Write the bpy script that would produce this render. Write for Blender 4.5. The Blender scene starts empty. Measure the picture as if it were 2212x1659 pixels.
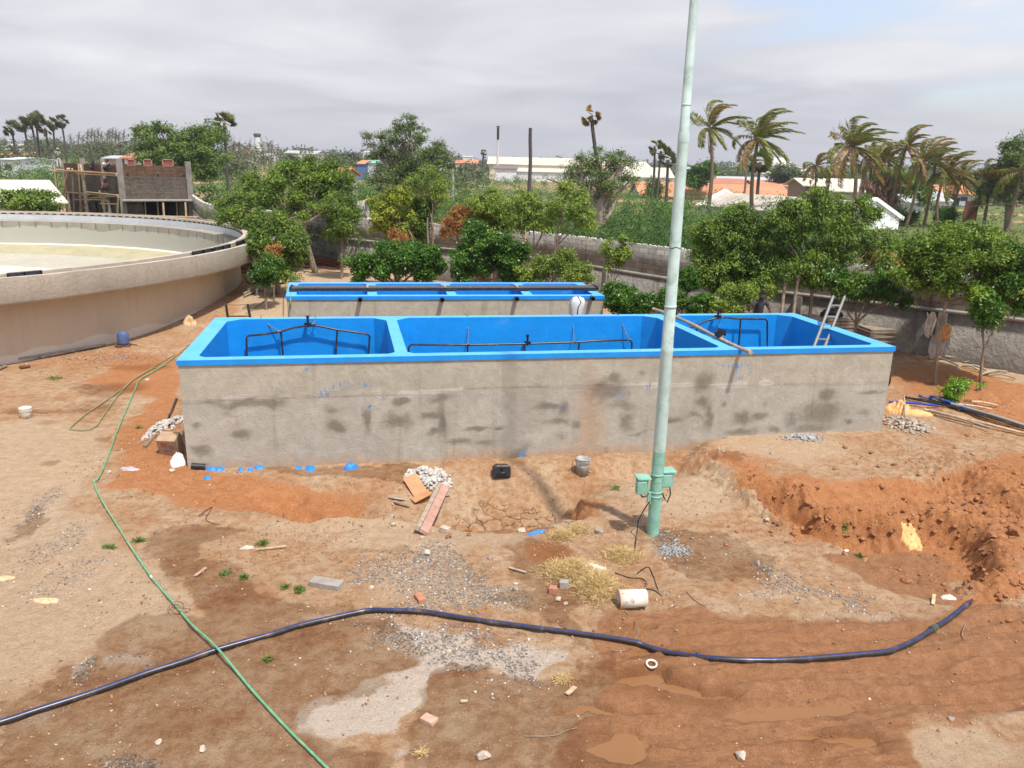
import bpy, math, random
import numpy as np
from mathutils import Vector, Matrix
random.seed(7); rng = np.random.default_rng(11)
SC = bpy.context.scene
COL = SC.collection
PI = math.pi
# ---------------------------------------------------------------- camera
FPX, PITCH, ROLL, EYE = 1690.0, 0.27206, 0.0235, 6.2
IW, IH = 2212.0, 1659.0
cam_d = bpy.data.cameras.new('camera'); cam = bpy.data.objects.new('camera', cam_d); COL.objects.link(cam)
SC.camera = cam
cam_d.sensor_width = 36; cam_d.sensor_fit = 'HORIZONTAL'; cam_d.lens = FPX / IW * 36
cam_d.clip_start = 0.1; cam_d.clip_end = 9000
_c, _s, _cp, _sp = math.cos(ROLL), math.sin(ROLL), math.cos(PITCH), math.sin(PITCH)
_r = Vector((_c, _s * _sp, _s * _cp)); _u = Vector((-_s, _c * _sp, _c * _cp)); _b = -Vector((0, _cp, -_sp))
cam.matrix_world = Matrix(((_r.x, _u.x, _b.x, 0), (_r.y, _u.y, _b.y, 0), (_r.z, _u.z, _b.z, EYE), (0, 0, 0, 1)))
# ---------------------------------------------------------------- light
SUN_EL, SUN_AZ = math.radians(63), math.atan2(0.59, -0.81)      # towards the sun: x = +0.59, y = -0.81
sd = Vector((math.cos(SUN_EL) * 0.589, -math.cos(SUN_EL) * 0.808, math.sin(SUN_EL)))
sun_d = bpy.data.lights.new('sun', 'SUN'); sun = bpy.data.objects.new('sun', sun_d); COL.objects.link(sun)
sun_d.energy = 3.5; sun_d.angle = math.radians(2.0); sun_d.color = (1.0, 0.935, 0.84)
sun.rotation_euler = sd.to_track_quat('Z', 'Y').to_euler()
SC.view_settings.view_transform = 'Standard'; SC.view_settings.look = 'None'
SC.view_settings.exposure = 0.52; SC.view_settings.gamma = 1.0
world = bpy.data.worlds.new('World'); SC.world = world; world.use_nodes = True
nt = world.node_tree; nt.nodes.clear()
def nn(t, ty, **k):
    n = t.nodes.new(ty)
    for a, b in k.items():
        if a.startswith('i_'): n.inputs[int(a[2:])].default_value = b
        else: setattr(n, a, b)
    return n
def ln(t, a, b): t.links.new(a, b)
sky = nn(nt, 'ShaderNodeTexSky', sky_type='NISHITA', sun_disc=False, sun_elevation=SUN_EL,
         sun_rotation=math.atan2(sd.x, sd.y), air_density=1.0, dust_density=2.0, ozone_density=1.0)
tc = nn(nt, 'ShaderNodeTexCoord')
sx = nn(nt, 'ShaderNodeSeparateXYZ'); ln(nt, tc.outputs['Generated'], sx.inputs[0])
mx = nn(nt, 'ShaderNodeMath', operation='MAXIMUM', i_1=0.0); ln(nt, sx.outputs[2], mx.inputs[0])
ad = nn(nt, 'ShaderNodeMath', operation='ADD', i_1=0.10); ln(nt, mx.outputs[0], ad.inputs[0])
dx = nn(nt, 'ShaderNodeMath', operation='DIVIDE'); ln(nt, sx.outputs[0], dx.inputs[0]); ln(nt, ad.outputs[0], dx.inputs[1])
dy = nn(nt, 'ShaderNodeMath', operation='DIVIDE'); ln(nt, sx.outputs[1], dy.inputs[0]); ln(nt, ad.outputs[0], dy.inputs[1])
cb = nn(nt, 'ShaderNodeCombineXYZ'); ln(nt, dx.outputs[0], cb.inputs[0]); ln(nt, dy.outputs[0], cb.inputs[1])
n1 = nn(nt, 'ShaderNodeTexNoise', noise_dimensions='3D'); n1.inputs['Scale'].default_value = 0.75
n1.inputs['Detail'].default_value = 7; n1.inputs['Roughness'].default_value = 0.52; n1.inputs['Distortion'].default_value = 0.5
ln(nt, cb.outputs[0], n1.inputs['Vector'])
n2 = nn(nt, 'ShaderNodeTexNoise'); n2.inputs['Scale'].default_value = 0.22; n2.inputs['Detail'].default_value = 4
mpp = nn(nt, 'ShaderNodeMapping'); mpp.inputs['Location'].default_value = (3.3, 0.4, 0)
ln(nt, cb.outputs[0], mpp.inputs[0]); ln(nt, mpp.outputs[0], n2.inputs['Vector'])
# more blue towards +x high up
bx_ = nn(nt, 'ShaderNodeMath', operation='MULTIPLY', i_1=0.62); ln(nt, sx.outputs[0], bx_.inputs[0])
bz_ = nn(nt, 'ShaderNodeMath', operation='MULTIPLY', i_1=1.1); ln(nt, mx.outputs[0], bz_.inputs[0])
ba = nn(nt, 'ShaderNodeMath', operation='ADD'); ln(nt, bx_.outputs[0], ba.inputs[0]); ln(nt, bz_.outputs[0], ba.inputs[1])
cs = nn(nt, 'ShaderNodeMath', operation='SUBTRACT'); ln(nt, n1.outputs['Fac'], cs.inputs[0]); ln(nt, ba.outputs[0], cs.inputs[1])
cr = nn(nt, 'ShaderNodeMapRange'); cr.inputs['From Min'].default_value = -0.02; cr.inputs['From Max'].default_value = 0.20
cr.inputs['To Min'].default_value = 0.3; cr.inputs['To Max'].default_value = 1.0
cr.interpolation_type = 'SMOOTHSTEP'
ln(nt, cs.outputs[0], cr.inputs['Value'])
ccr = nn(nt, 'ShaderNodeValToRGB')
ce = ccr.color_ramp.elements
ce[0].position = 0.40; ce[0].color = (3.7, 3.8, 4.3, 1)
ce[1].position = 0.62; ce[1].color = (5.7, 5.75, 6.0, 1)
nm = nn(nt, 'ShaderNodeMath', operation='ADD'); ln(nt, n1.outputs['Fac'], nm.inputs[0]); ln(nt, n2.outputs['Fac'], nm.inputs[1])
nh = nn(nt, 'ShaderNodeMath', operation='MULTIPLY', i_1=0.5); ln(nt, nm.outputs[0], nh.inputs[0]); ln(nt, nh.outputs[0], ccr.inputs[0])
gain = nn(nt, 'ShaderNodeVectorMath', operation='MULTIPLY'); gain.inputs[1].default_value = (1.6, 1.5, 1.5); ln(nt, sky.outputs[0], gain.inputs[0])
mixc = nn(nt, 'ShaderNodeMixRGB'); ln(nt, cr.outputs[0], mixc.inputs[0]); ln(nt, gain.outputs[0], mixc.inputs[1]); ln(nt, ccr.outputs[0], mixc.inputs[2])
# veil of grey air close to the horizon
hz_ = nn(nt, 'ShaderNodeMapRange'); hz_.inputs['From Min'].default_value = 0.0; hz_.inputs['From Max'].default_value = 0.10
hz_.inputs['To Min'].default_value = 0.85; hz_.inputs['To Max'].default_value = 0.0; ln(nt, sx.outputs[2], hz_.inputs['Value'])
mixh = nn(nt, 'ShaderNodeMixRGB'); mixh.inputs[2].default_value = (4.0, 4.0, 4.3, 1)
ln(nt, hz_.outputs[0], mixh.inputs[0]); ln(nt, mixc.outputs[0], mixh.inputs[1])
bg = nn(nt, 'ShaderNodeBackground'); bg.inputs[1].default_value = 0.108; ln(nt, mixh.outputs[0], bg.inputs[0])
wo = nn(nt, 'ShaderNodeOutputWorld'); ln(nt, bg.outputs[0], wo.inputs[0])

# ---------------------------------------------------------------- where a point of the place is (lines of sight measured on the photograph)
def ray(x, y):
    u = (x - IW / 2) / FPX; v = -(y - IH / 2) / FPX
    uu = _c * u - _s * v; vv = _s * u + _c * v
    return np.array([uu, _cp + vv * _sp, -_sp + vv * _cp])
def at(x, y, z=0.0):
    d = ray(x, y); t = (z - EYE) / d[2]; return np.array([0, 0, EYE]) + t * d
def onY(x, y, Y):
    d = ray(x, y); return np.array([0, 0, EYE]) + d * (Y / d[1])
def onP(x, y, A, B):
    d = ray(x, y); n = np.array([-(B - A)[1], (B - A)[0]]); t = np.dot(n, A[:2]) / np.dot(n, d[:2])
    return np.array([0, 0, EYE]) + t * d
ZM = dict(A=(0, 1300, 1.7724), B=(900, 1600, 1.7724), C=(1900, 1600, 1.7724), D=(2400, 1500, 1.7724), E=(0, 1800, 1.7724),
          F=(2400, 1800, 1.7724), G=(1000, 1800, 1.7724), T=(0, 700, 1.7724), U=(900, 950, 1.7724), V=(2000, 950, 1.7724),
          W=(2700, 900, 2.3333), L=(0, 350, 2.4254), M=(800, 350, 2.4254), N=(1600, 350, 2.4254), R=(2400, 300, 1.7724), S=(600, 600, 2.4578))
def q(k, x, y):
    o = ZM[k]; return ((o[0] + x / o[2]) / 1.64919, (o[1] + y / o[2]) / 1.64919)

# ---------------------------------------------------------------- numpy noise
def vnoise(x, y, scale=1.0, octv=4, seed=0, rough=0.5):
    x = np.asarray(x, float) * scale; y = np.asarray(y, float) * scale
    tot = np.zeros_like(x); amp = 1.0; s = 0.0
    for o in range(octv):
        xi = np.floor(x).astype(np.int64); yi = np.floor(y).astype(np.int64); fx = x - xi; fy = y - yi
        fx = fx * fx * (3 - 2 * fx); fy = fy * fy * (3 - 2 * fy)
        def h(a, b):
            n = (a * 374761393 + b * 668265263 + (seed + o * 17) * 144665) & 0x7fffffff
            n = ((n ^ (n >> 13)) * 1274126177) & 0x7fffffff
            return ((n ^ (n >> 16)) & 0xffff) / 65535.0
        v = (h(xi, yi) * (1 - fx) + h(xi + 1, yi) * fx) * (1 - fy) + (h(xi, yi + 1) * (1 - fx) + h(xi + 1, yi + 1) * fx) * fy
        tot += v * amp; s += amp; amp *= rough; x = x * 2.03 + 7.1; y = y * 2.03 + 3.7
    return tot / s
def sst(a, b, v):
    t = np.clip((v - a) / (b - a), 0, 1); return t * t * (3 - 2 * t)
def pdist(x, y, poly):
    """signed distance to a polygon, positive inside"""
    x = np.asarray(x, float); y = np.asarray(y, float)
    d2 = np.full(x.shape, 1e18); ins = np.zeros(x.shape, bool); n = len(poly)
    for i in range(n):
        ax, ay = poly[i][:2]; bx, by = poly[(i + 1) % n][:2]
        ex, ey = bx - ax, by - ay; t = np.clip(((x - ax) * ex + (y - ay) * ey) / (ex * ex + ey * ey + 1e-12), 0, 1)
        d2 = np.minimum(d2, (x - ax - t * ex) ** 2 + (y - ay - t * ey) ** 2)
        c = ((ay > y) != (by > y)) & (x < (bx - ax) * (y - ay) / (by - ay + 1e-12) + ax); ins ^= c
    d = np.sqrt(d2); return np.where(ins, d, -d)
def wpoly(pts, z=0.0): return [at(a, b, z)[:2] for a, b in pts]
def wblob(cx, cy, rx, ry, z=0.0):
    c = at(cx, cy, z); a = abs(at(cx + rx, cy, z)[0] - c[0]); b = abs(at(cx, cy - ry, z)[1] - at(cx, cy + ry, z)[1]) / 2
    return c[0], c[1], a, b
def gb(x, y, B): return np.exp(-(((x - B[0]) / B[2]) ** 2 + ((y - B[1]) / B[3]) ** 2))

# ---------------------------------------------------------------- terrain shape
PLAT = wpoly([(1497, 985), (1560, 1020), (1625, 1065), (1700, 1060), (1850, 1040), (1960, 1045), (2080, 1020), (2160, 1060), (2300, 1100), (2600, 1000), (2500, 740), (1900, 740), (1600, 900)], 0.25)
EXCV = wpoly([(1650, 1112), (1710, 1122), (1760, 1150), (1830, 1150), (1930, 1160), (2010, 1150), (2070, 1165), (2110, 1200), (2100, 1270), (2030, 1285), (1950, 1260), (1850, 1210), (1740, 1165)], -0.3)
MUD = wpoly([(1320, 1310), (1400, 1285), (1500, 1315), (1600, 1320), (1780, 1345), (2000, 1335), (2250, 1300), (2300, 1560), (2010, 1580), (1940, 1700), (1230, 1700), (1270, 1560), (1290, 1500), (1250, 1440), (1300, 1380)])
PUD = [wblob(*b) for b in [(1380, 1465, 80, 22), (1480, 1490, 110, 16), (1560, 1505, 70, 10), (1330, 1610, 75, 32), (1270, 1535, 90, 12), (1840, 1590, 70, 11), (1760, 1585, 40, 7), (1400, 1408, 60, 8), (1470, 1420, 50, 6), (1360, 1350, 55, 8)]]
DIPS = [(wblob(680, 1095, 75, 30), -0.42), (wblob(600, 1075, 60, 22), -0.2), (wblob(790, 1080, 60, 25), -0.25), (wblob(980, 1080, 120, 38), -0.42), (wblob(1110, 1085, 80, 35), -0.30),
        (wblob(1215, 1075, 50, 32), -0.38), (wblob(1150, 1040, 170, 22), -0.26), (wblob(1400, 1015, 110, 14), -0.22), (wblob(950, 1045, 40, 14), 0.16),
        (wblob(1460, 1060, 90, 45), 0.14), (wblob(880, 1175, 260, 26), 0.05), (wblob(690, 1132, 120, 9), 0.20), (wblob(900, 1140, 90, 8), 0.10), (wblob(1240, 1125, 60, 9), 0.10), (wblob(580, 1120, 50, 9), 0.12), (wblob(350, 960, 45, 50), 0.16),
        (wblob(2150, 1330, 60, 20), 0.12), (wblob(1350, 1340, 22, 12), 0.04), (wblob(1260, 1250, 80, 30), 0.07), (wblob(1255, 1070, 26, 14), 0.2),
        (wblob(60, 1130, 60, 40), -0.04), (wblob(150, 1010, 200, 60), 0.03), (wblob(2150, 1250, 60, 25), 0.16), (wblob(1990, 1235, 40, 14), 0.08), (wblob(1900, 1240, 20, 8), 0.06),
        (wblob(2050, 870, 60, 26, 0.3), 0.12), (wblob(2140, 860, 50, 18, 0.3), 0.14)]
WALLP = [(24, 15.5), (19, 19.6), (14.27, 23.4), (11.9, 25.3), (8.6, 27.7), (6.27, 29.6), (4.2, 32.2), (1.7, 35.4), (-2.5, 38.5), (-7.7, 42.0), (-12, 45.3), (-18.5, 49.5), (-21.5, 54.5), (-27, 66.5), (-60, 80)]
def beyond(x, y):
    wx = np.array([p[0] for p in WALLP][::-1]); wy = np.array([p[1] for p in WALLP][::-1])
    return y - np.interp(x, wx, wy)
def H(x, y, fine=True):
    x = np.asarray(x, float); y = np.asarray(y, float)
    z = 0.55 * sst(22, 31, y + 0.25 * x) + 0.08 * sst(-5, -7, x) * sst(12, 16, y)
    z = z * (1 - sst(26, 30, y) * 0.0)
    by = beyond(x, y)
    z = z + sst(0.1, 1.2, by) * (0.75 + 0.25 * (vnoise(x, y, 0.12, 3, 5) - .5)) - .5 * sst(60, 110, y)
    sl = 1 - sst(-.30, -.10, x / np.maximum(y, 1.0)); z = z + np.clip((y - 95) * (.0012 + .0205 * sl), 0, 3.6)
    z = z - 2.0 * sst(15.95, 15.3, np.hypot(x + 28.8, y - 32.3))
    near = 1 - sst(24, 28, y)
    d = pdist(x, y, PLAT) + 0.35 * (vnoise(x, y, 1.6, 3, 21) - .5)
    z = z + near * 0.30 * sst(-0.35, 0.18, d)
    d = pdist(x, y, EXCV) + 0.30 * (vnoise(x, y, 2.2, 3, 22) - .5)
    z = z - near * 0.55 * sst(-0.40, 0.02, d)
    xw = x + .55 * (vnoise(x, y, 1.1, 4, 47) - .5); yw = y + .45 * (vnoise(x, y, 1.3, 4, 48) - .5)
    for B, a in DIPS: z = z + a * (1.7 if a < 0 else 1.1) * gb(xw, yw, B)
    if fine:
        z = z + near * 0.09 * (vnoise(x, y, 0.9, 5, 1, .55) - .5) + near * 0.04 * (vnoise(x, y, 5, 4, 2, 0.65) - .5)
        # rough dug clods along the banks and pits
        rg = sst(-0.75, -0.05, pdist(x, y, EXCV)) + 0.9 * gb(x, y, wblob(2080, 1060, 130, 70)) + 0.8 * gb(x, y, wblob(1700, 1110, 90, 35)) + 0.5 * gb(x, y, wblob(1250, 1080, 70, 40)) \
            + 0.55 * gb(x, y, wblob(2180, 1300, 70, 60)) + 0.7 * gb(x, y, wblob(1530, 1015, 80, 32)) + 0.7 * gb(x, y, wblob(1620, 1085, 60, 30)) + .4 * gb(x, y, wblob(2080, 870, 100, 50)) + .5 * gb(x, y, wblob(960, 1085, 260, 34)) + .35 * gb(x, y, wblob(650, 1090, 100, 30))
        rg = np.clip(rg, 0, 1) * sst(0.28, -0.02, pdist(x, y, EXCV))
        rn = .6 * (1 - np.abs(2 * vnoise(x, y, 3.2, 4, 9, 0.6) - 1)) + .4 * (1 - np.abs(2 * vnoise(x * 1.0, y * .45, 6.0, 3, 13, 0.6) - 1))
        z = z + near * rg * 0.42 * (rn - 0.75) + near * rg * 0.05 * (vnoise(x, y, 9, 3, 10) - .5)
        z = z + near * 0.05 * (vnoise(x, y, 2.4, 3, 15, .5) - .5) * (1 + 1.2 * gb(x, y, wblob(900, 1100, 500, 60)))
        # tyre ruts in the mud
        m = sst(-0.25, 0.5, pdist(x, y, MUD))
        wv = y - 0.10 * x - 0.012 * (x - 3) ** 2 + 0.18 * vnoise(x, y, 0.5, 2, 33)
        al = x + 0.2 * y
        ru = vnoise(al * 0.42, wv * 2.9, 1, 3, 31, 0.5); r2 = vnoise(al * 1.1, wv * 7.5, 1, 3, 35, 0.6)
        z = z + m * (0.22 * (ru - 0.42) + 0.15 * (r2 - .5) + 0.02 * (vnoise(x, y, 8, 3, 36) - .5) - 0.01)
        xw = x + .5 * (vnoise(x, y, 1.6, 4, 45) - .5); yw = y + .35 * (vnoise(x, y, 2.0, 4, 46) - .5)
        for B in PUD:
            g = gb(xw, yw, B) + .5 * (vnoise(x, y, 2.2, 4, 44, .55) - .5) * (gb(x, y, B) > .02); z = z * (1 - sst(.30, .75, g)) + (-0.085) * sst(.30, .75, g)
    return z
WATER_Z = -0.062
def gp(px, py, fine=True):
    p = at(px, py, 0)
    for _ in range(14):
        z = float(H(np.array([p[0]]), np.array([p[1]]), fine)[0]); p = p * .4 + .6 * at(px, py, z)
    return Vector((p[0], p[1], float(H(np.array([p[0]]), np.array([p[1]]), fine)[0])))
def hz(x, y): return float(H(np.array([x]), np.array([y]))[0])
# ---------------------------------------------------------------- materials
MATS = {}
def newmat(name):
    m = bpy.data.materials.new(name); m.use_nodes = True; t = m.node_tree; t.nodes.clear()
    o = nn(t, 'ShaderNodeOutputMaterial'); b = nn(t, 'ShaderNodeBsdfPrincipled'); ln(t, b.outputs[0], o.inputs[0])
    return m, t, b, o
def noise(t, scale, det=5, rough=0.55, vec=None, dist=0.0):
    n = nn(t, 'ShaderNodeTexNoise'); n.inputs['Scale'].default_value = scale; n.inputs['Detail'].default_value = det
    n.inputs['Roughness'].default_value = rough; n.inputs['Distortion'].default_value = dist
    if vec is not None: ln(t, vec, n.inputs['Vector'])
    return n
def coords(t, kind='Object', sc=None):
    c = nn(t, 'ShaderNodeTexCoord'); o = c.outputs[kind]
    if sc:
        m = nn(t, 'ShaderNodeMapping'); m.inputs['Scale'].default_value = sc; ln(t, o, m.inputs[0]); o = m.outputs[0]
    return o
def ramp(t, fac, stops):
    r = nn(t, 'ShaderNodeValToRGB'); e = r.color_ramp.elements
    while len(e) > 1: e.remove(e[0])
    e[0].position = stops[0][0]; e[0].color = (*stops[0][1], 1) if len(stops[0][1]) == 3 else stops[0][1]
    for p, c in stops[1:]:
        k = e.new(p); k.color = (*c, 1)
    ln(t, fac, r.inputs[0]); return r.outputs[0]
def mix(t, f, a, b, mode='MIX'):
    m = nn(t, 'ShaderNodeMixRGB', blend_type=mode)
    for i, v in enumerate((f, a, b)):
        if isinstance(v, (int, float)): m.inputs[i].default_value = v if i == 0 else (v, v, v, 1)
        elif isinstance(v, tuple): m.inputs[i].default_value = (*v, 1)
        else: ln(t, v, m.inputs[i])
    return m.outputs[0]
def math_(t, op, a, b=0.0, clamp=False):
    m = nn(t, 'ShaderNodeMath', operation=op, use_clamp=clamp)
    for i, v in enumerate((a, b)):
        if isinstance(v, (int, float)): m.inputs[i].default_value = v
        else: ln(t, v, m.inputs[i])
    return m.outputs[0]
def mrange(t, v, a, b, c=0.0, d=1.0):
    m = nn(t, 'ShaderNodeMapRange', interpolation_type='SMOOTHSTEP'); ln(t, v, m.inputs['Value'])
    for k, x in zip(('From Min', 'From Max', 'To Min', 'To Max'), (a, b, c, d)): m.inputs[k].default_value = x
    return m.outputs[0]
def attr(t, name):
    a = nn(t, 'ShaderNodeAttribute', attribute_name=name); return a
def bump(t, h, dist, strength=1.0, prev=None):
    b = nn(t, 'ShaderNodeBump'); b.inputs['Strength'].default_value = strength; b.inputs['Distance'].default_value = dist
    ln(t, h, b.inputs['Height'])
    if prev is not None: ln(t, prev, b.inputs['Normal'])
    return b.outputs[0]
def pm(name, c1, c2=None, scale=4.0, rough=0.7, bmp=0.0, bscale=30.0, metal=0.0, sc=None, spec=0.4, dirt=None, dscale=1.5):
    if name in MATS: return MATS[name]
    m, t, b, o = newmat(name)
    v = coords(t, 'Object', sc)
    c2 = c2 or tuple(x * 0.75 for x in c1)
    n = noise(t, scale, 6, 0.6, v); col = ramp(t, n.outputs['Fac'], [(0.35, c2), (0.62, c1)])
    if dirt:
        n3 = noise(t, dscale, 7, 0.65, v, 0.4); col = mix(t, mrange(t, n3.outputs['Fac'], .52, .68), col, dirt)
    ln(t, col, b.inputs['Base Color'])
    b.inputs['Roughness'].default_value = rough; b.inputs['Metallic'].default_value = metal
    b.inputs['Specular IOR Level'].default_value = spec
    if bmp:
        n2 = noise(t, bscale, 4, 0.6, v); ln(t, bump(t, n2.outputs['Fac'], bmp), b.inputs['Normal'])
    MATS[name] = m; return m
def leafmat(name, dark, light, trans=0.3, rough=0.5):
    m, t, b, o = newmat(name)
    a = attr(t, 'tint'); col = ramp(t, a.outputs['Fac'], [(0.0, dark), (0.55, tuple((x + y) / 2 for x, y in zip(dark, light))), (1.0, light)])
    ln(t, col, b.inputs['Base Color']); b.inputs['Roughness'].default_value = rough; b.inputs['Specular IOR Level'].default_value = 0.35
    tr = nn(t, 'ShaderNodeBsdfTranslucent'); ln(t, mix(t, 1.0, col, (1.15, 1.25, 0.55), 'MULTIPLY'), tr.inputs[0])
    ms = nn(t, 'ShaderNodeMixShader'); ms.inputs[0].default_value = trans
    ln(t, b.outputs[0], ms.inputs[1]); ln(t, tr.outputs[0], ms.inputs[2]); ln(t, ms.outputs[0], o.inputs[0])
    MATS[name] = m; return m
# leaves
L_NEEM = leafmat('leaf_neem', (0.030, 0.075, 0.010), (0.23, 0.335, 0.045), .32)
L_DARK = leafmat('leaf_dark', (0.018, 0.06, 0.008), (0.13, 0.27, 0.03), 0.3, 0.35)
L_YEL = leafmat('leaf_yellow', (0.11, 0.16, 0.02), (0.42, 0.46, 0.06), 0.35)
L_LIME = leafmat('leaf_lime', (0.08, 0.14, 0.02), (0.32, 0.42, 0.07), 0.35)
L_PROS = leafmat('leaf_thorn', (0.036, 0.082, 0.022), (0.15, 0.255, 0.075), 0.35, 0.7)
L_ACA = leafmat('leaf_acacia', (0.045, 0.08, 0.02), (0.21, 0.29, 0.09), 0.3, 0.7)
L_DRY = leafmat('leaf_dry', (0.22, 0.10, 0.03), (0.55, 0.28, 0.11), 0.3, 0.8)
L_PALM = leafmat('leaf_palm', (0.09, 0.115, 0.02), (0.38, 0.37, 0.10), 0.35, 0.5)
L_PALMDRY = leafmat('leaf_palm_dry', (0.17, 0.11, 0.04), (0.50, 0.33, 0.13), 0.25, 0.6)
L_FAN = leafmat('leaf_fan', (0.04, 0.055, 0.02), (0.17, 0.18, 0.07), 0.2, 0.6)
L_FAR = leafmat('leaf_far', (0.04, 0.06, 0.03), (0.15, 0.19, 0.09), 0.2, 0.8)
L_STRAW = leafmat('dry_straw', (0.36, 0.25, 0.10), (0.80, 0.62, 0.33), 0.2, 0.7)
L_GRASS = leafmat('grass_blades', (0.06, 0.11, 0.02), (0.25, 0.32, 0.08), 0.25, 0.7)
BARK = pm('bark', (0.30, 0.23, 0.17), (0.16, 0.115, 0.085), 9, 0.9, 0.02, 25, sc=(1, 1, .3))
BARKG = pm('bark_grey', (0.36, 0.30, 0.24), (0.20, 0.155, 0.12), 6, 0.9, 0.03, 14, sc=(1, 1, .3))
PTRUNK = pm('palm_trunk', (0.23, 0.17, 0.12), (0.11, 0.08, 0.06), 5, 0.9, 0.02, 12, sc=(1, 1, 4))
PTRUNKD = pm('palm_trunk_dark', (0.10, 0.085, 0.08), (0.05, 0.043, 0.04), 5, 0.9, 0.02, 12, sc=(1, 1, 4))
BAMB = pm('bamboo', (0.58, 0.44, 0.28), (0.36, 0.25, 0.15), 8, 0.7, 0.004, 60)
BAMBG = pm('weathered_wood', (0.42, 0.34, 0.26), (0.25, 0.19, 0.14), 8, 0.85, 0.004, 60)
RUST = pm('rusty_steel', (0.20, 0.075, 0.035), (0.09, 0.04, 0.028), 6, 0.85, 0.003, 60)
STEELD = pm('dark_steel', (0.05, 0.045, 0.045), (0.025, 0.022, 0.022), 10, 0.5, 0.0, metal=0.3)
ALU = pm('aluminium', (0.50, 0.49, 0.45), (0.36, 0.34, 0.30), 20, 0.45, metal=0.7)
BLACKP = pm('black_plastic', (0.02, 0.02, 0.022), (0.012, 0.012, 0.013), 10, 0.35, spec=.5)
BLACKPIPE = pm('black_pipe', (0.035, 0.033, 0.036), (0.018, 0.017, 0.02), 12, 0.32, spec=.5, dirt=(0.12, 0.085, 0.06), dscale=5)
BLUESTR = pm('blue_stripe', (0.02, 0.06, 0.42), (0.015, 0.045, 0.30), 12, 0.35)
HOSE = pm('green_hose', (0.16, 0.40, 0.22), (0.10, 0.28, 0.15), 8, 0.4, dirt=(0.33, 0.33, 0.18), dscale=1.2)
HOSEO = pm('old_hose', (0.28, 0.26, 0.12), (0.18, 0.22, 0.10), 3, 0.6)
MINT = pm('mint_paint', (0.255, 0.50, 0.405), (0.17, 0.38, 0.30), 5, 0.5, 0.004, 20, dirt=(0.16, 0.24, 0.17), dscale=3.5)
MINTL = pm('pale_mint_paint', (0.46, 0.60, 0.565), (0.36, 0.50, 0.47), 5, 0.55, 0.004, 20, dirt=(0.30, 0.40, 0.36), dscale=3.5)
WHITEW = pm('whitewash', (0.72, 0.73, 0.76), (0.60, 0.62, 0.66), 1.5, 0.8, dirt=(0.45, 0.44, 0.44), dscale=.8)
WHITEP = pm('white_plastic', (0.74, 0.71, 0.60), (0.62, 0.57, 0.45), 5, 0.5, dirt=(0.33, 0.24, 0.16), dscale=6)
CLOTHW = pm('white_cloth', (0.74, 0.70, 0.64), (0.58, 0.52, 0.45), 9, 0.9, 0.01, 30)
ORANGE = pm('orange_sack', (0.78, 0.47, 0.20), (0.60, 0.33, 0.13), 6, 0.75, 0.01, 25, dirt=(0.42, 0.22, 0.1), dscale=4)
CARD = pm('cardboard', (0.42, 0.29, 0.19), (0.34, 0.23, 0.15), 6, 0.85)
REDPR = pm('faded_red_print', (0.45, 0.12, 0.08)); BLUEPR = pm('faded_grey_print', (0.25, 0.23, 0.26))
BLUECH = pm('blue_paint_flake', (0.03, 0.24, 0.75), (0.02, 0.17, 0.6), 20, 0.5)
STONE = pm('grey_stone', (0.38, 0.34, 0.29), (0.24, 0.21, 0.18), 9, 0.9, 0.01, 40)
STONEW = pm('pale_stone', (0.55, 0.47, 0.38), (0.38, 0.31, 0.24), 9, 0.9, 0.01, 40)
BRICK = pm('brick_clay', (0.46, 0.21, 0.12), (0.34, 0.15, 0.09), 12, 0.9, 0.005, 50)
CLOD = pm('earth_clod', (0.33, 0.15, 0.065), (0.20, 0.08, 0.035), 7, 0.95, 0.02, 30)
CONCP = pm('raw_concrete', (0.36, 0.34, 0.31), (0.26, 0.24, 0.215), 3, 0.9, 0.006, 40)
CREAM = pm('cream_sheet', (0.60, 0.57, 0.47), (0.52, 0.49, 0.40), 2, 0.6)
SKIN = pm('dark_skin', (0.10, 0.05, 0.03), (0.075, 0.038, 0.022), 8, 0.55)
HAIR = pm('black_hair', (0.012, 0.010, 0.009), (0.008, 0.007, 0.006), 20, 0.7)
DARK = pm('dark_void', (0.02, 0.018, 0.016), (0.012, 0.011, 0.010), 3, 0.9)
WATERM = None
def setup_water():
    m, t, b, o = newmat('muddy_water')
    b.inputs['Alpha'].default_value = .72
    b.inputs['Base Color'].default_value = (0.31, 0.155, 0.062, 1); b.inputs['Roughness'].default_value = 0.05
    n = noise(t, 5, 3, .5, coords(t)); ln(t, bump(t, n.outputs['Fac'], 0.004, .4), b.inputs['Normal'])
    return m
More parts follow.
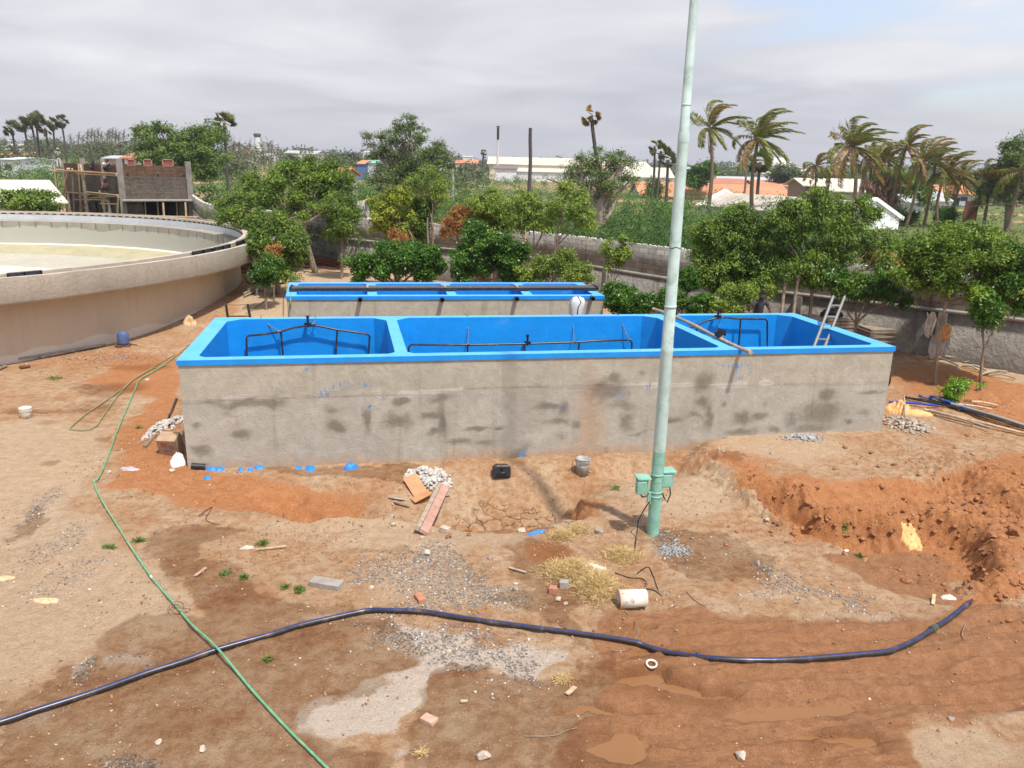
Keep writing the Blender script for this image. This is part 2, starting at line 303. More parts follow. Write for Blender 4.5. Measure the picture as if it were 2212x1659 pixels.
def setup_ground():
    m, t, b, o = newmat('earth')
    v = coords(t, 'Object')
    nA = noise(t, 0.9, 7, 0.62, v, .3).outputs['Fac']; nB = noise(t, 6, 7, 0.68, v).outputs['Fac']; nC = noise(t, 38, 5, 0.7, v).outputs['Fac']; nD = noise(t, 170, 2, 0.6, v).outputs['Fac']
    base = ramp(t, nA, [(0.30, (0.45, 0.235, 0.112)), (0.46, (0.52, 0.335, 0.19)), (0.64, (0.57, 0.42, 0.275))])
    base = mix(t, mrange(t, nB, .40, .64), base, mix(t, 1.0, base, (0.78, 0.66, 0.57), 'MULTIPLY'))
    def am(name, w=0.35, nz=None, lo=.42, hi=.58):
        a = attr(t, name).outputs['Fac']
        s = math_(t, 'ADD', a, math_(t, 'MULTIPLY', math_(t, 'SUBTRACT', nz or nB, 0.5), w)); return mrange(t, s, lo - .06, hi + .06)
    red = am('red', .8, None, .3, .8); col = mix(t, red, base, ramp(t, nB, [(0.3, (0.41, 0.16, 0.058)), (0.7, (0.56, 0.265, 0.11))]))
    pale = am('pale', .7, None, .25, .75); col = mix(t, pale, col, ramp(t, nB, [(0.3, (0.47, 0.325, 0.20)), (0.7, (0.62, 0.46, 0.305))]))
    ash = am('ash', .7, None, .3, .7); col = mix(t, ash, col, ramp(t, nC, [(0.3, (0.54, 0.44, 0.345)), (0.7, (0.70, 0.59, 0.48))]))
    grav = am('gravel', 1.3, None, .35, .95)
    vo = nn(t, 'ShaderNodeTexVoronoi'); vo.inputs['Scale'].default_value = 34; ln(t, v, vo.inputs['Vector'])
    vr = nn(t, 'ShaderNodeSeparateColor'); ln(t, vo.outputs['Color'], vr.inputs[0])
    gc = ramp(t, vr.outputs[0], [(0.0, (0.20, 0.17, 0.14)), (0.5, (0.36, 0.31, 0.26)), (1.0, (0.52, 0.46, 0.39))])
    gsel = mrange(t, math_(t, 'ADD', math_(t, 'MULTIPLY', grav, .7), math_(t, 'MULTIPLY', vr.outputs[1], .7)), .72, .9)
    col = mix(t, gsel, col, gc)
    # small grit everywhere
    vo2 = nn(t, 'ShaderNodeTexVoronoi'); vo2.inputs['Scale'].default_value = 22; ln(t, v, vo2.inputs['Vector'])
    v2 = nn(t, 'ShaderNodeSeparateColor'); ln(t, vo2.outputs['Color'], v2.inputs[0])
    gm = math_(t, 'MULTIPLY', mrange(t, vo2.outputs['Distance'], .30, .18), mrange(t, v2.outputs[0], .72, .80))
    col = mix(t, math_(t, 'MULTIPLY', gm, .8), col, ramp(t, v2.outputs[1], [(0, (0.22, 0.12, 0.07)), (.5, (0.5, 0.4, 0.3)), (1, (0.62, 0.54, 0.44))]))
    mud = am('mud', .5, None, .35, .7); col = mix(t, mud, col, ramp(t, nB, [(0.3, (0.30, 0.135, 0.055)), (0.72, (0.47, 0.24, 0.115))]))
    grass = am('grass', 1.0, None, .3, .7); col = mix(t, grass, col, ramp(t, nB, [(0.3, (0.07, 0.10, 0.025)), (0.7, (0.20, 0.22, 0.07))]))
    wet = am('wet', .8, None, .26, .84)
    col = mix(t, wet, col, mix(t, 1.0, col, ramp(t, nA, [(0.35, (0.62, 0.55, 0.48)), (.62, (0.74, 0.69, 0.63))]), 'MULTIPLY'))
    col = mix(t, mrange(t, nC, .3, .75, 0, .35), col, mix(t, 1.0, col, (0.55, 0.5, 0.45), 'MULTIPLY'))
    cr = am('crack', .2, None, .3, .6)
    vc = nn(t, 'ShaderNodeTexVoronoi', feature='DISTANCE_TO_EDGE'); vc.inputs['Scale'].default_value = 3.2
    vw = nn(t, 'ShaderNodeVectorMath', operation='ADD'); ln(t, v, vw.inputs[0])
    nv = noise(t, 3, 4, .6, v); sv = nn(t, 'ShaderNodeVectorMath', operation='SCALE'); sv.inputs['Scale'].default_value = .28; ln(t, nv.outputs['Color'], sv.inputs[0]); ln(t, sv.outputs[0], vw.inputs[1])
    ln(t, vw.outputs[0], vc.inputs['Vector'])
    ck = math_(t, 'MULTIPLY', mrange(t, vc.outputs['Distance'], .035, .008), cr)
    col = mix(t, math_(t, 'MULTIPLY', ck, .7), col, (0.10, 0.04, 0.02))
    ln(t, col, b.inputs['Base Color'])
    wr = math_(t, 'MAXIMUM', math_(t, 'MULTIPLY', wet, .6), mud)
    ln(t, math_(t, 'SUBTRACT', 0.95, math_(t, 'MULTIPLY', math_(t, 'MULTIPLY', wr, mrange(t, nA, .42, .6)), .42)), b.inputs['Roughness'])
    b.inputs['Specular IOR Level'].default_value = 0.3
    h = math_(t, 'ADD', math_(t, 'MULTIPLY', nB, .6), math_(t, 'MULTIPLY', nC, .3)); n1_ = bump(t, h, 0.15, 1.0)
    n2_ = bump(t, math_(t, 'ADD', math_(t, 'MULTIPLY', nD, .5), math_(t, 'MULTIPLY', math_(t, 'SUBTRACT', 1.0, vo.outputs['Distance']), gsel)), 0.018, .8, n1_)
    n3_ = bump(t, math_(t, 'SUBTRACT', 1.0, ck), 0.03, 1.0, n2_)
    ln(t, n3_, b.inputs['Normal']); return m

# ---------------------------------------------------------------- mesh builders
def setp(o, label=None, cat=None, group=None, kind=None):
    if label: o['label'] = label
    if cat: o['category'] = cat
    if group: o['group'] = group
    if kind or cat: o['kind'] = kind or 'thing'
    return o
def thing(name, label, cat, loc=(0, 0, 0), rz=0.0, group=None, sc=1.0):
    o = bpy.data.objects.new(name, None); COL.objects.link(o); o.location = loc; o.rotation_euler = (0, 0, rz)
    o.empty_display_size = .2; o.scale = (sc, sc, sc); return setp(o, label, cat, group)
def link(name, me, mat, parent=None, world=False):
    o = bpy.data.objects.new(name, me); COL.objects.link(o)
    if mat is not None and len(me.materials) == 0: me.materials.append(mat)
    if parent is not None:
        o.parent = parent
        if world: o.location = -Vector(parent.location)
    return o
def npmesh(name, V, F, tint=None, smooth=False, attrs=None):
    """V (n,3), F (m,k) same size faces"""
    V = np.asarray(V, np.float32); F = np.asarray(F, np.int32); k = F.shape[1]
    me = bpy.data.meshes.new(name); me.vertices.add(len(V)); me.vertices.foreach_set('co', V.ravel())
    me.loops.add(F.size); me.loops.foreach_set('vertex_index', F.ravel())
    me.polygons.add(len(F)); me.polygons.foreach_set('loop_start', np.arange(0, F.size, k, dtype=np.int32))
    me.polygons.foreach_set('loop_total', np.full(len(F), k, np.int32))
    if smooth: me.polygons.foreach_set('use_smooth', np.ones(len(F), bool))
    me.update(calc_edges=True)
    if tint is not None:
        a = me.attributes.new('tint', 'FLOAT', 'FACE'); a.data.foreach_set('value', np.asarray(tint, np.float32))
    for kk, vv in (attrs or {}).items():
        a = me.attributes.new(kk, 'FLOAT', 'POINT'); a.data.foreach_set('value', np.asarray(vv, np.float32))
    return me
class MB:
    def __init__(s): s.v = []; s.f = []; s.sm = []
    def add(s, vs, fs, smooth=False):
        n = len(s.v); s.v += [tuple(p) for p in vs]; s.f += [tuple(i + n for i in f) for f in fs]; s.sm += [smooth] * len(fs); return s
    def box(s, c, d, rz=0.0, rx=0.0, ry=0.0, M=None):
        M = M or (Matrix.Rotation(rz, 3, 'Z') @ Matrix.Rotation(ry, 3, 'Y') @ Matrix.Rotation(rx, 3, 'X')); c = Vector(c)
        vs = [c + M @ Vector((x * d[0] / 2, y * d[1] / 2, z * d[2] / 2)) for x in (-1, 1) for y in (-1, 1) for z in (-1, 1)]
        return s.add(vs, [(0, 1, 3, 2), (4, 6, 7, 5), (0, 4, 5, 1), (2, 3, 7, 6), (0, 2, 6, 4), (1, 5, 7, 3)])
    def tube(s, pts, r, n=8, cap=True, smooth=True, arc=None):
        pts = [Vector(p) for p in pts]; m = len(pts); rr = r if hasattr(r, '__len__') else [r] * m
        vs = []; up = None
        for i, p in enumerate(pts):
            d = (pts[min(i + 1, m - 1)] - pts[max(i - 1, 0)]).normalized()
            if up is None: up = Vector((0, 0, 1)) if abs(d.z) < .9 else Vector((1, 0, 0))
            a = d.cross(up).normalized(); bb = a.cross(d).normalized(); up = bb
            for k in range(n):
                t = 2 * PI * k / n; vs.append(p + (a * math.cos(t) + bb * math.sin(t)) * rr[i])
        fs = [(i * n + k, i * n + (k + 1) % n, (i + 1) * n + (k + 1) % n, (i + 1) * n + k) for i in range(m - 1) for k in range(n)]
        s.add(vs, fs, smooth)
        if cap: s.add(vs[:n], [tuple(range(n))]); s.add(vs[-n:], [tuple(range(n - 1, -1, -1))])
        return s
    def lathe(s, prof, c=(0, 0, 0), n=24, M=None, smooth=True):
        c = Vector(c); M = M or Matrix.Identity(3)
        vs = [c + M @ Vector((r * math.cos(2 * PI * k / n), r * math.sin(2 * PI * k / n), z)) for r, z in prof for k in range(n)]
        fs = [(i * n + k, i * n + (k + 1) % n, (i + 1) * n + (k + 1) % n, (i + 1) * n + k) for i in range(len(prof) - 1) for k in range(n)]
        return s.add(vs, fs, smooth)
    def prism(s, poly, z0, z1):
        n = len(poly); vs = [(p[0], p[1], z0) for p in poly] + [(p[0], p[1], z1) for p in poly]
        return s.add(vs, [tuple(range(n - 1, -1, -1)), tuple(range(n, 2 * n))] + [(i, (i + 1) % n, n + (i + 1) % n, n + i) for i in range(n)])
    def build(s, name, mat, parent=None, world=False, bevel=0.0):
        me = bpy.data.meshes.new(name); me.from_pydata(s.v, [], s.f); me.polygons.foreach_set('use_smooth', s.sm); me.update()
        o = link(name, me, mat, parent, world)
        if bevel:
            m = o.modifiers.new('bevel', 'BEVEL'); m.width = bevel; m.segments = 2; m.limit_method = 'ANGLE'
        return o
def rockmesh(mb, c, r, seed=0, flat=0.7, jit=0.28, sub=1, rz=0.0):
    rg = random.Random(seed); t = (1 + 5 ** .5) / 2
    vs = [Vector(p).normalized() for p in [(-1, t, 0), (1, t, 0), (-1, -t, 0), (1, -t, 0), (0, -1, t), (0, 1, t), (0, -1, -t), (0, 1, -t), (t, 0, -1), (t, 0, 1), (-t, 0, -1), (-t, 0, 1)]]
    fs = [(0, 11, 5), (0, 5, 1), (0, 1, 7), (0, 7, 10), (0, 10, 11), (1, 5, 9), (5, 11, 4), (11, 10, 2), (10, 7, 6), (7, 1, 8), (3, 9, 4), (3, 4, 2), (3, 2, 6), (3, 6, 8), (3, 8, 9), (4, 9, 5), (2, 4, 11), (6, 2, 10), (8, 6, 7), (9, 8, 1)]
    for _ in range(sub):
        cache = {}; nf = []
        def mid(a, b):
            k = (min(a, b), max(a, b))
            if k not in cache: vs.append(((vs[a] + vs[b]) / 2).normalized()); cache[k] = len(vs) - 1
            return cache[k]
        for a, b, cc in fs:
            x, y, z = mid(a, b), mid(b, cc), mid(cc, a); nf += [(a, x, z), (b, y, x), (cc, z, y), (x, y, z)]
        fs = nf
    rx, ry, rzz = r if hasattr(r, '__len__') else (r, r * rg.uniform(.7, 1), r * flat)
    # planar cuts give broken faces
    cuts = [(Vector((rg.gauss(0, 1), rg.gauss(0, 1), rg.gauss(0, 1))).normalized(), rg.uniform(.55, .85)) for _ in range(7)]
    out = []
    for v in vs:
        w = v * (1 + rg.uniform(-jit, jit) * .35)
        for n_, dd in cuts:
            k = w.dot(n_) - dd
            if k > 0: w = w - n_ * k
        out.append(w)
    M = Matrix.Rotation(rz, 3, 'Z')
    mb.add([Vector(c) + M @ Vector((w.x * rx, w.y * ry, w.z * rzz)) for w in out], fs); return mb
def copy_tree(o, loc, rz=None, sc=None, label=None):
    c = o.copy(); COL.objects.link(c); c.location = loc
    if rz is not None: c.rotation_euler = (0, 0, rz)
    if sc is not None: c.scale = (sc, sc, sc)
    if label: c['label'] = label
    def rec(a, b):
        for ch in a.children:
            d = ch.copy(); COL.objects.link(d); d.parent = b; rec(ch, d)
    rec(o, c); return c
# ---------------------------------------------------------------- foliage
def unit(a): return a / (np.linalg.norm(a, axis=1, keepdims=True) + 1e-9)
def leafquads(P, Dr, Nn, L, w):
    S = unit(np.cross(Dr, Nn)); L = L[:, None]; w = w[:, None]
    V = np.stack([P, P + Dr * L * .45 + S * w * .5, P + Dr * L, P + Dr * L * .45 - S * w * .5], 1).reshape(-1, 3)
    return V, np.arange(len(P) * 4, dtype=np.int32).reshape(-1, 4)
def crown(blobs, n, L, w, nc, cr, droop=0.25, tintvar=0.42, shell=.35, flat=1.0, wind=None, btint=0.0):
    """leaves gathered in clumps through the blobs; blobs = [(centre, radii, weight)]"""
    wt = np.array([b[2] * (b[1][0] * b[1][1] * b[1][2]) ** .67 for b in blobs]); wt /= wt.sum()
    bi = rng.choice(len(blobs), nc, p=wt)
    C = np.array([b[0] for b in blobs], float)[bi]; Rr = np.array([b[1] for b in blobs], float)[bi]
    d = unit(rng.normal(size=(nc, 3))); rad = (shell + (1 - shell) * rng.random(nc)[:, None] ** .6) * (0.85 + .3 * rng.random((nc, 1)))
    cl = C + d * Rr * rad
    ci = rng.integers(0, nc, n); ct = rng.normal(.5, tintvar * .5, nc) + rng.normal(0, btint, len(blobs))[bi]
    crs = cr * rng.uniform(.6, 1.35, nc)
    off = rng.normal(size=(n, 3)) * [1, 1, .75 * flat]; off = unit(off) * (rng.random((n, 1)) ** .5)
    P = cl[ci] + off * crs[ci][:, None]
    Nn = unit(off * .7 + np.array([0, 0, .8]) + rng.normal(size=(n, 3)) * .55)
    Dr = unit(np.cross(Nn, rng.normal(size=(n, 3)))); Dr[:, 2] -= droop
    Dr = unit(Dr + off * .35 + (np.array(wind) if wind is not None else 0))
    V, F = leafquads(P, Dr, Nn, L * rng.uniform(.6, 1.3, n), w * rng.uniform(.7, 1.3, n))
    tint = np.clip(ct[ci] + rng.normal(0, tintvar * .5, n), 0, 1)
    return V, F, tint, cl, bi
def bez(a, b, bow, n=6, rr=None):
    a = Vector(a); b = Vector(b); k = (b - a).length; m = (a + b) / 2 + Vector((random.uniform(-1, 1) * bow * k, random.uniform(-1, 1) * bow * k, random.uniform(-.2, 1) * bow * k))
    return [(a * (1 - t) ** 2 + m * 2 * t * (1 - t) + b * t * t) for t in [i / (n - 1) for i in range(n)]]
def tree(name, label, cat, base, blobs, lm, bark, n, L, w, tr, fork=None, nc=120, cr=.35, group=None, twigs=10, kw=None, limbs=None, fr=.5):
    kw = kw or {}
    ex = []
    for b in blobs:
        for _k in range(2):
            d = rng.normal(size=3); d /= np.linalg.norm(d); f_ = rng.uniform(.32, .55); ex.append((np.array(b[0]) + d * np.array(b[1]) * rng.uniform(.75, 1.15), tuple(r * f_ for r in b[1]), b[2] * 1.1))
    nb0 = len(blobs); blobs = list(blobs) + ex
    base = Vector(base); t = thing(name, label, cat, base, 0, group)
    V, F, tint, cl, bi = crown(blobs, int(n * 2.1), L * .78, w * .85, int(nc * 1.4), cr * .72, **kw)
    me = npmesh('crown', V - np.array(base, dtype=float), F, tint); link('crown', me, lm, t)
    mb = MB(); fk = Vector(fork) if fork is not None else base + (Vector(blobs[0][0]) - base) * .5
    low = base - Vector((0, 0, .15))
    mb.tube(bez(low, fk, .06, 7), [tr * (1 - .35 * i / 6) for i in range(7)], 8, False)
    for i, b in enumerate(blobs[:nb0]):
        c = Vector(b[0]) - Vector((0, 0, b[1][2] * .35)); r0 = tr * fr
        ps = bez(fk, c, .18, 7); mb.tube(ps, [r0 * (1 - .6 * k / 6) for k in range(7)], 6, False)
        idx = np.where(bi == i)[0]
        for j in rng.permutation(idx)[:twigs]:
            s_ = ps[random.randint(2, 6)]; mb.tube(bez(s_, cl[j], .15, 5), [r0 * .36 * (1 - .7 * k / 4) for k in range(5)], 5, False)
    for pts, ra, rb in (limbs or []):
        m = len(pts); mb.tube(pts, [ra + (rb - ra) * k / (m - 1) for k in range(m)], 7, False)
    mb.v = [tuple(Vector(p) - base) for p in mb.v]
    mb.build('trunk', bark, t); return t
def Bl(px, py, rx, ry, Y, wt=1.0, df=.9):
    c = onY(px, py, Y); s = np.linalg.norm(c - [0, 0, EYE]) / FPX
    return (c, (rx * s, rx * s * df, ry * s), wt)
# ================================================================ GROUND
def axis(segs):
    out = []
    for a, b, st in segs:
        n = max(1, int(round((b - a) / st))); out += [a + (b - a) * i / n for i in range(n)]
    return np.array(out + [segs[-1][1]])
gx = axis([(-5000, -1000, 1000), (-1000, -100, 60), (-100, -20, 5), (-20, -9.4, .4), (-9.4, 13.4, .034), (13.4, 30, .35), (30, 100, 5), (100, 1000, 60), (1000, 5000, 1000)])
gy = axis([(-200, 0, 40), (0, 5.6, .7), (5.6, 20.5, .034), (20.5, 40, .3), (40, 60, 1), (60, 130, 5), (130, 600, 30), (600, 8000, 700)])
GX, GY = np.meshgrid(gx, gy); X = GX.ravel(); Y = GY.ravel()
Zg = np.zeros_like(X); nearm = (X > -35) & (X < 35) & (Y > 3) & (Y < 62)
Zg[nearm] = H(X[nearm], Y[nearm]); Zg[~nearm] = H(X[~nearm], Y[~nearm], False)
nxg, nyg = len(gx), len(gy); ii = np.arange(nxg * nyg).reshape(nyg, nxg)
Fg = np.stack([ii[:-1, :-1], ii[:-1, 1:], ii[1:, 1:], ii[1:, :-1]], -1).reshape(-1, 4)
_x, _y = X[nearm], Y[nearm]; WXm = _x + 1.3 * (vnoise(_x, _y, .8, 5, 201, .6) - .5); WYm = _y + .9 * (vnoise(_x, _y, .9, 5, 202, .6) - .5)
def mask(polys=(), blobs=(), soft=.22, z=0.0, nseed=50, namp=.30):
    m = np.zeros_like(X); idx = np.where(nearm)[0]; x = WXm; y = WYm
    nz = namp * (vnoise(x, y, 1.5, 5, nseed, .6) - .5) * 2; v = np.zeros_like(x)
    for p in polys:
        P_ = np.array(wpoly(p, z)); bb = (x > P_[:, 0].min() - 1) & (x < P_[:, 0].max() + 1) & (y > P_[:, 1].min() - 1) & (y < P_[:, 1].max() + 1)
        d = pdist(x[bb], y[bb], P_); v[bb] = np.maximum(v[bb], sst(-soft, soft, d + nz[bb]))
    for b in blobs:
        B = wblob(*b[:4]); a = b[4] if len(b) > 4 else 1.0
        v = np.maximum(v, a * sst(.12, .75, gb(x, y, B) + nz * .5))
    m[idx] = v; return m
W1 = [(356, 1153), (479, 1141), (547, 1148), (513, 1173), (441, 1194), (445, 1218), (564, 1252), (609, 1283), (757, 1297), (790, 1310), (860, 1345), (880, 1390), (850, 1430), (800, 1465), (690, 1515), (620, 1565), (720, 1595), (800, 1600), (850, 1700), (-60, 1700), (-60, 1520), (60, 1480), (130, 1450), (260, 1380), (320, 1330), (400, 1330), (448, 1318), (440, 1280), (400, 1262), (345, 1250), (320, 1215), (300, 1195)]
W2 = [(900, 1450), (1000, 1440), (1120, 1475), (1190, 1455), (1210, 1400), (1300, 1400), (1300, 1700), (860, 1700), (875, 1610), (900, 1540), (890, 1480)]
W6 = [(1400, 1150), (1480, 1145), (1560, 1160), (1650, 1190), (1700, 1215), (1640, 1255), (1500, 1230), (1430, 1200)]
W7 = [(1130, 1160), (1230, 1175), (1250, 1220), (1330, 1300), (1250, 1390), (1200, 1370), (1100, 1310), (1060, 1290), (1150, 1270), (1100, 1230)]
W8 = [(14, 1156), (34, 1168), (99, 1127), (88, 1090), (62, 1117)]
wet = mask([W1, W2, W6, W7, W8, [(560, 1010), (860, 1010), (950, 1025), (860, 1040), (700, 1030)]],
           [(230, 845, 80, 16), (300, 800, 80, 10, .8), (130, 920, 25, 7), (200, 885, 60, 20, .7), (70, 895, 90, 6, .8), (235, 1110, 0.1, .1), (122, 1012, 14, 8), (205, 955, 14, 6), (1560, 1010, 60, 10, .8), (800, 1190, 90, 6, .6), (700, 560, 0.1, .1), (840, 650, 0.1, 0.1)], .12)
mud = mask([[(1250, 1390), (1330, 1310), (1400, 1290), (1500, 1320), (1600, 1330), (1780, 1350), (1900, 1345), (2060, 1320), (2250, 1330), (2300, 1540), (2000, 1580), (1940, 1700), (1230, 1700), (1290, 1500), (1230, 1440)],
            [(1760, 1195), (1850, 1190), (1960, 1200), (2100, 1230), (2110, 1290), (2060, 1310), (1960, 1290), (1850, 1240)]], [(1240, 1320, 50, 20, .7), (1080, 1130, 40, 18, .8), (1180, 1140, 70, 16, .8)], .3)
mud = np.maximum(mud, mask([[(1760, 1172), (1850, 1165), (1960, 1178), (2060, 1180), (2090, 1210), (2085, 1262), (2020, 1275), (1960, 1255), (1860, 1215)]], [], .2, z=-.33))
for _b in [(1380, 1465, 130, 40), (1500, 1492, 170, 34), (1330, 1610, 130, 60), (1270, 1535, 130, 26), (1820, 1590, 140, 26), (1440, 1412, 130, 20)]: wet = np.maximum(wet, .62 * mask([], [_b], .2))
gravel = .72 * mask([[(700, 1245), (800, 1195), (1000, 1195), (1050, 1235), (1150, 1300), (1250, 1330), (1200, 1345), (1000, 1320), (820, 1330), (770, 1310), (850, 1280)],
               [(770, 1345), (900, 1345), (1100, 1390), (1230, 1395), (1180, 1430), (1130, 1465), (1050, 1450), (950, 1430), (880, 1400)],
               [(1590, 1280), (1650, 1262), (1620, 1222), (1700, 1230), (1780, 1270), (1850, 1300), (1840, 1320), (1720, 1312)]],
              [(95, 1090, 50, 50, .9), (120, 1180, 60, 60, .8), (150, 1240, 70, 50, .7), (210, 930, 35, 20, .7), (1455, 1172, 45, 24), (1500, 1200, 70, 20, .6), (190, 1455, 42, 32), (270, 1640, 100, 34), (310, 1440, 50, 25, .6), (1560, 1180, 120, 40, .45), (1930, 1525, 55, 7), (1100, 1610, 70, 30, .3), (1720, 945, 35, 12, .8), (1430, 1290, 80, 30, .5), (1700, 1190, 50, 30, .4)], .45, namp=.75)
pale = mask([[(-60, 940), (120, 900), (170, 930), (220, 1010), (170, 1100), (230, 1160), (300, 1230), (440, 1290), (440, 1325), (250, 1375), (0, 1490), (-60, 1490)],
             [(1935, 740), (2100, 770), (2250, 790), (2250, 870), (2050, 830), (1935, 805)], [(480, 740), (560, 620), (640, 570), (1000, 600), (700, 700)]],
            [(1450, 1055, 110, 60), (1700, 985, 170, 42, .7), (880, 1160, 280, 40, .7), (700, 1150, 150, 30, .6), (1900, 1340, 150, 25, .6), (2080, 1630, 170, 50, .9), (1650, 1290, 60, 14, .7), (1150, 1120, 180, 20, .4), (480, 1180, 90, 25, .5), (900, 1270, 150, 40, .5)], .4)
ash = mask([[(880, 1345), (930, 1365), (1000, 1395), (1210, 1390), (1190, 1430), (1130, 1460), (1000, 1430), (905, 1450), (890, 1500), (895, 1560), (870, 1640), (845, 1640), (860, 1590), (800, 1600), (740, 1590), (615, 1565), (700, 1515), (800, 1465), (860, 1420)]],
           [(175, 1450, 28, 22, .9), (300, 1440, 55, 18, .6), (720, 1325, 60, 8, .8), (90, 1130, 60, 90, .35), (200, 1060, 90, 40, .3), (40, 1540, 40, 20, .5), (350, 940, 20, 30, .7)], .16, namp=.28)
red = mask([[(280, 760), (390, 790), (390, 960), (420, 1020), (700, 1060), (700, 1090), (420, 1090), (250, 1060), (230, 960), (330, 870), (200, 830)], [(1500, 1010), (1560, 1000), (1650, 1060), (1800, 1060), (2000, 1060), (2250, 990), (2250, 1330), (2100, 1300), (2120, 1200), (1900, 1160), (1740, 1170)]],
           [(690, 1085, 90, 35), (2150, 1330, 100, 40), (2090, 870, 200, 50, .8), (2200, 920, 150, 60, .8), (1180, 1190, 60, 25, .8), (160, 780, 160, 22, .5), (1000, 1100, 150, 40, .5), (2200, 1480, 60, 60, .5), (1590, 1020, 90, 30, .6), (1950, 800, 30, 20), (560, 690, 60, 30, .8), (1250, 1080, 60, 40, .7)], .35)
crack = mask([], [(1080, 1080, 110, 42), (1180, 1100, 80, 40), (1110, 1050, 120, 18, .7)], .3)
by_ = beyond(X, Y); gr = np.zeros_like(X)
bmask = (by_ > 0.5)
gr[bmask] = sst(.34, .52, vnoise(X[bmask], Y[bmask], .06, 4, 77)) * .85
gr[bmask & (Y > 160)] = .55
sel = (X > 14) & (X < 38) & (Y > 32) & (Y < 62) & bmask; gr[sel] = .75 * sst(.42, .55, vnoise(X[sel], Y[sel], .16, 3, 8))
sel = (X > 9) & (X < 28) & (Y > 26) & (Y < 40) & bmask; gr[sel] *= 0.2
sel = (X < -15) & (X > -40) & (Y > 54) & (Y < 90); gr[sel] = 1
gr = np.maximum(gr, .38 * mask([], [(120, 760, 140, 12), (260, 800, 60, 8), (150, 780, 30, 6)], .3))
for k, c in enumerate([(570, 1240, 40, 10), (600, 1250, 30, 8), (240, 1170, 30, 8)]): gr = np.maximum(gr, mask([], [(*c, .35)], .3, nseed=60 + k))
gmat = setup_ground(); WATERM = setup_water()
gme = npmesh('ground', np.stack([X, Y, Zg], 1), Fg, smooth=True, attrs=dict(wet=wet, mud=mud, gravel=gravel, pale=pale, ash=ash, red=red, crack=crack, grass=gr))
setp(link('ground', gme, gmat), kind='structure')
wp = [at(*c, WATER_Z) for c in [(1180, 1700), (1180, 1330), (1700, 1330), (1960, 1700)]]
mb = MB(); mb.add(wp, [(0, 3, 2, 1)]); setp(mb.build('water', WATERM), kind='structure')
def Hq(x, y):
    ix = min(max(int(np.searchsorted(gx, x)) - 1, 0), nxg - 2); iy = min(max(int(np.searchsorted(gy, y)) - 1, 0), nyg - 2)
    u = (x - gx[ix]) / (gx[ix + 1] - gx[ix]); v = (y - gy[iy]) / (gy[iy + 1] - gy[iy]); k = iy * nxg + ix
    return float((Zg[k] * (1 - u) + Zg[k + 1] * u) * (1 - v) + (Zg[k + nxg] * (1 - u) + Zg[k + nxg + 1] * u) * v)
def hz(x, y): return Hq(float(x), float(y))
def gp(px, py, fine=True):
    p = at(px, py, 0)
    for _ in range(14): p = p * .4 + .6 * at(px, py, Hq(p[0], p[1]))
    return Vector((p[0], p[1], Hq(p[0], p[1])))
# loose stones (gravel and grit nobody could count)
def stones(name, N, dens, smin, smax, mat_, seed, xr=(-9.2, 13.2), yr=(6.4, 20.3), zb=0.15):
    r_ = np.random.default_rng(seed); x = r_.uniform(*xr, N * 6); y = r_.uniform(*yr, N * 6)
    ix = np.searchsorted(gx, x).clip(1, nxg - 1); iy = np.searchsorted(gy, y).clip(1, nyg - 1)
    p = dens[iy * nxg + ix]; k = r_.random(N * 6) < p; x, y = x[k][:N], y[k][:N]; ix, iy = ix[k][:N], iy[k][:N]; n = len(x)
    z = Zg[iy * nxg + ix]; s = smin + (smax - smin) * r_.random(n) ** 3
    cube = np.array([(a, b, c) for a in (-1, 1) for b in (-1, 1) for c in (-1, 1)], float)
    V = cube[None] * (s[:, None, None] * .5) * r_.uniform(.55, 1.05, (n, 8, 3)) * [1, .8, .6]
    a = r_.uniform(0, 6.28, n); ca, sa = np.cos(a)[:, None], np.sin(a)[:, None]
    tl = r_.uniform(-.5, .5, n)[:, None]
    Vx = V[:, :, 0] * ca - V[:, :, 1] * sa; Vy = V[:, :, 0] * sa + V[:, :, 1] * ca; Vz = V[:, :, 2] + V[:, :, 0] * tl
    V = np.stack([Vx + x[:, None], Vy + y[:, None], Vz + (z + s * zb)[:, None]], -1).reshape(-1, 3)
    q6 = np.array([(0, 1, 3, 2), (4, 6, 7, 5), (0, 4, 5, 1), (2, 3, 7, 6), (0, 2, 6, 4), (1, 5, 7, 3)])
    F = (q6[None] + (np.arange(n) * 8)[:, None, None]).reshape(-1, 4)
    return link(name, npmesh(name, V, F, np.repeat(r_.random(n), 6)), mat_)
def tintmat(name, stops, rough=.9):
    m, t, b, o = newmat(name); a = attr(t, 'tint'); ln(t, ramp(t, a.outputs['Fac'], stops), b.inputs['Base Color']); b.inputs['Roughness'].default_value = rough; return m
GRV = tintmat('gravel_stone', [(0, (0.19, 0.165, 0.145)), (.5, (0.35, 0.315, 0.28)), (1, (0.55, 0.50, 0.44))])
GRT = tintmat('grit', [(0, (0.20, 0.095, 0.045)), (.55, (0.36, 0.20, 0.11)), (.9, (0.46, 0.33, 0.22)), (1, (0.58, 0.50, 0.40))])
CLD = tintmat('clods', [(0, (0.20, 0.085, 0.036)), (1, (0.38, 0.17, 0.075))])
gd = np.clip(gravel, 0, 1) ** 1.6 * (.25 + .75 * sst(.35, .6, vnoise(X, Y, 3.5, 4, 92))); o = stones('gravel', 26000, gd, .012, .045, GRV, 1)
setp(o, 'loose grey stone chips spread in patches over the red earth', 'gravel', kind='stuff')
o = stones('grit', 14000, np.clip(sst(.35, .7, vnoise(X, Y, 1.1, 4, 91)), .08, 1) * (1 - .5 * mud), .008, .04, GRT, 2)
setp(o, 'scattered earth coloured grit and pebbles over the whole yard', 'pebbles', kind='stuff')
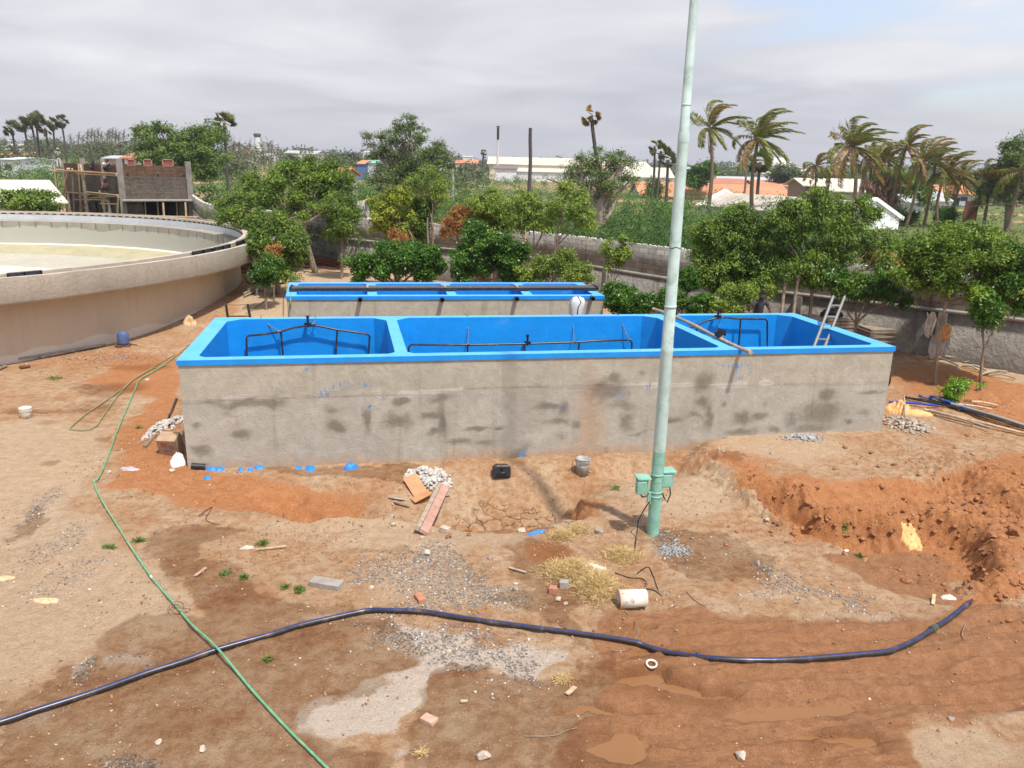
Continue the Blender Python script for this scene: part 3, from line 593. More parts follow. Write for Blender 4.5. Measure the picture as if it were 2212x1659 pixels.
cd = np.clip(sst(.5, -.2, np.abs(pdist(X, Y, EXCV) + .25)) + .5 * gb(X, Y, wblob(2150, 1250, 90, 70)) + .5 * gb(X, Y, wblob(2100, 1080, 120, 60)) + .35 * gb(X, Y, wblob(1700, 1130, 90, 40)) + .3 * gb(X, Y, wblob(2080, 870, 130, 50)), 0, 1) * nearm
o = stones('earth_clods', 6500, cd, .015, .11, CLD, 3, zb=.05); setp(o, 'crumbled red earth clods around the dug pit', 'earth clods', kind='stuff')

# ================================================================ BLUE TANKS
def tank_wall_mat(name, tone=1.0):
    m, t, b, o = newmat(name); v = coords(t, 'Object')
    nA = noise(t, 1.1, 7, .65, v, .3).outputs['Fac']; nB = noise(t, 4.5, 8, .7, v, .5).outputs['Fac']; nC = noise(t, 60, 3, .6, v).outputs['Fac']
    up = attr(t, 'upper').outputs['Fac']
    c_lo = ramp(t, nA, [(.3, (.375, .355, .31)), (.65, (.485, .46, .405))]); c_up = ramp(t, nA, [(.3, (.385, .36, .30)), (.65, (.495, .465, .39))])
    col = mix(t, up, c_lo, c_up); col = mix(t, mrange(t, nB, .40, .66, .0, .6), mix(t, 1.0, col, (.80, .79, .77), 'MULTIPLY'), col)
    vc = nn(t, 'ShaderNodeTexVoronoi', feature='DISTANCE_TO_EDGE'); vc.inputs['Scale'].default_value = 5
    vw = nn(t, 'ShaderNodeVectorMath', operation='ADD'); sv = nn(t, 'ShaderNodeVectorMath', operation='SCALE'); sv.inputs['Scale'].default_value = .22
    ln(t, v, vw.inputs[0]); ln(t, noise(t, 4, 4, .6, v).outputs['Color'], sv.inputs[0]); ln(t, sv.outputs[0], vw.inputs[1]); ln(t, vw.outputs[0], vc.inputs['Vector'])
    ck = math_(t, 'MULTIPLY', mrange(t, vc.outputs['Distance'], .05, .01), mrange(t, nA, .54, .64)); col = mix(t, math_(t, 'MULTIPLY', ck, .22), col, (.26, .22, .17))
    def am(nm, w, lo, hi): return mrange(t, math_(t, 'ADD', attr(t, nm).outputs['Fac'], math_(t, 'MULTIPLY', math_(t, 'SUBTRACT', nB, .5), w)), lo, hi)
    col = mix(t, math_(t, 'MULTIPLY', am('eff', .8, .3, .8), .6), col, (.56, .53, .50))
    col = mix(t, math_(t, 'MULTIPLY', am('earth', .9, .25, .9), .7), col, ramp(t, nB, [(.3, (.36, .22, .13)), (.7, (.46, .33, .22))]))
    col = mix(t, math_(t, 'MULTIPLY', am('damp', 1.5, .18, 1.0), .97), col, mix(t, 1.0, col, (.50, .485, .45), 'MULTIPLY'))
    ns = noise(t, 1.0, 4, .7, coords(t, 'Object', (30, 30, 4))).outputs['Fac']
    col = mix(t, mrange(t, math_(t, 'ADD', attr(t, 'paint').outputs['Fac'], math_(t, 'MULTIPLY', math_(t, 'SUBTRACT', ns, .5), 2.6)), .44, .95), col, (.09, .23, .48))
    # vertical run marks
    col = mix(t, mrange(t, noise(t, 1, 3, .6, coords(t, 'Object', (3.5, 3.5, .25))).outputs['Fac'], .56, .72, 0, .4), col, mix(t, 1.0, col, (.66, .63, .58), 'MULTIPLY'))
    ln(t, col, b.inputs['Base Color']); b.inputs['Roughness'].default_value = .9; b.inputs['Specular IOR Level'].default_value = .25
    h = math_(t, 'ADD', math_(t, 'MULTIPLY', nC, .25), math_(t, 'ADD', math_(t, 'MULTIPLY', nB, .35), math_(t, 'MULTIPLY', nA, .8))); nb = bump(t, h, .045, .9)
    ln(t, bump(t, math_(t, 'ADD', math_(t, 'MULTIPLY', attr(t, 'lip').outputs['Fac'], .45), math_(t, 'MULTIPLY', ck, -.15)), .02, 1.0, nb), b.inputs['Normal']); return m
def blue_mat(name, c1, c2, rough, worn):
    m, t, b, o = newmat(name); v = coords(t, 'Object'); n = noise(t, 2.2, 7, .65, v).outputs['Fac']; n2 = noise(t, 26, 4, .6, v).outputs['Fac']
    n4 = noise(t, 1, 5, .65, coords(t, 'Object', (6, 6, .8))).outputs['Fac']
    col = ramp(t, n, [(.3, c2), (.65, c1)]); col = mix(t, mrange(t, n2, .3, .7, 0, .35), col, mix(t, 1.0, col, (.75, .82, .9), 'MULTIPLY'))
    col = mix(t, mrange(t, n4, .58, .75, 0, .28), col, mix(t, 1.0, col, (.6, .75, .85), 'MULTIPLY'))
    if worn: col = mix(t, mrange(t, noise(t, 1.3, 8, .72, v, .6).outputs['Fac'], .55, .72, 0, .75), col, worn)
    ln(t, col, b.inputs['Base Color']); b.inputs['Roughness'].default_value = rough; b.inputs['Specular IOR Level'].default_value = .35
    ln(t, bump(t, math_(t, 'ADD', n, math_(t, 'MULTIPLY', n2, .25)), .02, .8), b.inputs['Normal']); return m
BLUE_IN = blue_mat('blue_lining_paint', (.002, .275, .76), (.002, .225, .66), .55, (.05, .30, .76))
BLUE_TOP_LIT = blue_mat('blue_coping_sunlit_worn', (.12, .45, .86), (.09, .38, .79), .6, (.24, .44, .74))  # lining blue made lighter: sun and sky glare painted in, plus worn patches
BLUE_LIP = blue_mat('blue_edge_paint', (.01, .27, .74), (.008, .22, .64), .5, None)
CONC_T = tank_wall_mat('tank_render')
TZ = 2.35
def lerp2(a, b, s): return np.array(a) * (1 - s) + np.array(b) * s
def tank(label, FL, FR, BR, BL, divs, th, tside, group_masks, fine=.05, zb=-1.0, pw=.13, ch=.3):
    """open tank; divs = [(s on the front edge, s on the back edge)] of the partition centre lines"""
    FL, FR, BR, BL = [np.array(p[:2], float) for p in (FL, FR, BR, BL)]
    o3 = lambda p, z: (p[0], p[1], z)
    t = thing('settling_tank', label, 'tank', (float(FL[0]), float(FL[1]), 0))
    cop, inn, flo = MB(), MB(), MB()
    cuts = [(0.0, 0.0)] + divs + [(1.0, 1.0)]
    for i in range(len(cuts) - 1):
        a, b_ = cuts[i], cuts[i + 1]
        Q = [lerp2(FL, FR, a[0]), lerp2(FL, FR, b_[0]), lerp2(BL, BR, b_[1]), lerp2(BL, BR, a[1])]
        off = [th, tside if i == len(cuts) - 2 else pw, th, tside if i == 0 else pw]      # front, right, back, left
        ln_ = []
        for k in range(4):
            p, r = Q[k], Q[(k + 1) % 4]; d = (r - p) / np.linalg.norm(r - p); nrm = np.array([-d[1], d[0]]); ln_.append((p + nrm * off[k], d))
        I = []
        for k in range(4):
            (p, d), (r, e) = ln_[k - 1], ln_[k]; M2 = np.array([d, -e]).T; s_ = np.linalg.solve(M2, r - p)[0]; I.append(p + d * s_)
        oct_ = []
        for k in range(4):
            c0 = ch if k in (2, 3) else ch * .45
            dp = (I[k - 1] - I[k]); dp /= np.linalg.norm(dp); dn = (I[(k + 1) % 4] - I[k]); dn /= np.linalg.norm(dn)
            oct_ += [I[k] + dp * c0, I[k] + dn * c0]
        n0 = [o3(p, TZ) for p in Q] + [o3(p, TZ) for p in oct_]
        fs = []
        for k in range(4): fs += [(k, 4 + 2 * k + 1, 4 + 2 * k), (k, (k + 1) % 4, 4 + (2 * k + 2) % 8, 4 + 2 * k + 1)]
        cop.add(n0, fs)
        # inner faces as a fine grid so the paint relief reads
        for k in range(8):
            p, r = oct_[k], oct_[(k + 1) % 8]
            inn.add([o3(p, TZ), o3(r, TZ), o3(r, zb + .6), o3(p, zb + .6)], [(0, 1, 2, 3)])
        flo.add([o3(p, zb + .6) for p in oct_], [tuple(range(8))])
    # lip round the outside
    lip = MB(); cen = (FL + FR + BR + BL) / 4; zl = TZ - .11
    def outs(e): 
        R_ = []
        Qo = [FL, FR, BR, BL]
        L_ = []
        for k in range(4):
            p, r = Qo[k], Qo[(k + 1) % 4]; d = (r - p) / np.linalg.norm(r - p); L_.append((p - np.array([-d[1], d[0]]) * e, d))
        for k in range(4):
            (p, d), (r, g) = L_[k - 1], L_[k]; s_ = np.linalg.solve(np.array([d, -g]).T, r - p)[0]; R_.append(p + d * s_)
        return R_
    O0 = outs(0.0); Ob = outs(-.028)
    for k in range(4):
        p, r = O0[k], O0[(k + 1) % 4]; pb, rb = Ob[k], Ob[(k + 1) % 4]
        lip.add([o3(p, zl), o3(r, zl), o3(r, TZ), o3(p, TZ)], [(0, 1, 2, 3)]); lip.add([o3(pb, zl), o3(rb, zl), o3(r, zl), o3(p, zl)], [(0, 1, 2, 3)])
    cop.build('coping', BLUE_TOP_LIT, t, True); lip.build('coping_edge', BLUE_LIP, t, True); inn.build('lining', BLUE_IN, t, True); flo.build('floor', BLUE_IN, t, True)
    # rendered outer walls, finely divided so stains follow the wall
    A3, B3 = np.array([*Ob[0]]), np.array([*Ob[1]]); Lw = np.linalg.norm(B3 - A3); nu = int(Lw / fine); nz = int((zl - zb) / fine)
    us = np.linspace(0, 1, nu + 1); zs = np.linspace(zb, zl, nz + 1); U_, Z_ = np.meshgrid(us, zs); U_ = U_.ravel(); Z_ = Z_.ravel()
    wob = .012 * (vnoise(U_ * Lw, Z_, .8, 3, 5) - .5)
    dn = np.array([(B3 - A3)[1], -(B3 - A3)[0]]) / Lw
    V = np.stack([A3[0] + (B3 - A3)[0] * U_ + dn[0] * wob, A3[1] + (B3 - A3)[1] * U_ + dn[1] * wob, Z_], 1)
    ii_ = np.arange((nu + 1) * (nz + 1)).reshape(nz + 1, nu + 1); F = np.stack([ii_[:-1, :-1], ii_[:-1, 1:], ii_[1:, 1:], ii_[1:, :-1]], -1).reshape(-1, 4)
    at_ = {}; ul = U_ * Lw
    jz = 1.50 + .12 * (vnoise(ul, ul * 0, .9, 5, 3, .7) - .5) + .26 * (vnoise(ul, ul * 0, .3, 3, 4) - .5)
    at_['upper'] = sst(-.03, .03, Z_ - jz)
    nzv = vnoise(ul, Z_, 2.0, 4, 12, .6)
    at_['lip'] = np.clip(at_['upper'] + .8 * sst(-.02, .02, .30 + .9 * (vnoise(ul, ul * 0, .5, 5, 14, .65) - .5) - Z_) * 0.4, 0, 2)
    at_['eff'] = np.exp(-((Z_ - jz - .02) / .06) ** 2) * sst(.45, .6, vnoise(ul, ul * 0, .8, 3, 6)) + .4 * sst(.55, .75, nzv)
    ulw = ul + .35 * (vnoise(ul, Z_, 2.2, 5, 71, .6) - .5); Zw = Z_ + .30 * (vnoise(ul, Z_, 2.2, 5, 72, .6) - .5)
    for nm in ('damp', 'paint', 'earth'):
        v = np.zeros_like(ul)
        for (kz, x, y, rx, ry, *a) in group_masks.get(nm, []):
            c = onP(*q(kz, x, y), A3, B3); e = onP(*q(kz, x + rx, y), A3, B3); f = onP(*q(kz, x, y + ry), A3, B3)
            uc = np.linalg.norm(c[:2] - A3); ru = abs(np.linalg.norm(e[:2] - A3) - uc) * 1.5 + .01; rz_ = abs(f[2] - c[2]) * 1.5 + .01
            v = np.maximum(v, (a[0] if a else 1) * np.exp(-(((ulw - uc) / ru) ** 2 + ((Zw - c[2]) / rz_) ** 2)))
        at_[nm] = v
    at_['earth'] = np.maximum(at_['earth'], .85 * sst(.55, -.1, Z_ + (.35 if zb < -.9 else 0) * 0 + .5 * (nzv - .5)))
    at_['damp'] = np.maximum(at_['damp'], .35 * sst(.60, .8, vnoise(ul, Z_, 1.3, 4, 19)) * sst(1.7, 1.3, Z_))
    link('front_wall', npmesh('front_wall', V, F, attrs=at_, smooth=True), CONC_T, t, True)
    ow = MB()
    for k in (1, 2, 3):
        p, r = Ob[k], Ob[(k + 1) % 4]; ow.add([o3(p, zb), o3(r, zb), o3(r, zl), o3(p, zl)], [(0, 1, 2, 3)])
    ow.build('side_wall', CONC_T, t, True)
    return t, (FL, FR, BR, BL)
FL, FR, BR, BL = at(380, 779, TZ), at(1936, 749, TZ), at(1715, 676, TZ), at(465, 686, TZ)
def par(A, B, px, py):
    p = at(px, py, TZ)[:2]; A = A[:2]; B = B[:2]; return float(np.dot(p - A, B - A) / np.dot(B - A, B - A))
def divpar(FLx, FRx, BLx, BRx, f, b_):
    """partition centre line through two measured points, cut with the front and back edges"""
    f = at(*f, TZ)[:2]; b_ = at(*b_, TZ)[:2]; o = []
    for A, B in ((FLx[:2], FRx[:2]), (BLx[:2], BRx[:2])):
        M2 = np.array([B - A, -(b_ - f)]).T; o.append(float(np.linalg.solve(M2, f - A)[0]))
    return tuple(o)
d1 = [divpar(FL, FR, BL, BR, (864, 752), (845, 689)), divpar(FL, FR, BL, BR, (1559, 745), (1422, 683))]
DAMP = [('U', 70, 870, 90, 20), ('U', 520, 1020, 45, 28), ('U', 510, 960, 40, 60, .5), ('U', 722, 970, 22, 80), ('U', 930, 990, 70, 40), ('U', 905, 960, 22, 50, .7), ('U', 1110, 945, 50, 22), ('U', 1190, 980, 28, 75), ('U', 1190, 830, 65, 20),
        ('U', 930, 850, 30, 18), ('U', 1410, 1020, 75, 10, 1.2), ('U', 1540, 1010, 28, 12), ('U', 1690, 1210, 45, 65), ('U', 1290, 1115, 75, 14), ('U', 1440, 1118, 60, 12, .8), ('U', 1900, 1255, 60, 22), ('U', 1930, 980, 60, 18), ('U', 2030, 985, 20, 22),
        ('U', 1860, 880, 70, 22), ('U', 1960, 890, 30, 40), ('U', 2180, 800, 60, 60, .8), ('U', 1200, 880, 20, 120, .6), ('U', 1930, 1070, 30, 25, .7), ('U', 1140, 1045, 30, 15),
        ('V', 290, 790, 100, 60), ('V', 330, 720, 35, 30), ('V', 380, 880, 80, 30, .8), ('V', 390, 980, 40, 40), ('V', 900, 730, 50, 60), ('V', 935, 940, 20, 80), ('V', 900, 860, 50, 25), ('V', 700, 965, 55, 18), ('V', 1150, 950, 45, 38),
        ('V', 1135, 1040, 75, 18), ('V', 1245, 940, 38, 22), ('V', 1650, 915, 130, 60), ('V', 1690, 810, 45, 38), ('V', 1610, 1010, 130, 22, .8), ('V', 1960, 790, 70, 10), ('V', 1325, 1030, 30, 18), ('V', 1820, 990, 18, 18), ('V', 860, 945, 60, 12, .9), ('V', 1040, 860, 15, 15),
        ('V', 500, 1045, 90, 10, .8), ('V', 1900, 930, 40, 16, .7), ('V', 290, 1165, 25, 25, .6), ('V', 1450, 960, 40, 40, .8), ('V', 520, 690, 20, 20, .6), ('V', 1280, 860, 15, 20, .7),
        ('A', 1500, 240, 120, 24), ('A', 1700, 240, 60, 18), ('A', 1220, 375, 26, 14), ('A', 1540, 435, 55, 22), ('A', 1280, 545, 55, 24), ('A', 2110, 390, 36, 34), ('A', 2110, 290, 50, 20, .8), ('A', 1340, 240, 70, 12, .7), ('A', 1430, 300, 50, 20, .6)]
PAINT = [('U', 430, 800, 60, 35, .6), ('U', 540, 760, 70, 22, .55), ('U', 700, 740, 60, 22, .6), ('U', 810, 800, 30, 28, .6), ('U', 735, 865, 10, 10, 1.5), ('U', 1710, 1210, 9, 38, 1.6), ('U', 350, 650, 10, 12, .9), ('V', 1080, 630, 100, 16, .75), ('V', 1080, 690, 100, 40, .42),
         ('V', 560, 755, 22, 25, .7), ('U', 1950, 890, 60, 30, .45), ('V', 350, 830, 30, 12, .6), ('U', 1470, 1170, 50, 20, .45)]
EARTH = [('V', 180, 1000, 90, 260, .8), ('V', 520, 1180, 300, 60, .6), ('U', 2130, 900, 60, 300, .6), ('U', 2100, 1200, 120, 120, .8), ('U', 700, 1235, 80, 20, .8)]
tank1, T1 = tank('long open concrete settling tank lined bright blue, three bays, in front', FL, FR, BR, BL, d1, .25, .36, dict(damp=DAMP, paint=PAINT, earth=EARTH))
F2, R2, B2, C2 = at(617, 640, TZ), at(1306.8, 639, TZ), at(1257, 610, TZ), at(624.4, 610, TZ)
u2 = lambda x, y: q('U', x, y)
d2 = [divpar(F2, R2, C2, B2, u2(755, 168), u2(748, 108)), divpar(F2, R2, C2, B2, u2(1256, 170), u2(1215, 108)), divpar(F2, R2, C2, B2, u2(1735, 172), u2(1672, 108))]
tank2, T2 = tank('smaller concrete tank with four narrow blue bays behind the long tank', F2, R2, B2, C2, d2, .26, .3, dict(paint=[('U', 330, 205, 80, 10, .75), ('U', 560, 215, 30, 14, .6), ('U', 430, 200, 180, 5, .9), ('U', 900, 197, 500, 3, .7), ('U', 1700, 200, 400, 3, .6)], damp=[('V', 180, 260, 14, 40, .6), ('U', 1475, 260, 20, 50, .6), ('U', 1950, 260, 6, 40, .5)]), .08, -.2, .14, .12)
# outlet stubs of the second tank
d_ = (T2[1] - T2[0]) / np.linalg.norm(T2[1] - T2[0]); nf = np.array([d_[1], -d_[0]])
for k, (x, y) in enumerate([(680, 203), (1196, 204), (1664, 198), (2140, 196)]):
    p = onP(*q('U', x, y), T2[0], T2[1]); p0 = Vector((p[0] - nf[0] * .1, p[1] - nf[1] * .1, p[2])); p1 = Vector((p[0] + nf[0] * .2, p[1] + nf[1] * .2, p[2]))
    mb = MB(); mb.tube([p0, p1], .065, 16, False); mb.tube([p0, p1], .052, 16, False); mb.lathe([(.052, 0), (.067, 0)], (0, 0, 0), 16)
    n = len(mb.v) - 32; Mr = Vector((nf[0], nf[1], 0)).to_track_quat('Z', 'Y').to_matrix()
    for i in range(n, len(mb.v)): mb.v[i] = tuple(Mr @ Vector(mb.v[i]) + p1)
    mb.build('outlet_pipe', BLACKP, tank2, True)
    mb = MB(); mb.tube([p1 - Vector((nf[0], nf[1], 0)) * .16, p1 - Vector((nf[0], nf[1], 0)) * .14], .0515, 16, True); mb.build('outlet_bore', DARK, tank2, True)
# long black steel channel resting across the second tank
a0, a1 = at(*q('U', 232, 152), TZ + .02), at(*q('U', 2178, 147), TZ + .02)
ax = Vector(a1) - Vector(a0); ax.z = 0; Lc = ax.length; ax.normalize(); nb_ = Vector((-ax.y, ax.x, 0))
t = thing('black_channel', 'long black twin steel channel lying across the bays of the smaller tank', 'steel channel', (a0[0], a0[1], TZ + .02), math.atan2(ax.y, ax.x))
for k, (y0, w_) in enumerate([(0, .20), (.27, .20)]):
    mb = MB(); mb.box((Lc / 2, y0, .008), (Lc, w_, .012)); mb.box((Lc / 2, y0 - w_ / 2, .05), (Lc, .014, .08)); mb.box((Lc / 2, y0 + w_ / 2, .05), (Lc, .014, .08)); mb.build('trough', STEELD, t)
    mb = MB()
    for s_ in (-1, 1): mb.box((Lc / 2, y0 + s_ * w_ / 2, .103), (Lc, .022, .012))
    mb.build('top_flange', pm('worn_grey_flange', (.30, .29, .29), (.16, .15, .15), 20, .5), t)
for k in range(5):
    x = [0.05, 2.35, 4.75, 7.05, Lc - .05][k]
    mb = MB(); mb.box((x, .13, .12), (.07, .52, .03)); mb.build('cross_tie', BAMBG if k in (1, 2, 3) else STEELD, t)

# pipe frames hung inside the bays of the long tank
def onback(px, py, off=.18):
    A, B = T1[3], T1[2]; d = (B - A) / np.linalg.norm(B - A); n = np.array([d[1], -d[0]]); o_ = A + n * (.25 + off); return Vector(onP(px, py, o_, o_ + d))
def frame(label, top, downs, stub, ropes, r=.027):
    P0 = onback(*top[0]); t = thing('hanging_pipes', label, 'pipe frame', P0, 0, 'black pipe frames hung in the long tank')
    pts = [onback(*p) for p in top]
    # smooth the run a little
    mb = MB(); mb.tube(pts, r, 10); mb.build('header_pipe', BLACKPIPE, t, True)
    for a, b_ in downs:
        p = onback(*a); mb = MB(); e = onback(*b_); e = p + (e - p) * 1.0; mb.tube([p, e, Vector((e.x, e.y, -.35))], r * .92, 10); mb.build('drop_pipe', BLACKPIPE, t, True)
    p = onback(*stub); mb = MB(); mb.tube([p - Vector((0, 0, .05)), p + Vector((0, 0, .20))], .03, 10); mb.box(p + Vector((0, 0, .03)), (.18, .06, .06)); mb.tube([p + Vector((0, 0, .2)), p + Vector((0, 0, .24))], .045, 10); mb.build('valve_stub', BLACKP, t, True)
    for a, b_ in ropes:
        p, e = onback(*a), onback(b_[0], b_[1], -.1); e.z = TZ + .012; m_ = (p + e) / 2 - Vector((0, 0, .04)); mb = MB(); mb.tube([p, m_, e, e + Vector((-.1, .35, .0))], .012, 6)
        rb = pm('rope', (.22, .20, .18), (.12, .11, .10), 30, .9); mb.tube([p + Vector((-.05, -.03, 0)), p + Vector((.04, -.05, .03)), p + Vector((.05, .04, 0)), p + Vector((-.03, .05, .02)), p + Vector((-.06, -.03, .01))], .014, 6); mb.build('rope', rb, t, True)
    return t
S_ = lambda x, y: q('S', x, y)
frame('black pipe frame bent like a low gable in the left bay', [S_(684, 1480), S_(700, 1465), S_(850, 1450), S_(978, 1430), S_(1090, 1395), S_(1220, 1375), S_(1310, 1378), S_(1460, 1410), S_(1600, 1430), S_(1740, 1450), S_(1762, 1470)],
      [(S_(684, 1480), S_(686, 1640)), (S_(985, 1430), S_(1003, 1640)), (S_(1478, 1415), S_(1466, 1630)), (S_(1762, 1470), S_(1752, 1630))], S_(1222, 1372), [(S_(978, 1430), S_(810, 1310)), (S_(1270, 1365), S_(1290, 1315))])
Uu = lambda x, y: q('U', x, y); Vv = lambda x, y: q('V', x, y)
frame('long nearly level black pipe frame in the middle bay', [Uu(985, 510), Uu(1000, 492), Uu(1360, 495), Uu(1730, 487), Uu(2030, 478), Vv(200, 470), Vv(430, 462), Vv(445, 480)],
      [(Uu(985, 510), Uu(985, 540)), (Uu(1358, 495), Uu(1357, 540)), (Uu(1718, 490), Uu(1718, 530)), (Uu(2062, 478), Uu(2058, 528)), (Vv(445, 480), Vv(444, 520))], Uu(1735, 486),
      [(Uu(1360, 493), Uu(1360, 308)), (Uu(2030, 478), Uu(2022, 302)), (Vv(430, 462), Vv(362, 302))])
frame('black pipe frame in the right bay below the crouching worker', [Vv(760, 400), Vv(850, 372), Vv(920, 340), Vv(985, 323), Vv(1040, 320), Vv(1100, 328), Vv(1290, 332), Vv(1300, 345)],
      [(Vv(848, 375), Vv(856, 400)), (Vv(1132, 330), Vv(1120, 500)), (Vv(1300, 345), Vv(1300, 500))], Vv(988, 320), [(Vv(1015, 322), Vv(1010, 300))])
# bamboo pole with two dark clamps lying over the tank
p0 = Vector(at(*q('V', 578, 266), TZ + .03)); p1 = Vector(at(*q('V', 1208, 540), TZ + .05)); dd = p1 - p0
t = thing('bamboo_pole', 'weathered bamboo pole with black clamps lying across the long tank partition', 'pole', p0)
mb = MB(); ps = [p0 + dd * s_ + Vector((.05 * math.sin(s_ * 4), 0, .03 * math.sin(s_ * 6))) for s_ in np.linspace(0, 1, 12)]; mb.tube(ps, [.045 - .006 * math.sin(i * 2.1) for i in range(12)], 10); mb.build('cane', BAMBG, t, True)
for s_ in (.23, .72):
    c = p0 + dd * s_ + Vector((.02, 0, .09)); mb = MB(); mb.box(c, (.24, .13, .10), 0.5); mb.box(c + Vector((.02, 0, .08)), (.18, .10, .07), .5, 0, .3); mb.tube([c + Vector((-.08, -.02, -.08)), c + Vector((-.05, .03, .06)), c + Vector((.05, 0, -.07))], .012, 6); mb.build('clamp', BLACKP, t, True, .01)
    mb = MB(); mb.tube([c + Vector((.02, .07, -.1)), c + Vector((.05, -.08, -.03)), c + Vector((-.04, -.05, -.12)), c + Vector((-.08, .06, -.05))], .016, 6); mb.build('binding', pm('cord_brown', (.30, .19, .10)), t, True)

# ================================================================ CLARIFIER
CC = np.array([-28.5, 32.3]); RO, RB, RI, CZ = 17.4, 16.22, 16.45, 2.80
t = thing('round_clarifier', 'huge round concrete clarifier tank with overhanging launder rim', 'clarifier tank', (CC[0], CC[1], 0.0))
def render_mat(name, c1, c2, stain, bm=.02, ring=False):
    m, t_, b, o = newmat(name); v = coords(t_, 'Object'); n = noise(t_, .8, 7, .65, v, .2).outputs['Fac']; n2 = noise(t_, 9, 6, .65, v).outputs['Fac']; n3 = noise(t_, 70, 3, .6, v).outputs['Fac']
    col = ramp(t_, n, [(.32, c2), (.66, c1)]); col = mix(t_, mrange(t_, n2, .45, .75, 0, .5), col, stain)
    st = noise(t_, 1, 4, .65, coords(t_, 'Object', (2.2, 2.2, .2))).outputs['Fac']; col = mix(t_, mrange(t_, st, .54, .7, 0, .3), col, mix(t_, 1.0, col, (.72, .7, .66), 'MULTIPLY'))
    if ring:
        sp = nn(t_, 'ShaderNodeSeparateXYZ'); ln(t_, v, sp.inputs[0]); zz = math_(t_, 'ADD', sp.outputs[2], math_(t_, 'MULTIPLY', math_(t_, 'SUBTRACT', noise(t_, .45, 4, .6, v).outputs['Fac'], .5), .9))
        col = mix(t_, mrange(t_, zz, ring[0], ring[0] - .04), col, ring[1])
    ln(t_, col, b.inputs['Base Color']); b.inputs['Roughness'].default_value = .92; b.inputs['Specular IOR Level'].default_value = .2
    ln(t_, bump(t_, math_(t_, 'ADD', math_(t_, 'MULTIPLY', n2, .6), math_(t_, 'MULTIPLY', n3, .25)), bm), b.inputs['Normal']); return m
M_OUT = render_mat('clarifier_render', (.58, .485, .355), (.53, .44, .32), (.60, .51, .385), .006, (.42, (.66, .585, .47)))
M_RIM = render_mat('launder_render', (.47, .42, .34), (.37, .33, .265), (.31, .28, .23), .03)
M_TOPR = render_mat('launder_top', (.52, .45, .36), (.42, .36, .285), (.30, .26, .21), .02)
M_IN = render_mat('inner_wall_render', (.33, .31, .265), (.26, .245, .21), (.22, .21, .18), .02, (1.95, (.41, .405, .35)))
M_FLY = render_mat('algae_floor', (.40, .37, .235), (.32, .30, .185), (.44, .42, .33), .01)
M_FLG = render_mat('grey_floor', (.44, .42, .34), (.36, .345, .27), (.50, .48, .41), .01)
M_FLP = render_mat('pale_floor', (.60, .55, .46), (.50, .46, .38), (.62, .59, .52), .01)
M_WEIR = render_mat('weir_sheet', (.52, .55, .58), (.45, .48, .50), (.36, .38, .40), .004)
def ring(name, prof, mat_, n=300, sm=True):
    mb = MB(); mb.lathe(prof, (0, 0, 0), n, None, False)
    o = mb.build(name, mat_, t); return o
ring('outer_wall', [(RB + .02, -.3), (RB, 2.15)], M_OUT)
# wavy launder edges: rim as its own fine grid
def ring_wavy(name, prof, mat_, amp=.012, n=720):
    th = np.linspace(0, 2 * PI, n, endpoint=False); m = len(prof); V = []
    for k, (r, z) in enumerate(prof):
        w = (vnoise(th * 18, th * 0 + k // 2, 1.0, 4, 61 + k) - .5) * 2 * amp
        V.append(np.stack([(r + w * .6) * np.cos(th), (r + w * .6) * np.sin(th), z + w * .8 + 0 * th], 1))
    V = np.concatenate(V); i = np.arange(n); F = [np.stack([k * n + i, k * n + (i + 1) % n, (k + 1) * n + (i + 1) % n, (k + 1) * n + i], 1) for k in range(m - 1)]
    return link(name, npmesh(name, V, np.concatenate(F)), mat_, t)
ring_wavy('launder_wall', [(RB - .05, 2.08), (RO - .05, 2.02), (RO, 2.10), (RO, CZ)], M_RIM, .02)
ring_wavy('launder_top', [(RO, CZ), (RO - .17, CZ + .005)], M_TOPR, .014)
ring_wavy('launder_trough', [(RO - .17, CZ + .004), (RO - .17, 2.40), (RI + .27, 2.36)], M_RIM)
ring_wavy('weir_wall', [(RI + .27, 2.36), (RI + .25, CZ + .02)], M_RIM, .008)
ring_wavy('weir_wall_top', [(RI + .25, CZ + .02), (RI, CZ + .022)], M_TOPR, .008)
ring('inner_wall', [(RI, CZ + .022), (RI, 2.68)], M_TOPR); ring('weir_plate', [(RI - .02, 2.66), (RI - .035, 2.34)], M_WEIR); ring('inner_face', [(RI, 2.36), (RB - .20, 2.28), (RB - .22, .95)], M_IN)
ring('ledge', [(RB - .22, .97), (RB - .55, .93)], pm('pale_ledge', (.66, .64, .58), (.56, .54, .48), 2, .85))
ring('algae_ring', [(RB - .55, .93), (RI - 2.9, .60)], M_FLY); ring('floor_ring', [(RI - 2.9, .60), (RI - 6, .30)], M_FLG); ring('inner_floor', [(RI - 6, .30), (RI - 6.3, .22), (.5, -.2)], M_FLP)
mb = MB(); mbp = MB()
for k in range(210):
    a = 2 * PI * k / 210; M = Matrix.Rotation(a, 3, 'Z')
    mb.box(M @ Vector((RI - .006, 0, 2.70)), (.03, .26, .07), M=M); mb.box(M @ Vector((RI + .262, 0, 2.58)), (.03, .28, .10), M=M)
    if k % 2 == 0:
        mbp.box(M @ Vector((RB - .212, 0, 2.10)), (.03, .07, .34), M=M)
mb.build('weir_slots', DARK, t)['kind'] = 'stuff'; mbp.build('bracket_stains', pm('damp_concrete', (.22, .20, .17), (.16, .15, .13)), t)['kind'] = 'stuff'
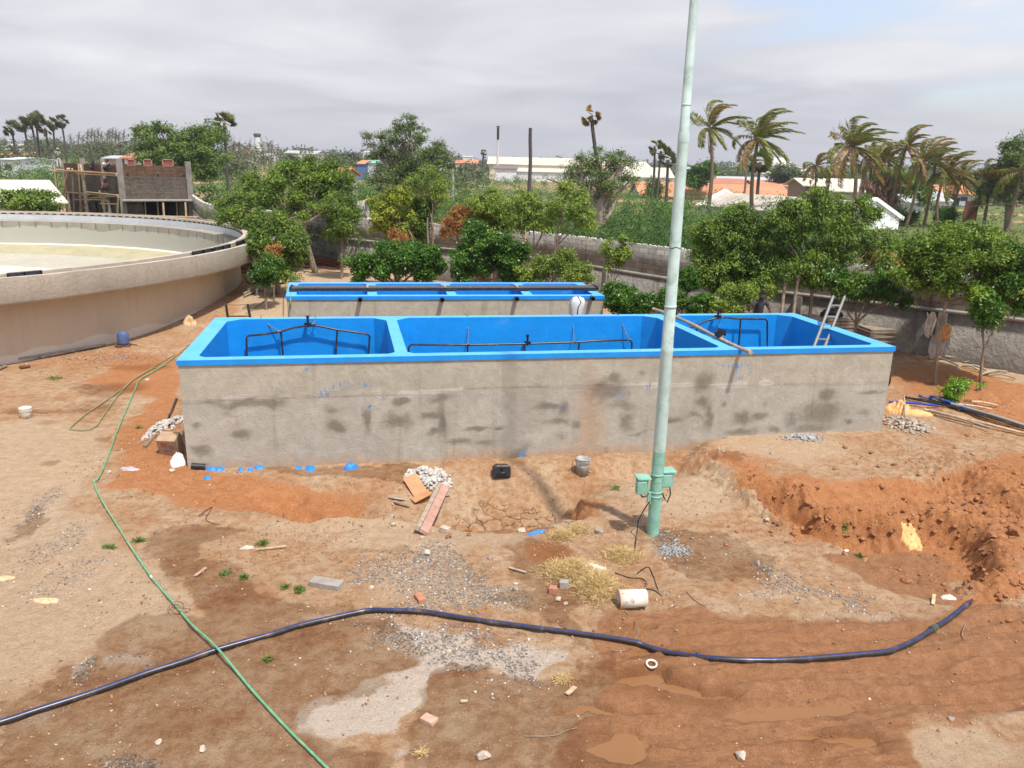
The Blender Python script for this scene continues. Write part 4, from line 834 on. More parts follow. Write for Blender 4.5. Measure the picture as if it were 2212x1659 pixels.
def arcplate(a0, a1, lab):
    o = thing('steel_channel', lab, 'steel channel', (CC[0], CC[1], 0)); mb = MB(); n = max(2, int((a1 - a0) / .01))
    for (r0, r1, z0, z1) in ((RI + .30, RI + .315, 2.62, 2.86), (RI + .27, RI + .40, 2.85, 2.865), (RI + .27, RI + .38, 2.66, 2.672)):
        vs = [(r * math.cos(a), r * math.sin(a), z) for a in np.linspace(a0, a1, n + 1) for r, z in ((r0, z0), (r1, z0), (r1, z1), (r0, z1))]
        fs = [(4 * i + j, 4 * i + (j + 1) % 4, 4 * i + 4 + (j + 1) % 4, 4 * i + 4 + j) for i in range(n) for j in range(4)] + [(0, 1, 2, 3), (4 * n, 4 * n + 3, 4 * n + 2, 4 * n + 1)]
        mb.add(vs, fs)
    mb.build('channel_web', pm('grey_channel_steel', (.20, .21, .21), (.12, .125, .13), 9, .5, metal=.4), o)
    for s_ in (a0, (a0 + a1) / 2, a1):
        mb = MB(); M = Matrix.Rotation(s_, 3, 'Z'); mb.box(M @ Vector((RI + .34, 0, 2.74)), (.08, .02, .2), M=M); mb.build('stiffener', DARK, o)
def angof(kz, x, y, z=2.86): p = at(*q(kz, x, y), z)[:2] - CC; return math.atan2(p[1], p[0])
for (a, b_, lab) in [((0, 1498), (300, 1476), 'grey steel channel on the clarifier weir at the left picture edge'), ((1595, 1320), (1780, 1290), 'grey steel channel on the clarifier weir, middle of the right-hand run'), ((1790, 1285), (1908, 1255), 'grey steel channel next to the concrete patch on the clarifier weir'), ((1965, 1235), (2040, 1195), 'short grey steel channel at the right turn of the clarifier weir')]:
    x0, x1 = sorted((angof('L', *a), angof('L', *b_))); arcplate(x0, x1, lab)

# ================================================================ COMPOUND WALL
def wall_mat(name, blocks, c1, c2):
    m, t_, b, o = newmat(name); uv = attr(t_, 'run').outputs['Fac']; v = coords(t_, 'Object'); sp = nn(t_, 'ShaderNodeSeparateXYZ'); ln(t_, v, sp.inputs[0])
    cv = nn(t_, 'ShaderNodeCombineXYZ'); ln(t_, uv, cv.inputs[0]); ln(t_, sp.outputs[2], cv.inputs[1])
    n = noise(t_, .7, 7, .65, v, .3).outputs['Fac']; n2 = noise(t_, 7 if blocks else 4.5, 6, .65, v).outputs['Fac']
    col = ramp(t_, n, [(.3, c2), (.68, c1)]); col = mix(t_, mrange(t_, n2, .4, .7, 0, .55), col, mix(t_, 1.0, col, (.6, .59, .57), 'MULTIPLY'))
    h = math_(t_, 'MULTIPLY', n2, .7 if blocks else 2.4)
    if blocks:
        br = nn(t_, 'ShaderNodeTexBrick'); br.inputs['Scale'].default_value = 1.0; br.inputs['Brick Width'].default_value = .42; br.inputs['Row Height'].default_value = .2; br.inputs['Mortar Size'].default_value = .008
        br.inputs['Color1'].default_value = (.75, .75, .75, 1); br.inputs['Color2'].default_value = (1.1, 1.1, 1.1, 1); br.inputs['Mortar'].default_value = (.6, .6, .6, 1); ln(t_, cv.outputs[0], br.inputs['Vector'])
        col = mix(t_, 1.0, col, br.outputs['Color'], 'MULTIPLY'); h = math_(t_, 'ADD', h, math_(t_, 'MULTIPLY', br.outputs['Fac'], -.6))
    st = noise(t_, 1, 4, .65, coords(t_, 'Object', (1.6, 1.6, .12))).outputs['Fac']; col = mix(t_, mrange(t_, st, .54, .7, 0, .7), col, mix(t_, 1.0, col, (.42, .41, .40), 'MULTIPLY'))
    ln(t_, col, b.inputs['Base Color']); b.inputs['Roughness'].default_value = .95; b.inputs['Specular IOR Level'].default_value = .15; ln(t_, bump(t_, h, .045), b.inputs['Normal']); return m
WBLK = wall_mat('block_wall', True, (.37, .35, .32), (.27, .255, .235)); WRUB = wall_mat('roughcast_wall', False, (.34, .32, .29), (.24, .225, .205))
WP = [np.array(p, float) for p in WALLP[:-1]]
# round the corners
def resample(P_, n=160):
    P_ = np.array(P_); 
    for _ in range(2):
        Q_ = [P_[0]]
        for i in range(len(P_) - 1): Q_ += [P_[i] * .75 + P_[i + 1] * .25, P_[i] * .25 + P_[i + 1] * .75]
        P_ = np.array(Q_ + [P_[-1]])
    return P_
WC = resample(WP); seg = np.linalg.norm(np.diff(WC, axis=0), axis=1); run = np.r_[0, np.cumsum(seg)]
tw = thing('compound_wall', 'long grey block compound wall with roughcast lower half behind the yard', 'boundary wall', (WC[20][0], WC[20][1], 0))
def offs(P_, e):
    d = np.gradient(P_, axis=0); d /= np.linalg.norm(d, axis=1, keepdims=True); return P_ + np.stack([d[:, 1], -d[:, 0]], 1) * e
def strip(name, e0, e1, z0, z1, mat_):
    """wall strip between offsets e0 (yard side) and e1"""
    A, B = offs(WC, e0), offs(WC, e1); n = len(WC); V = []; 
    for P_, z in ((A, z0), (A, z1), (B, z1), (B, z0)): V.append(np.c_[P_, np.full(n, z)])
    i = np.arange(n - 1); F = np.concatenate([np.stack([k * n + i, k * n + i + 1, (k + 1) % 4 * n + i + 1, (k + 1) % 4 * n + i], 1) for k in range(4)])
    link(name, npmesh(name, np.concatenate(V), F, attrs=dict(run=np.tile(run, 4))), mat_, tw, True)
sg = 1 if (offs(WC, 1)[20][1] < WC[20][1]) else -1
strip('lower_wall', sg * .06, -sg * .20, -.6, 2.12, WRUB); strip('plinth_band', sg * .11, -sg * .16, 2.12, 2.22, CONCP); strip('upper_wall', 0, -sg * .18, 2.22, 3.3, WBLK)
mb = MB(); rs = random.Random(3); pr = 0
for i in range(len(WC) - 1):
    if not (-32 < WC[i][0] < 18): continue
    for s_ in np.arange(0, seg[i], .17):
        p = WC[i] + (WC[i + 1] - WC[i]) * s_ / seg[i]; o_ = rs.uniform(-.16, -.02) * sg
        dn_ = np.array([(WC[i + 1] - WC[i])[1], -(WC[i + 1] - WC[i])[0]]) / seg[i]; s2 = rs.uniform(.05, .11)
        rockmesh(mb, (p[0] + dn_[0] * o_, p[1] + dn_[1] * o_, 3.32), (s2, s2 * .8, rs.uniform(.02, .07)), rs.randint(0, 9999), sub=0, rz=rs.uniform(0, 3))
mb.v = [tuple(Vector(p) - tw.location) for p in mb.v]
mb.build('coping_shards', pm('white_shards', (.66, .63, .57), (.44, .41, .36), 12, .8), tw)['kind'] = 'stuff'
for k, i in enumerate(range(6, len(WC) - 4, 5)):
    p = offs(WC, sg * .12)[i]; d = WC[i + 1] - WC[i]; mb = MB(); mb.box((p[0], p[1], .75), (.24, .16, 2.7), math.atan2(d[1], d[0])); mb.build('pilaster', WRUB, tw, True)

# ================================================================ LIGHTING MAST
PB = at(1410, 1152, 0); pz = hz(PB[0], PB[1])
PB = Vector((PB[0], PB[1], 0)); t = thing('lighting_mast', 'tall tapering mint green steel mast standing in front of the long tank', 'mast', PB)
mb = MB(); mb.lathe([(.108, -.3), (.106, 1.55)], (0, 0, 0), 32); mb.build('lower_shaft', MINT, t)
mb = MB(); mb.lathe([(.1062, 1.552), (.100, 3.28), (.104, 3.30), (.104, 3.36), (.096, 3.38), (.083, 6.66)], (0, 0, 0), 32); mb.build('middle_shaft', MINTL, t)
mb = MB(); mb.lathe([(.086, 6.60), (.086, 6.74), (.074, 6.76), (.062, 9.2), (.05, 12.5), (0, 12.5)], (0, 0, 0), 32); mb.build('upper_shaft', MINTL, t)
for z_, r_ in ((4.05, .1005), (7.15, .0735), (1.12, .112), (.80, .112), (.72, .112)):
    mb = MB(); mb.lathe([(r_ - .02, z_ - .02), (r_, z_ - .018), (r_, z_ + .018), (r_ - .02, z_ + .02)], (0, 0, 0), 32); mb.build('band', MINT if z_ < 2 else MINTL, t)
mb = MB(); mb.tube([(.09 * math.cos(a) + (.012 if 0 else 0), .09 * math.sin(a), 5.0 + .015 * math.sin(a * 3)) for a in np.linspace(0, 6.28, 20)], .006, 5); mb.build('wire_tie', BLACKP, t)
for sx_, sy_, zc in ((-.27, -.10, .97), (.20, .12, 1.02)):
    t2 = MB()
    for k, (w_, h_, dpt, yo) in enumerate([(.21, .27, .10, 0), (.17, .235, .11, -.11)]): t2.box((sx_ - .03 * k, sy_ + yo, zc - .01 * k), (w_, dpt, h_), .15)
    o = t2.build('junction_box', MINT, t, bevel=.012)
    mb = MB()
    mb.box((sx_, sy_ - .03, zc + .145), (.24, .26, .02), .15); mb.build('box_hood', MINT, o)
    mb = MB()
    for dz_ in (.08, -.12): mb.box((sx_ * .45, sy_ * .4 + .02, zc + dz_), (abs(sx_) * .9, .03, .04), .1 if sx_ < 0 else .4)
    mb.build('bracket', MINT, t)
mb = MB(); mb.box((-.115, -.03, .70), (.07, .07, .22)); mb.build('cable_gland', MINT, t, bevel=.008)
mb = MB(); mb.tube([(-.3, -.14, .84), (-.27, -.15, .76), (-.2, -.13, .75), (-.14, -.08, .80)], .014, 6); mb.tube([(.24, .04, .88), (.26, .02, .74), (.21, .0, .60), (.16, .02, .66), (.12, .02, .76)], .012, 6); mb.build('cable_loop', BLACKP, t)
cable = [q('C', 735, 330), q('C', 700, 380), q('C', 662, 450), q('C', 650, 560), q('C', 640, 640), q('C', 610, 700)]
zs_ = [.62, .45, .22, .03, .02, .02]
pts = [Vector(onY(*c, PB.y - .14)) if k < 3 else gp(*c) + Vector((0, 0, .02)) for k, c in enumerate(cable)]
mb = MB(); mb.tube(pts, .011, 6); mb.build('supply_cable', BLACKP, t, True)
# ================================================================ HOSES AND PIPES ON THE GROUND
def smoothpts(P_, n=6):
    P_ = [Vector(p) for p in P_]; out = []
    for i in range(len(P_) - 1):
        p0, p1, p2, p3 = P_[max(i - 1, 0)], P_[i], P_[i + 1], P_[min(i + 2, len(P_) - 1)]
        for k in range(n):
            t = k / n; out.append(.5 * ((2 * p1) + (p2 - p0) * t + (2 * p0 - 5 * p1 + 4 * p2 - p3) * t * t + (3 * p1 - p0 - 3 * p2 + p3) * t ** 3))
    return out + [P_[-1]]
def ground_line(cs, r, lift=None, n=8, sink=.3, sm=6):
    pts = smoothpts([gp(*c) for c in cs], n); out = []
    for i, p in enumerate(pts): out.append(Vector((p.x, p.y, hz(p.x, p.y) + r * (1 - sink))))
    for _ in range(sm): out = [out[0]] + [Vector((out[i].x, out[i].y, out[i].z * .5 + (out[i - 1].z + out[i + 1].z) * .25 + (.004 if _ < 5 else 0))) for i in range(1, len(out) - 1)] + [out[-1]]
    return out
D_ = lambda k, *p: [q(k, a, b) for a, b in p]
main = [(-90, 1592), (0, 1567)] + D_('E', (0, 1400), (230, 1315), (560, 1205), (900, 1090), (1130, 1015), (1360, 935), (1700, 835), (1900, 775), (2212, 705))[1:] + D_('G', (560, 683), (700, 680), (900, 692), (1200, 735), (1500, 775), (1800, 815), (2212, 880)) + D_('C', (700, 1255), (900, 1300), (1200, 1335), (1500, 1345), (1900, 1335), (2212, 1300)) + D_('D', (1400, 1455), (1520, 1400), (1640, 1335), (1740, 1260), (1830, 1185), (1868, 1155))
t = thing('water_main', 'long black plastic pipe with a thin blue line curving over the foreground mud', 'pipe', gp(1106, 1340))
pts = ground_line(main, .037, sm=40); mb = MB(); mb.tube(pts, .037, 14, False); mb.build('pipe', BLACKPIPE, t, True)
for a_ in (1.3,):
    mb = MB(); st = []
    for i in range(len(pts) - 1):
        d = (pts[i + 1] - pts[i]).normalized(); s_ = d.cross(Vector((0, 0, 1))).normalized(); u_ = s_.cross(d)
        st += [pts[i] + (s_ * math.cos(x) + u_ * math.sin(x)) * .0382 for x in (a_ - .09, a_ + .09)]
    mb.add(st, [(2 * i, 2 * i + 1, 2 * i + 3, 2 * i + 2) for i in range(len(st) // 2 - 1)]); mb.build('blue_line', BLUESTR, t, True)
mb = MB(); c = pts[-26]; d = (pts[-25] - c).normalized()
for k in range(3):
    o_ = c + d * .04 * k; s_ = d.cross(Vector((0, 0, 1))).normalized(); mb.tube([o_ + (s_ * math.cos(x) + Vector((0, 0, 1)) * math.sin(x)) * .05 for x in np.linspace(-.4, 3.6, 12)], .006, 5)
mb.tube([c + Vector((.06, 0, .0)), c + Vector((.15, -.08, -.03)), c + Vector((.28, -.06, -.04)), c + Vector((.38, -.02, -.04))], .007, 5); mb.build('rope_lashing', HOSEO, t, True)
hose1 = D_('A', (1050, 0), (960, 55), (885, 100), (850, 170), (800, 290), (735, 440), (680, 590), (625, 725), (598, 750), (625, 830), (760, 1050), (880, 1240), (970, 1370), (1090, 1510)) + D_('E', (1220, 790), (1360, 930), (1560, 1150), (1760, 1370), (1950, 1560), (2050, 1659), (2180, 1780))
t = thing('garden_hose', 'long green hose running from the tank down to the bottom edge', 'hose', gp(210, 1040)); pts = ground_line(hose1, .016, n=6, sink=0, sm=10)
# it passes over the black pipe
cx = gp(466, 1412); pts = [p + Vector((0, 0, .065 * math.exp(-((p - cx).length / .8) ** 2))) for p in pts]
mb = MB(); mb.tube(pts, .016, 10); mb.build('tube', HOSE, t, True)
mb = MB(); i_ = min(range(len(pts)), key=lambda k: (pts[k] - gp(*q('A', 966, 1362))).length); mb.tube([pts[i_], pts[i_] * .5 + pts[i_ + 1] * .5], .019, 10); mb.build('joint_tape', WHITEP, t, True)
mb = MB(); c = gp(*q('E', 1130, 670))
for k in range(4): mb.tube([c + Vector((.11 * math.cos(a + k) + .03 * k - .04, .09 * math.sin(a + k), .05 + .06 * math.sin(a))) for a in np.linspace(0, 5.5, 14)], .004, 4)
mb.build('wire_wrap', RUST, t, True)
loop = D_('A', (1040, 0), (960, 30), (880, 75), (780, 150), (640, 250), (540, 320), (450, 400), (460, 415), (530, 420), (600, 400), (640, 350), (700, 260), (790, 150), (850, 95), (940, 40), (990, 5))
t = thing('garden_hose', 'faded olive hose lying in a long narrow loop left of the tank', 'hose', gp(*loop[6])); mb = MB(); mb.tube(ground_line([q('T', 1200, 935)] + loop + [q('T', 1110, 1000)], .013, sink=0), .013, 8); mb.build('tube', HOSEO, t, True)
t = thing('garden_hose', 'pale green hose trailing from the small tank past the clarifier foot', 'hose', gp(*q('T', 1700, 650))); mb = MB()
hp = ground_line(D_('T', (1555, 745), (1600, 715), (1670, 665), (1720, 620), (1760, 595)), .02, sink=0); hp += [hp[-1] + Vector((.25, .1, .5)), Vector((T2[0][0] + .02, T2[0][1] + .3, 1.9)), Vector((T2[0][0] + .05, T2[0][1] + .32, 2.38))]; mb.tube(smoothpts(hp, 2), .02, 8); mb.build('tube', HOSEO, t, True)

# ================================================================ THINGS ON THE GROUND
def pail(label, px, py, rb, rt, h, mat_, lie=None, rz=0, lid=False, name='bucket', tilt=0, group=None):
    b = gp(px, py); t = thing(name, label, 'bucket', b, rz, group)
    if lie is not None: t.rotation_euler = (0, PI / 2 + lie, rz); t.location.z += rt * .85
    elif tilt: t.rotation_euler = (tilt, 0, rz)
    mb = MB(); mb.lathe([(0.0, .005), (rb, 0), (rt, h), (rt - .008, h), (rb - .01, .012), (0, .015)], (0, 0, 0), 28); mb.build('body', mat_, t)
    mb = MB()
    for k, zz in enumerate((h - .01, h - .045, h - .08)): mb.lathe([(rt - .002, zz - .008), (rt + .012, zz - .006), (rt + .012, zz + .006), (rt - .002, zz + .008)], (0, 0, 0), 28)
    mb.build('rim', mat_, t); return t
pail('white paint pail standing on the yard far left', *q('T', 167, 1397), .115, .13, .26, WHITEP, rz=.4)
b = pail('grey mud-stained pail standing against the long tank wall', *q('U', 2082, 1308), .13, .15, .36, pm('grey_pail', (.34, .34, .32), (.24, .22, .19), 7, .6, dirt=(.42, .40, .36), dscale=9))
mb = MB(); mb.tube([(-.15, 0, .32), (-.22, -.02, .3), (-.23, -.03, .1), (-.2, -.03, .02)], .006, 5); mb.build('wire_handle', RUST, b)
# pail lying on its side, mouth to the left
c = gp(*q('C', 618, 1000)); t = thing('bucket', 'dirty white pail lying on its side beside the straw', 'bucket', c + Vector((0, .03, .13)), 0); t.rotation_euler = (0, -PI / 2 - .03, .10)
mb = MB(); mb.lathe([(0, -.22), (.125, -.22), (.14, .19), (.132, .19), (.118, -.2), (0, -.2)], (0, 0, 0), 32); mb.build('body', WHITEP, t)
mb = MB(); mb.lathe([(.138, .17), (.15, .172), (.15, .192), (.138, .195)], (0, 0, 0), 32); mb.build('rim', pm('peach_rim', (.62, .38, .26), (.5, .3, .2)), t)
# black jerrycan
c = gp(*q('U', 1570, 1330)); t = thing('jerrycan', 'black plastic jerrycan lying on its side against the tank wall', 'jerrycan', c + Vector((0, .05, .12)), .12); t.rotation_euler = (PI / 2 - .25, 0, .12)
mb = MB(); mb.prism([(-.19, -.13), (.19, -.13), (.19, .10), (.13, .15), (-.13, .15), (-.19, .10)], -.12, .12); mb.build('body', BLACKP, t, bevel=.04)
mb = MB(); mb.tube([(-.09, -.02, .11), (-.09, -.02, .17), (.09, -.02, .17), (.09, -.02, .11)], .02, 8); mb.build('handle', BLACKP, t)
mb = MB(); mb.lathe([(.035, .11), (.035, .16), (0, .16)], (.0, .09, 0), 16); mb.build('cap', BLACKP, t)
# blue motor-like can at the clarifier foot
c = gp(*q('T', 782, 945)); t = thing('submersible_pump', 'rusty blue pump standing at the foot of the clarifier', 'pump', c, .2)
mb = MB(); mb.lathe([(0, .07), (.17, .07), (.18, .12), (.18, .42), (.15, .48), (.06, .52), (0, .52)], (0, 0, 0), 24); mb.build('casing', pm('worn_blue', (.09, .14, .30), (.06, .09, .2), 6, .6, dirt=(.16, .09, .06), dscale=5), t)
mb = MB()
for a in np.linspace(0, 2 * PI, 10, endpoint=False): mb.box((.18 * math.cos(a), .18 * math.sin(a), .27), (.02, .012, .3), a)
mb.build('rib', pm('worn_blue_rib', (.10, .15, .31), (.07, .1, .2)), t)['kind'] = 'stuff'
mb = MB(); mb.box((0, 0, .035), (.42, .34, .05)); mb.build('base_plate', RUST, t); mb = MB(); mb.tube([(-.22, -.12, .05), (-.16, -.2, .04), (.0, -.22, .04)], .04, 10); mb.build('suction_elbow', RUST, t); mb = MB(); mb.tube([(.17, 0, .1), (.3, 0, .05), (.4, .05, .02)], .015, 6); mb.build('cable', BLACKP, t)
def crumple(name, label, cat, px, py, w, l, h, mat_, seed=0, rz=0.0, n=24, loc=None, group=None, amp=1.0, fr=2.6):
    c = loc or gp(px, py); o_ = np.linspace(-1, 1, n); A, B = np.meshgrid(o_, o_); A = A.ravel(); B = B.ravel(); r = np.maximum(abs(A), abs(B)); th = np.arctan2(B, A)
    R_ = r * (.55 + .8 * vnoise(np.cos(th) * 2.6, np.sin(th) * 2.6, 1, 4, seed, .65)); x = np.cos(th) * R_; y = np.sin(th) * R_
    rg = 1 - 1.9 * abs(2 * vnoise(x, y, fr, 4, seed + 5, .5) - 1); z = h * (1 - .8 * r ** 1.6) * (.35 + .9 * rg * amp) ; z[r > .95] = -.01
    ca, sa = math.cos(rz), math.sin(rz); X_ = x * w / 2; Y_ = y * l / 2
    V = np.stack([X_ * ca - Y_ * sa, X_ * sa + Y_ * ca, z + .004], 1)
    if loc is None:
        V[:, 2] += H(V[:, 0] + c.x, V[:, 1] + c.y) - c.z
    ii_ = np.arange(n * n).reshape(n, n); F = np.stack([ii_[:-1, :-1], ii_[:-1, 1:], ii_[1:, 1:], ii_[1:, :-1]], -1).reshape(-1, 4)
    o = link(name, npmesh(name, V, F), mat_); o.location = c; return setp(o, label, cat, group)
crumple('cloth', 'white rag thrown on the heap of straw', 'rag', *q('C', 345, 745), .52, .34, .06, CLOTHW, 4)
crumple('plastic_bag', 'crumpled white plastic bag at the tank corner', 'plastic bag', *q('A', 1130, 620), .34, .30, .22, pm('bag_white', (.74, .74, .73), (.6, .6, .6)), 8)
crumple('sack', 'empty orange cement sack lying in the dug red pit', 'sack', *q('D', 1520, 680), .44, .46, .11, ORANGE, 13, rz=.5, amp=.5, fr=1.1)
crumple('sack', 'heap of pale orange sacking next to the pipe bundle at the right tank corner', 'sack', *q('W', 1170, 1320), .72, .55, .26, ORANGE, 15, fr=1.7)
crumple('sack', 'flattened orange sacking trailing towards the pipes', 'sack', *q('W', 1330, 1340), .85, .32, .09, ORANGE, 17, rz=-.2, fr=1.5)
crumple('sack', 'small tan sack at the foot of the clarifier wall', 'sack', *q('T', 1196, 808), .5, .42, .30, pm('tan_sack', (.62, .46, .26), (.45, .3, .16), 8, .9), 19, fr=1.2)
crumple('plastic_wrapper', 'pink wrapper scrap beside the orange sack in the pit', 'wrapper', *q('D', 1520, 742), .14, .07, .02, pm('pink', (.65, .1, .35)), 21)
crumple('plastic_wrapper', 'blue wrapper scrap near the straw and a pebble', 'wrapper', *q('B', 1795, 530), .38, .12, .05, BLUECH, 23, rz=.4)
crumple('paper_scrap', 'white paper scrap in the excavated pit', 'paper', *q('D', 1090, 820), .10, .07, .02, CLOTHW, 25)
crumple('paper_scrap', 'peeled tan paper shreds on the left sand', 'paper', *q('E', 290, 605), .40, .13, .04, pm('tan_paper', (.70, .46, .28), (.56, .35, .2)), 26, rz=-.1)
crumple('paper_scrap', 'pair of tan paper shreds at the left picture edge', 'paper', *q('E', 35, 465), .30, .14, .04, pm('tan_paper'  , (.7, .46, .28)), 27)
crumple('paper_scrap', 'pink and green wrapper scrap in the weeds', 'wrapper', *q('E', 1555, 270), .26, .10, .04, pm('pinkish', (.62, .42, .38), (.3, .5, .35), 14), 28)
crumple('paper_scrap', 'white paper pair by the black pipe end', 'paper', *q('D', 1738, 1118), .24, .11, .05, CLOTHW, 29)
crumple('plastic_sheet', 'clear bluish plastic scrap left of the tank corner', 'plastic sheet', *q('A', 820, 660), .36, .16, .03, pm('clearish', (.42, .42, .46), (.4, .3, .25), 9, .3), 31)
for k, (x, y, w_) in enumerate([(1335, 658, .22), (1388, 661, .20), (1523, 664, .16), (1635, 652, .20), (1885, 652, .15), (1960, 658, .30), (1308, 716, .14), (1580, 664, .12)]):
    crumple('paint_flake', 'peeled curl of blue paint lying along the foot of the long tank wall', 'paint flake', *q('A', x, y), w_ * 1.2, w_ * .8, .05, BLUECH, 40 + k, rz=k, n=9, group='blue paint flakes along the tank foot')
crumple('paint_flake', 'largest upturned blue paint peel at the tank foot, left of the rubble', 'paint flake', *q('U', 620, 1275), .34, .2, .14, BLUECH, 55, rz=.5, n=9)
# cardboard box
b = gp(*q('A', 1095, 555)); t = thing('cardboard_box', 'opened cardboard box leaning on the left end of the long tank', 'cardboard box', b + Vector((0, 0, .02)), 0.0); t.rotation_euler = (.38, 0, -.05)
mb = MB(); w_, d_2, h_ = .40, .30, .44
for c_, s_ in (((0, -d_2 / 2, h_ / 2), (w_, .008, h_)), ((0, d_2 / 2, h_ / 2), (w_, .008, h_)), ((-w_ / 2, 0, h_ / 2), (.008, d_2 - .02, h_)), ((w_ / 2, 0, h_ / 2), (.008, d_2 - .02, h_)), ((0, 0, h_ + .002), (w_, d_2, .006))): mb.box(c_, s_)
mb.build('carton', CARD, t)
mb = MB(); mb.box((-.02, -d_2 / 2 - .09, -.03), (w_ * .95, .2, .008), 0, .35); mb.build('flap', CARD, t)
mb = MB()
for k in range(4): mb.box((-.11 + .035 * k, -d_2 / 2 - .007, h_ - .12 + .0 * k), (.018, .004, .10))
mb.box((-.06, -d_2 / 2 - .007, h_ - .05), (.12, .004, .018)); mb.build('red_lettering', REDPR, t)
mb = MB()
for k in range(5): mb.box((.05 + .02 * k, -d_2 / 2 - .007, h_ - .15), (.01, .004, .13 - .02 * (k % 2)))
for k in range(4): mb.box((-.08 + .05 * k, -d_2 / 2 - .007, h_ - .28), (.03, .004, .05))
mb.build('grey_lettering', BLUEPR, t)
def stick(label, pts, r, mat_, name='stick', cat='stick', group=None, n=7, taper=.8, w=False):
    P_ = smoothpts(pts, 4); t = MB(); m = len(P_); t.tube([p - P_[0] for p in P_], [r * (1 - (1 - taper) * i / (m - 1)) for i in range(m)], n); o = t.build(name, mat_); o.location = P_[0]; return setp(o, label, cat, group)
def gl(k, *pts, lift=.02): return [gp(*q(k, *p)) + Vector((0, 0, lift)) for p in pts]
a_ = gl('A', (910, 525), (985, 445), (1045, 370)); e_ = Vector(at(*q('A', 1085, 290), .5)); f_ = Vector(at(*q('A', 1118, 205), .9)); 
stick('long crooked branch leaning against the left end of the tank', a_ + [e_, f_], .04, BARK)
p0, p1 = gl('A', (1210, 655), (1298, 660), lift=.06); t = MB(); t.tube([Vector((0, 0, 0)), p1 - p0], .062, 16, False); t.tube([Vector((0, 0, 0)), p1 - p0], .054, 16, False); o = t.build('pipe_offcut', BLACKP); o.location = p0; setp(o, 'short black pipe offcut at the left foot of the tank wall', 'pipe')
# rubble heaps
def heap(name, label, cat, px, py, rx, ry, n, smin, smax, mat_, hh, seed):
    c = gp(px, py); r_ = random.Random(seed); mb = MB()
    for k in range(n):
        a = r_.uniform(0, 6.28); d = r_.random() ** .6; x, y = math.cos(a) * d * rx, math.sin(a) * d * ry; s_ = r_.uniform(smin, smax) * (1.3 - .6 * d)
        rockmesh(mb, (x, y, hz(c.x + x, c.y + y) - c.z + s_ * .25 + hh * (1 - d) * r_.random()), s_, seed * 100 + k, .6, .3, 0, r_.uniform(0, 3))
    o = mb.build(name, mat_); o.location = c; return setp(o, label, cat, kind='stuff')
PLAST = tintless = pm('broken_plaster', (.52, .50, .46), (.36, .34, .31), 7, .9)
heap('rubble', 'heap of broken grey plaster chips at the tank foot', 'rubble', *q('U', 1110, 1340), .50, .50, 330, .02, .085, PLAST, .16, 5)
heap('rubble', 'broken pale plaster spilled below the left end of the long tank', 'rubble', *q('A', 1040, 390), .34, .95, 190, .02, .08, PLAST, .14, 6)
heap('rubble', 'grey slate chips on the raised bank at the wall foot', 'rubble', *q('V', 1530, 1080), .55, .28, 120, .02, .06, pm('slate_chips', (.36, .37, .37), (.24, .245, .25), 8), .04, 7)
heap('rubble', 'cement and stone spill at the right corner of the long tank', 'rubble', *q('W', 1230, 1430), .55, .75, 150, .02, .09, pm('cement_spill', (.42, .37, .30), (.3, .26, .21), 8), .16, 8)
heap('rubble', 'low scatter of bluish road metal right at the foot of the mast', 'rubble', *q('C', 880, 635), .35, .3, 260, .015, .035, pm('road_metal', (.30, .30, .29), (.2, .2, .195), 8), .03, 9)
def board(name, label, cat, A, B, w, th, mat_, z0=.03, z1=.03, roll=0.0, group=None):
    p0 = gp(*A) + Vector((0, 0, z0)); p1 = gp(*B) + Vector((0, 0, z1)); d = p1 - p0; L_ = d.length; M = d.to_track_quat('X', 'Z').to_matrix() @ Matrix.Rotation(roll, 3, 'X')
    mb = MB(); mb.box((0, 0, 0), (L_, w, th), M=M); o = mb.build(name, mat_, bevel=.004); o.location = (p0 + p1) / 2; return setp(o, label, cat, group)
PINKW = pm('pinkish_plank', (.46, .27, .21), (.36, .2, .15), 6, .85, dirt=(.42, .36, .29), dscale=4)
t = thing('plank', 'thick pinkish plank leaning out of the muddy trench', 'plank', gp(*q('B', 1130, 470)))
p0, p1 = gp(*q('B', 1080, 545)) + Vector((0, 0, .06)), gp(*q('B', 1215, 385)) + Vector((0, 0, .24)); d = p1 - p0; M = d.to_track_quat('X', 'Z').to_matrix() @ Matrix.Rotation(.5, 3, 'X')
mb = MB(); mb.box((p0 + p1) / 2, (d.length, .16, .07), M=M); mb.build('board', PINKW, t, True, .006); mb = MB(); mb.box((p0 + p1) / 2 + M @ Vector((0, .125, -.01)), (d.length * .97, .08, .09), M=M); mb.build('batten', BAMBG, t, True, .006)
board('plywood_piece', 'curved orange plywood piece sliding off the rubble heap', 'plywood', q('U', 990, 1360), q('U', 1090, 1490), .30, .02, pm('orange_ply', (.50, .25, .12), (.4, .2, .1), 5), .14, .03, .25)
board('plywood_piece', 'lower broken plywood piece below the rubble heap', 'plywood', q('U', 1010, 1490), q('U', 1120, 1450), .22, .02, pm('orange_ply', (.5, .25, .12)), .04, .1)
board('stick', 'dark splintered lath lying left of the plank', 'lath', q('B', 890, 340), q('B', 990, 370), .06, .03, BARK)
board('plank', 'grey lath beside the splintered lath at the trench', 'lath', q('B', 860, 310), q('B', 960, 325), .09, .02, BAMBG)
board('concrete_slab', 'flat grey stone slab on the sand left of the gravel', 'stone slab', q('B', 375, 845), q('B', 560, 875), .20, .09, pm('slab_grey', (.33, .30, .26), (.25, .22, .19), 6, .9, .01))
board('brick', 'red brick lying alone on the gravel above the black pipe', 'brick', q('B', 1040, 930), q('B', 1072, 975), .11, .07, BRICK)
board('brick', 'broken red brick piece next to the straw heap', 'brick', q('B', 1872, 905), q('B', 1920, 910), .11, .10, BRICK, .05, .05)
